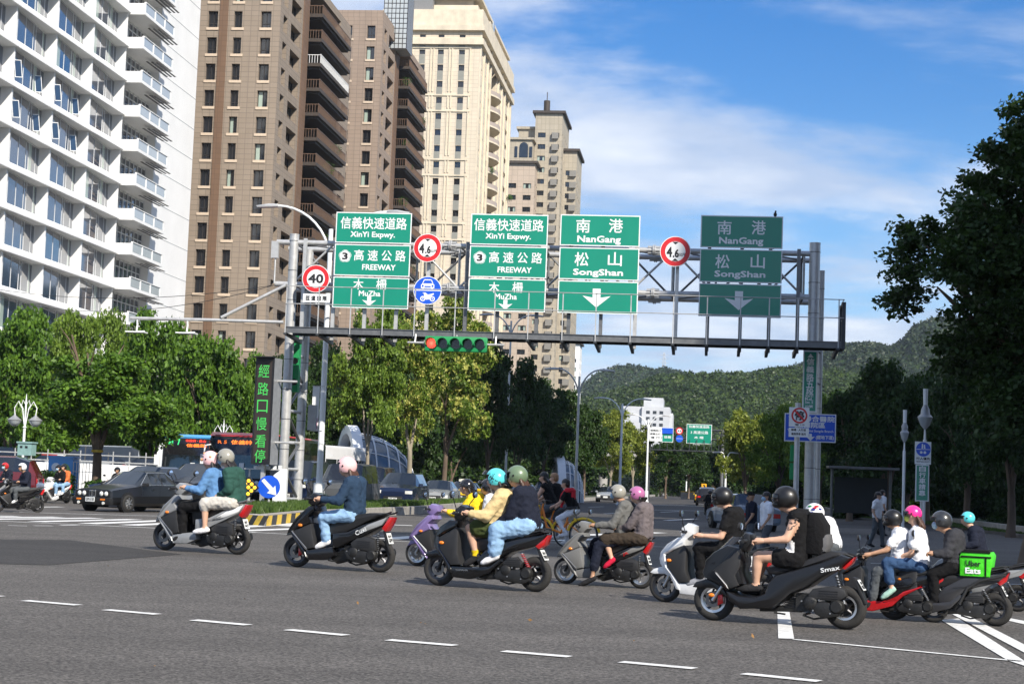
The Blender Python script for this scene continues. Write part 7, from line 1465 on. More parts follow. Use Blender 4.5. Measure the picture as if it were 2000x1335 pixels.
        m = MB(); m.slab([(fx-.03, .42), (fx-.03, .60), (fx+.06, .62), (fx+.06, .4)], .42, .02); m.build('grille', [M_blk], root)
        for s_ in (-1, 1): m = MB(); m.slab([(fx-.015, z1-.20), (fx-.01, z1-.07), (fx+.24, z1-.03), (fx+.2, z1-.14)], .16, .02, s_*(W0-.22)); m.build('headlight', [M_hl], root)
        m = MB(); m.slab([(fx-.05, .28), (fx-.05, .40), (fx+.06, .42), (fx+.06, .24)], W0*.9, .03); m.build('bumper', [M_dk], root); px_ = fx-.055; zz = .47
        m = MB(); m.box(fx-.045, fx-.02, -.4, .4, .5, .52); m.build('grille_bar', [M_chr], root)
    m = MB(); m.box(px_-.012, px_, -.19, .19, zz-.075, zz+.075); pl = m.build('number_plate', [M_plate], root)
    if plate: m = MB(); text_into(m, plate, (px_-.016, 0, zz), Vector((0, -1, 0)), UP, .32, .1, .02); m.build('plate_lettering', [M_sblack], pl)
    # tail
    rx = -ox
    for s_ in (-1, 1): m = MB(); m.slab([(rx-.12, z1-.2), (rx-.1, z1-.02), (rx+.012, z1-.04), (rx+.016, z1-.2)], .14, .015, s_*(W0-.22)); m.build('tail_light', [M_tail], root)
    if e30:
        for s_ in (-1, 1): m = MB(); m.tube([(S_[3][0]+ox+.04, s_*.80, .90), (S_[4][0]+ox, s_*.575, 1.325), (S_[5][0]+ox, s_*.58, 1.335), (S_[6][0]+ox-.02, s_*.78, .93), (S_[3][0]+ox+.04, s_*.83, .905)], .008, 5); m.build('window_trim', [M_chr], root)
    if taxi: m = MB(); m.box(L0*.42+ox, L0*.42+ox+.15, -.3, .3, S_[4][3], S_[4][3]+.14); m.build('roof_sign', [M_hl], root)
    return root
def cg(px, Y): p = at(px, 950, Y); return Vector((p.x, p.y, 0))
FW = R(83.3)
p_navy = paint('navy_paint', (.012, .02, .05), .2); p_silv = paint('silver_car_paint', (.28, .3, .32), .25); p_burg = paint('burgundy_paint', (.10, .008, .012), .2); p_taxi = paint('taxi_yellow', (.65, .42, .01), .25); p_carb = paint('black_car_paint', (.006, .006, .007), .3, .25); p_cwh = paint('white_car_paint', (.7, .7, .7), .25); p_cred = paint('red_car_paint', (.4, .01, .01), .2); p_gun = paint('gunmetal_paint', (.07, .075, .08), .5, .05)
bm = (ground(150, 998)+ground(312, 998))/2; G_ = 'cars waiting behind the median'
car('old black sedan with four round headlights and white number plate, nearest car at left', 'sedan', p_carb, ground(243, 999)+Vector((.1, 1.0, 0)), R(63), 'GM·5158', True, sc=.94)
car('black crossover right behind the old black sedan, its bonnet and white plate showing', 'suv', p_carb, cg(392, 62.5), R(74), 'RGB-9088')
car('dark blue estate car whose roof shows just behind the old black sedan', 'sedan', p_navy, cg(292, 61), R(64), None, sc=1.08)
car('burgundy car at the left edge behind the dark scooter', 'suv', p_burg, cg(-50, 60), R(6))
car('grey van facing the camera behind the lamp post', 'van', p_gun, cg(681, 69), FW, 'BAH-1992', group=G_)
car('navy car with slatted chrome grille behind the forked median tree', 'suv', p_navy, cg(786, 76), FW, 'RCZ-6952', group=G_)
car('silver saloon behind the navy car in the waiting queue', 'sedan', p_silv, cg(858, 86), FW, 'AXY-2018', group=G_)
car('yellow taxi half hidden behind the black helmets', 'sedan', p_taxi, cg(908, 96), FW, 'TDE-205', group=G_, taxi=True)
car('dark van standing behind the left gantry legs', 'van', p_navy, cg(585, 73), FW, 'BKR-3350', group=G_, sc=1.05)
car('dark saloon behind the turquoise helmet', 'sedan', p_carb, cg(962, 104), FW, None, group=G_)
car('dark blue saloon behind the pedestrians with bicycles', 'sedan', p_navy, cg(1022, 112), FW, None, group=G_)
car('dark people carrier in the second lane of the queue', 'van', p_carb, cg(728, 84), FW, None, group=G_)
car('grey car parked near the second glass dome', 'suv', p_gun, cg(1068, 125), FW, None, group=G_)
car('silver car seen between the median trunks right of the cyclists', 'sedan', p_silv, cg(1186, 150), FW, None, group=G_)
car('black off-roader driving away down the avenue', 'suv', p_carb, cg(1381, 150), FW+math.pi)
car('orange taxi far down the avenue beyond the black off-roader', 'sedan', p_taxi, cg(1372, 185), FW+math.pi, taxi=True)
car('pale blue car stopped behind the man in a dark cap', 'sedan', paint('pale_blue_paint', (.2, .26, .34), .25), cg(1452, 62), FW+math.pi+.3, sc=.95)
# parking lot behind the white wall at left
for i, (px, pt, kd, lab) in enumerate(((20, p_navy, 'suv', 'dark blue car in the car park at far left'), (85, p_cred, 'sedan', 'dark red car in the car park behind the ornate lamp'), (140, p_cwh, 'sedan', 'white car in the car park above the low wall'), (180, p_silv, 'van', 'silver van in the car park behind the banded tree'), (232, p_cred, 'sedan', 'bright red car in the car park behind the wall'), (272, p_carb, 'sedan', 'black car in the car park right of the red one'))):
    c_ = car(lab, kd, pt, cg(px, 84)+UP*.55, R(10 if i % 2 else 170), None, group='cars in the raised car park')
def bus(label, loc, rz, top, body, sign, sc=1.0, side=None, fr=None):
    root = thing('bus', label, 'bus', loc, rz, 'city buses'); root.scale = (sc,)*3; H, W, L_ = 2.95, 1.22, 10.5; m = MB()
    m.slab([(0, .35), (-.12, .5), (-.14, 1.2), (-.02, H-.25), (.25, H), (L_-.3, H), (L_, H-.2), (L_, .4), (L_-.2, .3), (.2, .3)], W, .08); m.build('body', [body], root)
    m = MB(); m.slab([(-.03, H-.14), (.22, H+.02), (L_-.3, H+.03), (L_-.3, H-.1)], W*.985, .05); m.build('roof', [top], root)
    m = MB(); m.add([(-.152, -1.1, 1.15), (-.152, 1.1, 1.15), (-.05, 1.06, 2.3), (-.05, -1.06, 2.3)], [(0, 3, 2, 1)]); m.build('windshield', [M_cgl], root)
    m = MB(); m.add([(-.05, -1.08, 2.32), (-.05, 1.08, 2.32), (.012, 1.0, 2.86), (.012, -1.0, 2.86)], [(0, 3, 2, 1)]); m.build('destination_box', [M_sblack], root)
    for (tx, y, z, w_, h_, mm) in sign: m = MB(); text_into(m, tx, (-.065+.0+(z-2.32)*.11, y, z), Vector((0, -1, 0)), UP, w_, h_, .02); m.build('led_lettering', [mm], root)
    m = MB(); m.box(-.16, -.13, -1.0, 1.0, .62, .8); m.build('slogan_panel', [M_swhite], root)
    for s_ in (-1, 1):
        m = MB(); m.lathe([(0, -.02), (.1, -.01), (.11, .02)], (-.15, s_*.85, .95), 'x', 18); m.build('headlight', [M_hl], root)
        m = MB(); m.tube([(-.05, s_*1.15, 2.45), (-.45, s_*1.25, 2.4), (-.5, s_*1.28, 2.0)], .03, 8); m.box(-.54, -.46, s_*1.28-.12, s_*1.28+.12, 1.6, 2.05); m.build('mirror_arm', [M_swhite if sc < 1.01 else M_blk], root)
        for i in range(7): m = MB(); m.box(.5+i*1.4, 1.8+i*1.4, s_*W-.012, s_*W+.012, 1.25, 2.25); m.build('side_window', [M_cgl], root)
        for wx in (1.9, 7.8): m = MB(); m.torus((wx, s_*(W-.12), .48), .36, .12, 'y', 24, 8); o = m.build('wheel', [M_tyre], root); m = MB(); m.cyl((wx, s_*(W-.02), .48), (wx, s_*W, .48), .24, n=18); m.build('rim', [M_alu], o)
    m = MB(); m.box(-.155, -.148, -.3, -.1, 1.5, 1.75); m.build('paper_notice', [M_swhite], root)
    m = MB(); m.box(-.1, 9.8, -W-.014, -W-.001, .75, .95); m.box(-.1, 9.8, W+.001, W+.014, .75, .95); m.build('stripe', [side or top], root); return root
M_lg = glow('green_led', (.05, .6, .2), .5); M_lo = glow('orange_led', (1, .22, .03), .6); M_lr = glow('red_led', (1, .05, .03), .6)
b_blue = paint('bus_blue', (.05, .32, .7), .3); b_blk = paint('bus_front_black', (.012, .012, .014), .2); b_red = paint('bus_red', (.6, .015, .02), .3); b_wht = paint('bus_white', (.62, .62, .62), .3)
bus('city bus with light blue roof and a black front, left of the red roofed one', cg(367, 72)+Vector((0, 0, 0)), FW, b_blue, b_blk, [('BL 7', .7, 2.6, .5, .3, M_lg), ('市政府 · 象山', -.25, 2.7, .9, .12, M_lr), ('信義路', -.3, 2.5, .9, .14, M_lo)], .97)
bus('city bus with bright red roof beside the message board', cg(462, 69), FW, b_red, b_blk, [('R 5  信義幹線', 0, 2.58, 1.7, .17, M_lo)], 1.0)
bus('white bus with a red line seen between the gantry legs', cg(562, 92), R(70), b_wht, b_wht, [], 1.02, b_red)
# ================= STREET FURNITURE, SIGNS, OTHER PEOPLE =================
def facepx(label, name, cat, px, py, Y, rz=-RA, z0=None, group=None):
    P = at(px, py, Y); return thing(name, label, cat, P, rz, group), Y/FPX
class FP:
    """flat face at one depth, addressed in survey pixels from its centre"""
    def __init__(f, root, px, py, k): f.r, f.px, f.py, f.k = root, px, py, k
    def xy(f, x, y): return (x-f.px)*f.k, -(y-f.py)*f.k
    def rect(f, x0, y0, x1, y1, m, off, t=.02, nm='panel'):
        a, b = f.xy(x0, y0), f.xy(x1, y1); q = MB(); q.box(a[0], b[0], -off, -off+t, b[1], a[1]); return q.build(nm, [m], f.r)
    def text(f, s, x, y, w, h, m, off, bold=.02, nm='lettering', ux=X_, uz=UP, fit='both'):
        a = f.xy(x, y); q = MB(); text_into(q, s, (a[0], -off, a[1]), ux, uz, w*f.k, h*f.k, bold, fit=fit); return q.build(nm, [m], f.r)
    def disc(f, x, y, r, m, off, nm='disc', n=36):
        a = f.xy(x, y); q = MB(); q.add([(a[0]+r*f.k*math.sin(2*math.pi*i/n), -off, a[1]+r*f.k*math.cos(2*math.pi*i/n)) for i in range(n)], [tuple(range(n-1, -1, -1))]); return q.build(nm, [m], f.r)
    def poly(f, pts, m, off, nm='symbol'):
        q = MB(); p = [f.xy(*a) for a in pts]; ar = sum(p[i][0]*p[(i+1) % len(p)][1]-p[(i+1) % len(p)][0]*p[i][1] for i in range(len(p))); p = p if ar > 0 else p[::-1]
        q.add([(a, -off, b) for a, b in p], [tuple(range(len(p)))]); return q.build(nm, [m], f.r)
def post(root, f, x, y0, y1, r, m=None, back=.08):
    a, b = f.xy(x, y0), f.xy(x, y1); q = MB(); q.cyl((a[0], back, a[1]), (b[0], back, b[1]), r, n=12); return q.build('post', [m or M_galv], root)
# LED message board
root, k = facepx('tall black message board with green glowing characters beside the gantry leg', 'message_board', 'message board', 513, 802, 58, -RA+R(-12)); f = FP(root, 513, 802, k)
q = MB(); q.box(-18*k, 20*k, 0, .62, -104*k, 104*k); q.build('cabinet', [M_sback], root); f.rect(494, 698, 534, 906, M_sblack, .03, .03, 'front_frame'); f.rect(498, 704, 530, 896, mat('led_panel', (.035, .026, .022), .6, 0, .1, 30), .036, .004, 'led_panel')
q = MB(); q.box(-20*k, 22*k, -.25, .02, 104*k, 106*k); q.build('sun_hood', [M_sblack], root)
M_led = glow('green_led_text', (.06, .5, .09), .2)
for c_, y in zip('經路口慢看停', (724, 759, 793, 827, 861, 890)): f.text(c_, 513, y, 23, 25, M_led, .045, 0)
q = MB(); q.box(-.06, .06, .2, .32, -(1000-802)*k, -104*k); q.cyl((0, .3, 60*k), (1.0, .5, 60*k), .04, n=8); q.cyl((0, .3, -60*k), (1.0, .5, -60*k), .04, n=8); q.build('bracket', [M_galv], root)
# white equipment shelf and leg gussets near the board
root, k = facepx('white steel shelf of small cameras below the message board', 'equipment_shelf', 'shelf', 520, 915, 58.5); f = FP(root, 520, 915, k); q = MB(); q.box(-42*k, 36*k, -.1, .1, -2*k, 0); q.build('shelf', [M_galv], root)
for i, x in enumerate((499, 508, 516, 524, 537, 548)): a = f.xy(x, 910); q = MB(); q.box(a[0]-.05, a[0]+.05, -.08, .08, .0, .09+.02*(i % 3)); q.build('camera_box', [M_swhite], root)
post(root, f, 486, 915, 985, .03); post(root, f, 552, 915, 985, .03)
# keep right disc
root, k = facepx('round blue keep-right sign with white diagonal arrow at the median nose', 'keep_right_sign', 'road sign', 525, 950, 55); f = FP(root, 525, 950, k); q = MB(); q.lathe([(0, .03), (22*k, .03), (22*k, 0), (0, 0)], (0, 0, 0), 'y', 36); q.build('plate', [M_blue], root)
f.poly([(510, 939), (515, 934), (534, 952), (538, 947), (541, 966), (522, 962), (527, 957)], M_swhite, .012, 'arrow'); post(root, f, 525, 940, 985, .035)
# white tapered shield behind it
root, k = facepx('white steel shield behind the blue keep-right disc', 'steel_shield', 'shield', 545, 950, 57); f = FP(root, 545, 950, k); q = MB(); q.prism([(-12*k, -38*k), (14*k, -38*k), (14*k, 35*k), (4*k, 35*k), (-12*k, 22*k)], 0, .2, 'xz'); q.build('shield_plate', [M_swhite], root)
# diamond of nine amber lamps
root, k = facepx('black diamond board of nine amber lamps left of the blue disc', 'warning_lamp_board', 'warning lamps', 485, 951, 54.5); f = FP(root, 485, 951, k); q = MB(); q.add([(x*k, y, z*k) for y in (0, .12) for x, z in ((0, -21), (20, 0), (0, 21), (-20, 0))], [(0, 1, 2, 3), (7, 6, 5, 4), (0, 4, 5, 1), (1, 5, 6, 2), (2, 6, 7, 3), (3, 7, 4, 0)]); q.build('board', [M_sblack], root)
M_am = glow('amber_lamp', (1, .55, .03), .75)
for i in range(3):
    for j in range(3): q = MB(); a, b = (i-j)*6.3, (i+j-2)*6.3; q.lathe([(0, -.03), (3.3*k, -.015), (3.6*k, 0)], (a*k, 0, b*k), 'y', 14); q.build('lamp', [M_am], root)
post(root, f, 485, 951, 995, .05, M_conc)
# little yellow reflectors on the median edge
for i, (x, y, Y) in enumerate(((498, 996, 49), (534, 996.5, 50), (560, 997, 51), (646, 992, 56), (732, 988, 63), (804, 984, 70), (862, 983, 78))):
    root, k = facepx(['round yellow reflector nearest the hazard striped nose', 'round yellow reflector second from the nose of the median', 'round yellow reflector third from the nose of the median', 'yellow reflector behind the denim jacket rider', 'yellow reflector under the slender median tree', 'yellow reflector by the forked trunk', 'yellow reflector before the lilac scooter rider'][i], 'reflector', 'reflector', x, y, Y, group='yellow reflectors along the median'); f = FP(root, x, y, k)
    q = MB(); q.lathe([(0, -.02), (.055, -.015), (.065, .0), (.065, .02)], (0, 0, 0), 'y', 16); q.build('disc', [mat('reflector_yellow', (.8, .55, .02), .3, coat=.5)], root); q = MB(); q.cyl((0, .02, .0), (0, .02, .3-at(x, y, Y).z), .014, n=6); q.build('stem', [M_galv], root)
# green pedestrian signal heads strapped between the gantry legs
root, k = facepx('dark green signal head strapped between the two gantry legs', 'side_signal', 'traffic light', 578, 705, 60.5); q = MB(); q.box(-.14, .14, -.15, .15, -1.1, 1.1); q.build('housing', [M_tlg], root)
for z in (-.75, 0, .75): q = MB(); q.lathe([(0, -.16), (.12, -.16), (.12, -.15)], (0, 0, z), 'y', 18); q.build('lens', [M_lens], root)
root, k = facepx('small white banner hanging beside the lamp post', 'banner', 'banner', 616, 800, 62.5); q = MB(); q.box(-.13, .13, -.01, .01, -.75, .85); q.build('cloth', [M_swhite], root); q = MB(); q.box(-.1, .1, -.016, -.012, -.7, -.3); q.build('print', [mat('banner_print', (.45, .2, .3), .7)], root); q = MB(); q.cyl((-.15, 0, .87), (.3, 0, .87), .015, n=6); q.cyl((-.15, 0, -.77), (.3, 0, -.77), .015, n=6); q.build('rod', [M_galv], root)
root, k = facepx('grey control cabinet strapped to the inner gantry leg', 'control_box', 'cabinet', 610, 815, 61.5); q = MB(); q.box(-.14, .14, -.12, .12, -.45, .45); q.build('box', [M_sback], root)
# ---- right gantry post signs ----
Yp = G0.y-9.97*RY.x+0; Yp = 57.6
root, k = facepx('narrow green street name sign on the right gantry post', 'street_name_sign', 'street sign', 1580, 745, Yp); f = FP(root, 1580, 745, k); f.rect(1567, 685, 1595, 806, M_swhite, .30, .03); f.rect(1569.5, 688, 1592.5, 803, M_green, .305, .004)
f.poly([(1581, 691), (1587, 699), (1575, 699)], M_swhite, .31)
for c_, y in zip('信義路五段', (707, 722, 737, 751, 765)): f.text(c_, 1581, y, 14, 13, M_swhite, .312)
for s_, y in (('XinYi', 774), ('Rd.', 780), ('Sec. 5', 786), ('22號', 794)): f.text(s_, 1580, y, 15, 5, M_swhite, .312)
root, k = facepx('wide blue hospital direction sign on the right gantry post', 'hospital_sign', 'road sign', 1582, 835, Yp); f = FP(root, 1582, 835, k); f.rect(1532, 808, 1631, 863, M_swhite, .24, .03); f.rect(1534, 810, 1629, 861, M_blue, .245, .004)
f.text('市立聯合醫院', 1584, 818, 88, 11, M_swhite, .251); f.text('松德院區', 1582, 830, 56, 11, M_swhite, .251); f.text('Taipei City Hospital Songde Branch', 1582, 842, 88, 6, M_swhite, .251, .01); f.text('(經地下道)', 1610, 854, 34, 9, M_swhite, .251); f.poly([(1580, 847), (1585, 847), (1585, 853), (1591, 852), (1582.5, 861), (1574, 852), (1580, 853)], M_swhite, .251, 'arrow')
root, k = facepx('white no-stopping plate in front of the blue hospital sign', 'no_stopping_sign', 'road sign', 1560, 824, 55.5); f = FP(root, 1560, 824, k); f.rect(1541, 795, 1580, 833, M_swhite, .02); f.rect(1541, 835, 1580, 853, M_swhite, .02)
f.disc(1561, 811, 15.5, M_red, .025); f.disc(1561, 811, 12, M_swhite, .027); f.text('停', 1561, 811, 17, 17, M_sblack, .03, .04); f.poly([(1551.5, 803.5), (1554, 801), (1570.5, 818.5), (1568, 821)], M_red, .034, 'slash'); f.text('☎ 110', 1562, 829, 18, 4, M_sblack, .024); f.text('騎樓 · 人行道', 1560, 839, 28, 4.5, M_sblack, .024); f.text('違規停車 拖吊', 1560, 847, 28, 4.5, M_sblack, .024)
post(root, f, 1558, 786, 1075, .09, M_galv, .14)
root, k = facepx('green signal backs mounted at the foot of the right gantry post', 'pedestrian_signal', 'traffic light', 1548, 905, 57); 
for z in (.35, -.25): q = MB(); q.box(-.09, .09, -.12, .12, z-.27, z+.27); q.build('housing', [M_tlg], root)
q = MB(); q.cyl((0, 0, .6), (.25, .05, .62), .02, n=6); q.build('bracket', [M_galv], root)
# ---- right pavement signs and lamps ----
Ys = 40
root, k = facepx('white plate with blue shared path disc above the green bicycle sign', 'path_sign', 'road sign', 1802, 884, Ys); f = FP(root, 1802, 884, k); f.rect(1787, 862, 1818, 906, M_swhite, .02); f.disc(1803, 877, 14, M_blue, .025); f.poly([(1789.5, 876.5), (1816.5, 876.5), (1816.5, 877.5), (1789.5, 877.5)], M_swhite, .028)
f.poly([(1800, 866), (1802, 866), (1803, 871), (1802, 875.5), (1799.5, 875.5)], M_swhite, .028); f.poly([(1804, 868), (1806, 868), (1807, 875.5), (1804, 875.5)], M_swhite, .028); f.disc(1799, 883, 2.6, M_swhite, .028); f.disc(1806, 883, 2.6, M_swhite, .028); f.text('行人優先', 1803, 895, 26, 5, M_sblack, .025); f.text('PEDESTRIAN PRIORITY', 1803, 901, 26, 2.5, M_sblack, .025, .01)
post(root, f, 1802, 864, 1060, .03)
root, k = facepx('tall narrow green sign asking cyclists to keep side, under the blue disc plate', 'bicycle_sign', 'road sign', 1801, 940, Ys-.05); f = FP(root, 1801, 940, k); f.rect(1788, 907, 1814, 978, M_swhite, .02); f.rect(1790, 909, 1812, 976, M_green, .025, .004)
for c_, y in zip('自行車請靠', (915, 927, 938.5, 950, 962)): f.text(c_, 1801, y, 12, 10.5, M_swhite, .03)
def ornate_lamp(label, px, y0, ybase, Y, arms, r=.05):
    P = at(px, ybase, Y); P.z = 0; z1 = at(px, y0, Y).z; root = thing('ornate_lamp', label, 'street lamp', P, -RA, 'ornate twin lamps'); q = MB(); q.cyl((0, 0, 0), (0, 0, z1-1.3), r, n=12); q.cyl((0, 0, 0), (0, 0, .6), r*2, r*1.6, n=12); q.cyl((0, 0, z1-1.3), (0, 0, z1-.3), r*.7, n=10); q.cyl((0, 0, z1-.3), (0, 0, z1), r*.7, .005, n=8); q.lathe([(r*.8, -.05), (r*1.7, 0), (r*.8, .05)], (0, 0, z1-1.3), 'z', 12); q.build('post', [M_swhite], root)
    for s_ in (-1, 1):
        if arms == 2 or s_ == 1:
            q = MB(); pts = [(s_*(.08+.32*math.sin(t)), 0, z1-.75+.35*(1-math.cos(t*1.2))*(.8)) for t in [i*.28 for i in range(8)]]; q.tube([(s_*.03, 0, z1-1.2), (s_*.12, 0, z1-.6), (s_*.3, 0, z1-.3), (s_*.45, 0, z1-.55), (s_*.42, 0, z1-.8)], .02, 6); q.tube([(s_*.03, 0, z1-.4), (s_*.12, 0, z1-.25), (s_*.18, 0, z1-.45), (s_*.1, 0, z1-.6)], .014, 6); o = q.build('arm', [M_swhite], root)
            q = MB(); q.lathe([(.26, 0), (.27, .03), (.05, .2), (.03, .26)], (s_*.42, 0, z1-1.05), 'z', 18); q.build('shade', [M_sback], root); q = MB(); q.lathe([(.0, -.22), (.1, -.2), (.2, -.1), (.25, 0)], (s_*.42, 0, z1-1.05), 'z', 18); q.build('bowl', [M_frost], root)
    return root
ornate_lamp('white ornate lamp with two bell shades at the far left', 41, 768, 950, 66, 2)
ornate_lamp('small ornate lamp rising behind the red roofed bus', 431, 818, 950, 84, 2)
def bowl_lamp(label, px, y0, ys, Y, ybase=1040, wide=15):
    P = at(px, ybase, Y); P.z = 0; k = Y/FPX; z = lambda y: at(px, y, Y).z; root = thing('park_lamp', label, 'street lamp', P, -RA, 'park lamps'); q = MB(); q.cyl((0, 0, 0), (0, 0, z(ys)), .045, n=10); q.cyl((0, 0, z(ys)), (0, 0, z(ys)+.25), .03, .02, n=8); q.build('post', [M_swhite], root)
    q = MB(); w = wide*k; c = z(ys)+.25; q.lathe([(.02, 0), (w*.6, .1), (w*.95, .28), (w, .3)], (0, 0, c), 'z', 20); q.build('bowl', [M_frost], root); q = MB(); q.lathe([(w, .3), (w*.6, .38), (.1, .5), (.04, .62)], (0, 0, c), 'z', 20); q.build('cap', [M_sback], root)
    q = MB(); q.cyl((0, 0, c+.6), (0, 0, c+1.0), .05, .06, n=8); q.cyl((0, 0, c+1.0), (0, 0, z(y0)), .02, .006, n=6); q.build('finial', [M_swhite], root)
bowl_lamp('park lamp with glass bowl standing over the blue disc sign', 1803, 788, 858, 42)
bowl_lamp('dim park lamp left of the bicycle sign', 1763, 800, 880, 52, wide=9)
def avenue_lamp(label, px, ytop, ybase, Y, hw):
    P = at(px, ybase, Y); P.z = 0; k = Y/FPX; arm_lamp(label, P, at(px, ytop, Y).z-.3, ((hw*k, .4, -1), (hw*k, .4, 1)), .09*(1 if Y < 120 else 1.2), M_swhite if Y > 120 else M_galv)
avenue_lamp('grey twin-armed lamp under the slim white tower', 1123, 724, 985, 95, 42)
avenue_lamp('white twin-armed lamp left of the hospital block', 1210, 780, 965, 130, 36)
avenue_lamp('twin-armed lamp in front of the hospital block', 1262, 812, 965, 165, 28)
avenue_lamp('white lamp far off beside the orange sign', 1416, 885, 965, 150, 9)
avenue_lamp('distant twin-armed lamp right of the far gantry', 1340, 868, 960, 260, 14)
avenue_lamp('twin-armed lamp behind the second expressway sign', 985, 617, 985, 112, 40)
# ---- far gantry down the avenue ----
Yf = 185; P = at(1265, 960, Yf); P.z = 0; root = thing('far_gantry', 'distant sign gantry over the avenue below the hospital block', 'gantry', P, -RA); kf = Yf/FPX
def fz(y, x=1335): return at(x, y, Yf).z
q = MB(); q.cyl((0, 0, 0), (0, 0, fz(828)), .2, n=10); q.build('pole', [M_darkst], root); w_ = 142*kf; q = MB(); q.cyl((w_, 0, 0), (w_, 0, fz(836)), .2, n=10); q.build('pole', [M_galvd], root)
for y in (838, 856):
    for o in (0, 1.5): q = MB(); q.cyl((-.5, o, fz(y)), (w_+.8, o, fz(y)), .09, n=8); q.build('truss_chord', [M_darkst], root)
for i in range(12): a = w_*i/12; b = w_*(i+1)/12; q = MB(); q.cyl((a, 0, fz(838 if i % 2 else 856)), (b, 0, fz(856 if i % 2 else 838)), .05, n=6); q.build('truss_brace', [M_darkst], root)
q = MB(); q.box(-.3, w_+.5, -1.5, -.6, fz(881), fz(879)); q.build('walkway', [M_darkst], root)
for i in range(10): a = w_*(i+.5)/10; q = MB(); q.cyl((a, -1, fz(880)), (a, -.3, fz(858)), .04, n=6); q.build('upright', [M_darkst], root)
def far_sign(lab, x0, y0, x1, y1, mm, txt, col):
    r_, k = facepx(lab, 'far_direction_sign', 'road sign', (x0+x1)/2, (y0+y1)/2, Yf-.8); f = FP(r_, (x0+x1)/2, (y0+y1)/2, k); f.rect(x0, y0, x1, y1, M_swhite, .0, .06); f.rect(x0+1, y0+1, x1-1, y1-1, mm, .01, .008)
    for s_, x, y, w, h in txt: f.text(s_, x, y, w, h, col, .02, .01)
far_sign('far green expressway sign on the distant gantry', 1341, 828, 1390, 866, M_green, [('信義快速道路', 1365, 833, 40, 5), ('3 高速公路', 1366, 844, 34, 6), ('木 柵', 1365, 854, 18, 5)], M_swhite)
far_sign('far white notice board at the left of the distant gantry', 1268, 834, 1292, 861, M_swhite, [('福德路口', 1280, 840, 20, 4), ('請靠左行', 1280, 847, 20, 4), ('慢 行', 1280, 854, 18, 4)], M_sblack)
far_sign('far small sign blue above green on the distant gantry', 1293, 835, 1315, 863, M_green, [('信義', 1304, 853, 14, 5)], M_swhite)
r_, k = facepx('blue upper half panel of the far small sign', 'far_sign_panel', 'road sign', 1304, 841, Yf-.9); f = FP(r_, 1304, 841, k); f.rect(1293.5, 835.5, 1314.5, 846.5, M_blue, .02)
r_, k = facepx('tiny red rimmed round sign on the distant gantry', 'far_round_sign', 'road sign', 1327, 841, Yf-.9); f = FP(r_, 1327, 841, k); q = MB(); q.lathe([(0, .03), (7*k, .03), (7*k, 0), (0, 0)], (0, 0, 0), 'y', 20); q.build('plate', [M_red], r_); f.disc(1327, 841, 4.6, M_swhite, .01); f.text('4.6', 1327, 841, 7, 4, M_sblack, .015)
r_, k = facepx('tiny round blue sign on the distant gantry', 'far_round_sign', 'road sign', 1327, 856, Yf-.9); q = MB(); q.lathe([(0, .03), (7*k, .03), (7*k, 0), (0, 0)], (0, 0, 0), 'y', 20); q.build('plate', [M_blue], r_); f = FP(r_, 1327, 856, k); f.poly([(1321, 855.7), (1333, 855.7), (1333, 856.3), (1321, 856.3)], M_swhite, .01, 'bar')
# flyover at the bend, with low guard wall and hedge
P = at(1300, 910, 330); root = thing('flyover', 'concrete flyover crossing at the far bend of the avenue', 'bridge', Vector((P.x, P.y, 0)), R(-4)); q = MB(); zz = at(1400, 908, 330).z; q.box(-30, 75, 0, 9, zz, zz+1.6); q.box(-30, 75, -.3, 0, zz+1.0, zz+2.2); q.build('deck', [M_conc], root)
for x in (-12, 8, 28, 48): q = MB(); q.cyl((x, 4, 0), (x, 4, zz), .9, n=12); q.build('pier', [M_conc], root)
P = at(1330, 955, 240); root = thing('guard_wall', 'low white and yellow guard wall at the end of the avenue', 'wall', Vector((P.x, P.y, 0)), R(-4)); q = MB(); q.box(0, 32, 0, .3, 0, 1.0); q.build('wall', [M_kerb], root); q = MB(); q.box(0, 32, -.01, .31, 1.0, 1.15); q.build('coping', [M_yel], root)
root['kind'] = 'thing'
r_, k = facepx('orange chevron sign at the far bend', 'chevron_sign', 'road sign', 1375, 951, 200); f = FP(r_, 1375, 951, k); f.rect(1370, 944, 1380, 956, mat('chevron_orange', (.8, .4, .02), .4), .02); f.poly([(1373, 946), (1376, 946), (1378, 950), (1376, 954), (1373, 954), (1375, 950)], M_sblack, .03); post(r_, f, 1375, 955, 972, .05)
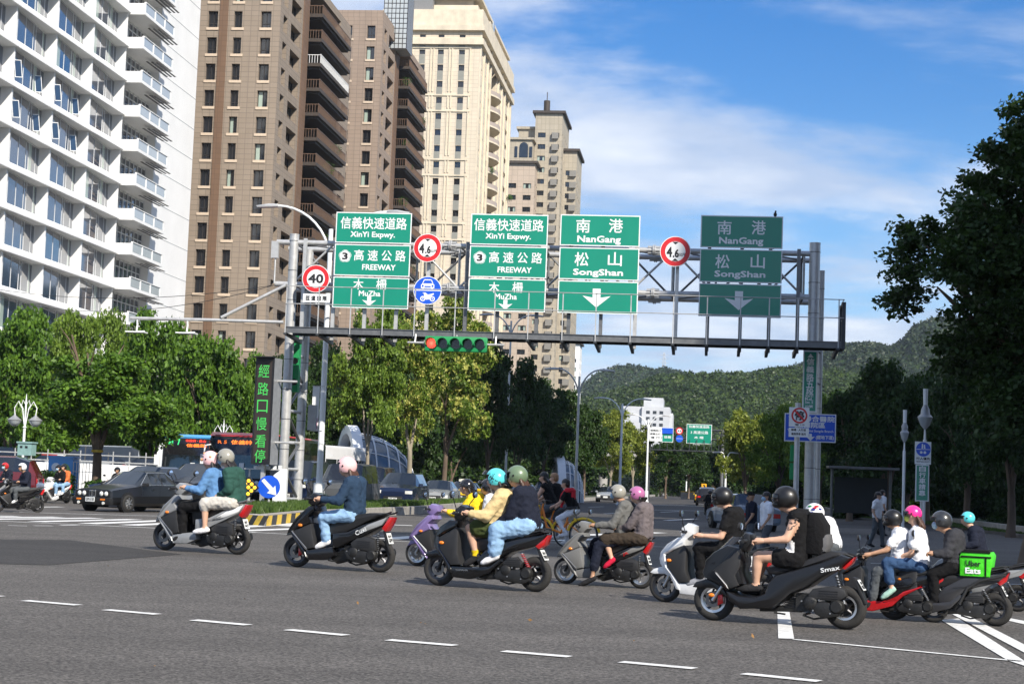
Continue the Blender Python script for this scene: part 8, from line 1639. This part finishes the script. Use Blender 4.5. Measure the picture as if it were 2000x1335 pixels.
# ---- station entrances ----
M_dome = glass('dome_glass', (.07, .11, .15), .2, .5)
def dome(label, px, Y, ytop, a, b, rz, text=True):
    P = at(px, 950, Y); z1 = at(px, ytop, Y).z; root = thing('station_entrance', label, 'station entrance', Vector((P.x, P.y, .1)), rz, 'metro entrances'); n, m_ = 14, 16
    def pt(i, j, s=1.0): t = math.pi/2*i/n; ph = math.pi*j/m_; r = math.cos(t)**.8 if i < n else 0; return Vector((a*math.sin(t)*1.0, b*s*r*math.cos(ph), z1*s*(r*.98+.02)*math.sin(ph)))
    g = MB(); g.add([pt(i, j) for i in range(n+1) for j in range(m_+1)], [(i*(m_+1)+j, (i+1)*(m_+1)+j, (i+1)*(m_+1)+j+1, i*(m_+1)+j+1) for i in range(n) for j in range(m_)], True); g.build('glass_shell', [M_dome], root)
    for i in range(0, n, 2): q = MB(); q.tube([pt(i, j, 1.01) for j in range(m_+1)], .05, 6); q.build('rib', [M_swhite], root)
    for j in range(2, m_-1, 2): q = MB(); q.tube([pt(i, j, 1.01) for i in range(n)], .035, 5); q.build('rib', [M_swhite], root)
    q = MB(); vs = []; N2 = 24
    for j in range(N2+1):
        ph = math.pi*j/N2
        for r, x in ((1.0, 0), (1.13, 0), (1.13, -.6), (1.0, -.6)): vs.append((x, b*r*math.cos(ph), z1*r*math.sin(ph)))
    q.add(vs, [(j*4+k2, j*4+(k2+1) % 4, (j+1)*4+(k2+1) % 4, (j+1)*4+k2) for j in range(N2) for k2 in range(4)], False); q.build('arch', [M_swhite], root)
    q = MB(); q.add([(-.1, b*math.cos(math.pi*j/N2), z1*math.sin(math.pi*j/N2)) for j in range(N2+1)], [tuple(range(N2+1))]); q.build('front_glass', [M_gld], root)
    if text:
        q = MB(); q.box(-.2, -.12, -b*.95, b*.95, z1*.5, z1*.64); q.build('name_board', [mat('board_teal', (.12, .2, .2), .5)], root); q = MB(); text_into(q, '象 山 站', (-.21, -.2, z1*.57), Vector((0, -1, 0)), UP, 1.6, .32, .02); q.build('lettering', [M_swhite], root)
        q = MB(); q.box(-.5, -.44, -b*.75, -b*.35, z1*.6, z1*.82); q.build('metro_panel', [M_swhite], root); q = MB(); q.tube([(-.52, -b*.65, z1*.66), (-.52, -b*.6, z1*.76), (-.52, -b*.5, z1*.68), (-.52, -b*.43, z1*.76)], .05, 6); q.build('metro_symbol', [M_blue], root)
        q = MB(); q.box(-.5, -.44, -b*.6, -b*.54, z1*.42, z1*.58); q.box(-.5, -.44, -b*.66, -b*.48, z1*.48, z1*.52); q.build('red_cross', [M_red], root)
        for y in (-.5, 0, .5): q = MB(); q.box(-.16, -.1, b*y-.03, b*y+.03, 0, z1*math.sqrt(1-y*y)*.98); q.build('mullion', [M_galv], root)
dome('glass vaulted metro entrance with white arch behind the grey van', 690, 100, 850, 3.8, 2.0, R(22))
dome('second glass domed metro entrance with blue ribs behind the cyclists', 1098, 128, 902, 1.6, 1.4, R(10), False)
# ---- left side: wall, fence, cabinets ----
A_w, B_w = cg(-40, 78), cg(345, 78); d_ = B_w-A_w; Lw = d_.length; angw = math.atan2(d_.y, d_.x)
root = thing('boundary_wall', 'long low white wall panels topped with a pipe rail at left', 'wall', A_w+UP*.15, angw); root['kind'] = 'thing'; nP = 12
for i in range(nP): q = MB(); q.box(Lw*i/nP+.012, Lw*(i+1)/nP-.012, 0, .2, 0, 1.35); q.build('wall_panel', [M_white], root)
for z in (1.45, 1.75): q = MB(); q.cyl((0, .1, z), (Lw, .1, z), .03, n=6); q.build('rail', [M_galv], root)
for i in range(nP+1): q = MB(); q.cyl((Lw*i/nP, .1, 1.3), (Lw*i/nP, .1, 1.95), .03, n=6); q.build('rail_post', [M_galv], root)
def cabinet(label, px, Y, w, d, z0, z1, m1, name='utility_cabinet', cat='cabinet', extra=None):
    root = thing(name, label, cat, cg(px, Y)+UP*.15, R(-12)); q = MB(); q.box(-w/2, w/2, -d/2, d/2, z0, z1); q.build('box', [m1], root); q = MB(); q.box(-w/2-.04, w/2+.04, -d/2-.04, d/2+.04, z1, z1+.06); q.build('lid', [m1], root)
    if extra: extra(root, w, d, z0, z1)
    return root
def ex_blue(root, w, d, z0, z1):
    q = MB(); q.ell((.2, -d/2-.01, z0+.9), (.28, .012, .42), 16, 8); q.build('painted_leaf', [mat('painted_green', (.25, .5, .12), .5)], root); q = MB(); q.ell((-.2, -d/2-.012, z1-.4), (.2, .012, .18), 12, 8); q.build('painted_flower', [M_swhite], root)
cabinet('bright blue painted utility cabinet behind the white scooter', 122, 72, 1.1, .6, 0, 1.55, paint('cabinet_blue', (.02, .27, .68), .4), extra=ex_blue)
def ex_cam(root, w, d, z0, z1):
    for x in (-.13, .08): q = MB(); q.box(x-.05, x+.05, -d/2-.01, -d/2+.02, z1-.18, z1-.1); q.build('camera_window', [M_sblack], root)
    q = MB(); q.cyl((0, 0, 0), (0, 0, z0), .06, n=10); q.build('post', [M_galv], root)
cabinet('pale green speed camera box on its post beside the ornate lamp', 48, 64, .55, .4, 1.55, 2.0, mat('pale_green_paint', (.22, .36, .34), .5), 'speed_camera', 'camera box', ex_cam)
cabinet('white sign board beside the blue roofed bus door', 318, 76, .55, .1, 1.2, 2.7, M_swhite, 'notice_board', 'board')
root = thing('railing', 'grey grid railing between the blue cabinet and the banded tree', 'railing', cg(141, 71.5)+UP*.15, R(-8))
for i in range(9): q = MB(); q.box(i*.14-.01, i*.14+.01, -.01, .01, 0, 1.4); q.build('bar', [M_galv], root)
for z in (.1, .5, 1.0, 1.4): q = MB(); q.box(0, 1.12, -.012, .012, z-.012, z+.012); q.build('rail', [M_galv], root)
for i, (px, Y, w, h, lab) in enumerate(((84, 68, 1.0, .75, 'clipped green hedge right of the burgundy car'), (98, 69, .9, .65, 'small hedge beside the white scooter'), (205, 67, .7, .5, 'low bush at the foot of the banded tree'))):
    P = cg(px, Y)+UP*.15; r_ = thing('hedge', lab, 'hedge', P, 0, 'hedges by the left pavement'); rs = np.random.RandomState(i+5); c_ = np.stack([rs.uniform(-w, w, 2600), rs.uniform(-.5, .5, 2600), rs.uniform(0, 1, 2600)**.7*h*1.3*(1)], -1); link('foliage', leaf_cards('foliage', c_, .12, rs, M_bush), r_); q = MB(); q.cyl((0, 0, 0), (0, 0, h*.7), .03, n=6); q.build('stem', [M_bark], r_)
# yellow band on the front tree
P = cg(186, 68); r_ = thing('trunk_band', 'yellow band tied round the trunk of the front street tree', 'band', P+UP*2.0, 0); q = MB(); q.lathe([(.225, -.05), (.235, 0), (.225, .05)], (.0, 0, 0), 'z', 16); q.build('band', [M_yel], r_)
# overhead wires
for i, (a, b, Y0_, Y1_, sag, lab) in enumerate((((-20, 562), (560, 553), 75, 60, .5, 'upper overhead cable running left from the gantry'), ((-20, 578), (566, 548), 80, 60, .9, 'lower sagging overhead cable running left from the gantry'))):
    A0, B0 = at(*a, Y0_), at(*b, Y1_); q = MB(); q.tube([A0.lerp(B0, t/12)-UP*sag*4*(t/12)*(1-t/12) for t in range(13)], .012, 5); o = q.build('overhead_cable', [M_sblack]); tag(o, lab, 'cable', 'overhead cables')
# ---- park side clutter ----
for i, (px, Y, h) in enumerate(((1680, 60, 1.6), (1712, 72, 1.6), (1668, 50, 1.5))):
    pass
root = thing('bus_shelter', 'dim bus shelter with a thin roof in the park shade', 'shelter', cg(1665, 62)+UP*.14, -RA); q = MB(); q.box(-.9, 1.6, -.6, .8, 2.2, 2.28); q.build('roof', [M_galvd], root)
for x in (-.7, 1.4): q = MB(); q.cyl((x, .6, 0), (x, .6, 2.2), .05, n=8); q.build('post', [M_galvd], root)
q = MB(); q.box(-.6, 1.3, .6, .64, .6, 1.9); q.build('back_panel', [mat('shelter_panel', (.03, .035, .035), .8)], root)
# ---- other people ----
tG = Tr((262, 1190), (1118, 1258), 1.27)
SIT = dict(head=(810, 215), sh=(850, 365), el=(745, 545), wr=(575, 522), hip=(850, 690), kn=(568, 705), an=(590, 930), toe=(492, 990)); SIT2 = dict(head=(1010, 200), sh=(1040, 360), el=(980, 540), wr=(880, 590), hip=(1060, 680), kn=(780, 700), an=(780, 900), toe=(690, 960))
def far_rider(lab_s, lab_p, px, py, rz, paint_, cl, helm, second=None, seed=20, mask=None, sk=None):
    LASTK[0] = .92; P = ground(px, py); s_ = dict(A_); s_.update(paint=paint_, paint2=paint_, rear_m=paint_, rear2_m=paint_, reg=('MKA', '775')); scooter('scooter', lab_s, tA, s_, P, rz).scale = [.92]*3
    person(lab_p, tG, SIT, P, rz, cl=cl, helm=helm, mask=mask, loose=2, seed=seed, voxel=.024, skin=sk)
    if second: person(second[0], tG, SIT2, P, rz, cl=second[1], helm=second[2], loose=2, seed=seed+1, voxel=.024, spread=(.17, .1, .19, .2, .15), hand='rest')
LASTK[0] = 1
far_rider('black scooter cut by the left edge', 'person in navy polo and white helmet standing astride at the left edge', 34, 1000, R(38), p_blk, [c_navy, c_greyt, s_white], (h_wht, .13, 'open'), seed=21, sk=skinB)
far_rider('dark scooter at the very left edge behind the navy polo rider', 'person with red helmet and face mask at the very left edge', 2, 986, R(50), p_dg, [c_navy, c_black, s_black], (h_red, .13, 'open'), seed=23, mask=M_mask)
far_rider('white scooter facing the camera by the blue cabinet', 'person in black jacket and mask on the white scooter at left', 108, 982, R(62), p_wht, [c_black, c_jean, s_white], (h_blk, .13, 'open'), ('person in orange coat riding behind the black jacket at left', [c_orange, c_jean, s_white], (h_blk, .125, 'open')), seed=25, mask=M_mask)
far_rider('scooter hidden behind the old black sedan', 'person in dark helmet looking over the roof of the old black sedan', 224, 985, R(80), p_dg, [c_black, c_black, s_black], (h_blk, .13, 'open'), seed=28, sk=skinB)
far_rider('dark motorcycle waiting far down the avenue', 'person in dark clothes on the motorcycle far down the avenue', 1385, 1010, R(-85), p_blk, [c_black, c_black, s_black], (h_blk, .13, 'open'), seed=29)
def stander(label, P, rz, H, cl, seed, hair=None, sleeve='short', leg='long', walk=.16, arms=None, mask=None, cap=None, skin=None, female=False, lean=0.0, group='pedestrians', neck=True, look=(-1, 0, 0), glasses=False):
    root = thing('person', label, 'person', P, rz, group); k = H/1.72; root.scale = (k, k, k); V = Vector
    J = dict(hip=(V((0, -.09, .9)), V((0, .09, .9))), kn=(V((-walk*.6-.04, -.1, .5)), V((walk*.3, .1, .5))), an=(V((-walk, -.1, .1)), V((walk*1.2, .1, .13))), toe=(V((-walk-.17, -.12, .035)), V((walk*1.2-.16, .12, .05))), sh=(V((-lean, -.18, 1.40)), V((-lean, .18, 1.40))), head=V((-lean*1.3-.03, 0, 1.60)))
    a = arms or [((-.05, -.24, 1.13), (-.2, -.22, .92)), ((.06, .24, 1.13), (-.06, .24, .9))]; J['el'] = (V(a[0][0]), V(a[1][0])); J['wr'] = (V(a[0][1]), V(a[1][1]))
    human(root, J, 1, cl, sleeve=sleeve, leg=leg, hand='rest', hair=hair, mask=mask, loose=1.6, seed=seed, voxel=.022, skin=skin, female=female, foot_flat=True, look=look, glasses=glasses)
    if cap: m = MB(); h = J['head']; m.ell(h+UP*.05, (.108, .1, .085), 16, 8, zmin=-.1); m.slab([(h.x-.19, h.z+.045), (h.x-.09, h.z+.05), (h.x-.08, h.z+.07), (h.x-.17, h.z+.06)], .07, .006); link('cap', m.mesh('cap', [cap]), root)
    return root
# people with rental bicycles between the scooters
def bicycle(label, P, rz, col):
    root = thing('bicycle', label, 'bicycle', P, rz, 'rental bicycles'); 
    for x in (-.5, .5):
        q = MB(); q.torus((x, 0, .32), .30, .02, 'y', 32, 6); o = q.build('wheel', [M_tyre], root); q = MB(); q.torus((x, 0, .32), .275, .01, 'y', 32, 6)
        for i in range(12): a = i*math.pi/6; q.cyl((x, 0, .32), (x+.27*math.cos(a), 0, .32+.27*math.sin(a)), .002, n=4)
        q.build('rim', [M_alu], o); q = MB(); pts = [(x+.35*math.cos(t), 0, .32+.35*math.sin(t)) for t in [i*.3+.2 for i in range(10)]]; q.tube(pts, .03, 6); q.build('mudguard', [col], root)
    q = MB(); q.tube([(-.42, 0, .85), (-.3, 0, .45), (0, 0, .35), (.15, 0, .6)], .03, 8); q.tube([(-.5, 0, .32), (-.4, 0, .95)], .02, 8); q.tube([(.5, 0, .32), (.15, 0, .55), (.1, 0, .35)], .018, 8); q.cyl((.05, 0, .35), (.2, 0, .85), .018, n=8); q.build('frame', [mat('bike_orange', (.75, .22, .02), .4)], root)
    q = MB(); q.slab([(.08, .85), (.35, .87), (.34, .92), (.12, .9)], .08, .02); q.build('saddle', [M_blk], root); q = MB(); q.tube([(-.28, -.28, 1.0), (-.38, -.15, 1.02), (-.4, 0, .97), (-.38, .15, 1.02), (-.28, .28, 1.0)], .014, 8); q.build('handlebar', [M_blk], root)
    q = MB(); q.box(-.78, -.5, -.18, .18, .68, .72); q.box(-.78, -.76, -.18, .18, .72, .92); q.box(-.52, -.5, -.18, .18, .72, .9); q.box(-.76, -.52, -.18, -.165, .72, .92); q.box(-.76, -.52, .165, .18, .72, .92); q.build('basket', [col], root); return root
yb = paint('bike_yellow', (.85, .55, .03), .35); PB = cg(1098, 36.5); 
bicycle('orange framed rental bicycle with yellow mudguards behind the grey scooter', PB, R(-15), yb); bicycle('second rental bicycle partly hidden by the navy sweater passenger', cg(1068, 37.5), R(-18), yb)
def cyclist(label, P, rz, cl, seed, **kw):
    root = thing('person', label, 'person', P, rz, 'people on rental bicycles'); V = Vector; J = dict(hip=(V((.2, -.09, .93)), V((.2, .09, .93))), kn=(V((-.18, -.12, .72)), V((-.1, .12, .6))), an=(V((.02, -.12, .38)), V((.02, .12, .2))), toe=(V((-.14, -.13, .33)), V((-.14, .13, .14))), sh=(V((-.0, -.17, 1.36)), V((-.0, .17, 1.36))), el=(V((-.12, -.24, 1.12)), V((-.12, .24, 1.12))), wr=(V((-.28, -.25, 1.03)), V((-.28, .25, 1.03))), head=V((-.06, 0, 1.58)))
    root.scale = (.96,)*3; human(root, J, 1, cl, foot_flat=True, voxel=.022, seed=seed, **kw); return root
cyclist('woman in black sleeveless top with dark hair on the hidden rental bicycle', cg(1066, 37.6), R(-18), [c_black, c_greyt, s_white], 31, hair=(M_hair, .14, 'cap'), sleeve='none', female=True, loose=1)
cyclist('fair haired man in black tee and grey jeans beyond the rental bicycle', cg(1086, 39.5), R(-18), [c_black, C('grey_jeans', (.15, .17, .2)), s_white], 32, hair=(M_hairr, .02, 'cap'), sleeve='short', loose=1.4)
r_ = cyclist('person with red sweater tied over the shoulders and white trousers on the orange bicycle', cg(1109, 36.6), R(-15), [c_black, c_white, s_white], 33, hair=(M_hair, .05, 'cap'), sleeve='short', loose=1.4); r_.scale = (.88,)*3
q = MB(); q.tube([(-.16, -.1, 1.1), (-.1, -.12, 1.3), (.02, -.2, 1.42), (.1, -.1, 1.42), (.14, 0, 1.4), (.1, .1, 1.42), (.02, .2, 1.42), (-.1, .12, 1.3), (-.17, .1, 1.0)], .06, 8, rs=[.03, .045, .06, .07, .07, .07, .06, .045, .03]); q.ell((.14, 0, 1.28), (.06, .16, .17), 14, 8); q.build('tied_sweater', [c_red], r_)
stander('man in white tee shirt with a face mask standing behind the touring scooter', cg(1499, 33), R(20), 1.38, [c_white, c_greyt, s_black], 34, hair=(M_hair, .02, 'cap'), mask=M_mask, skin=skinB)
stander('man in a dark cap and navy tee left of the masked white shirt man', cg(1469, 34.5), R(10), 1.36, [c_navy, c_greyt, s_black], 35, cap=c_black, skin=skinB)
stander('distant person in a white top under the right park trees', cg(1723, 60), R(200), 1.62, [c_white, c_black, s_black], 36, hair=(M_hair, .02, 'cap'))
stander('distant person in a pale shirt with a backpack near the shelter', cg(1714, 46), R(150), 1.5, [c_white, c_greyt, s_black], 37, hair=(M_hair, .1, 'cap'))
bpy.data.scenes.remove(tmpS)
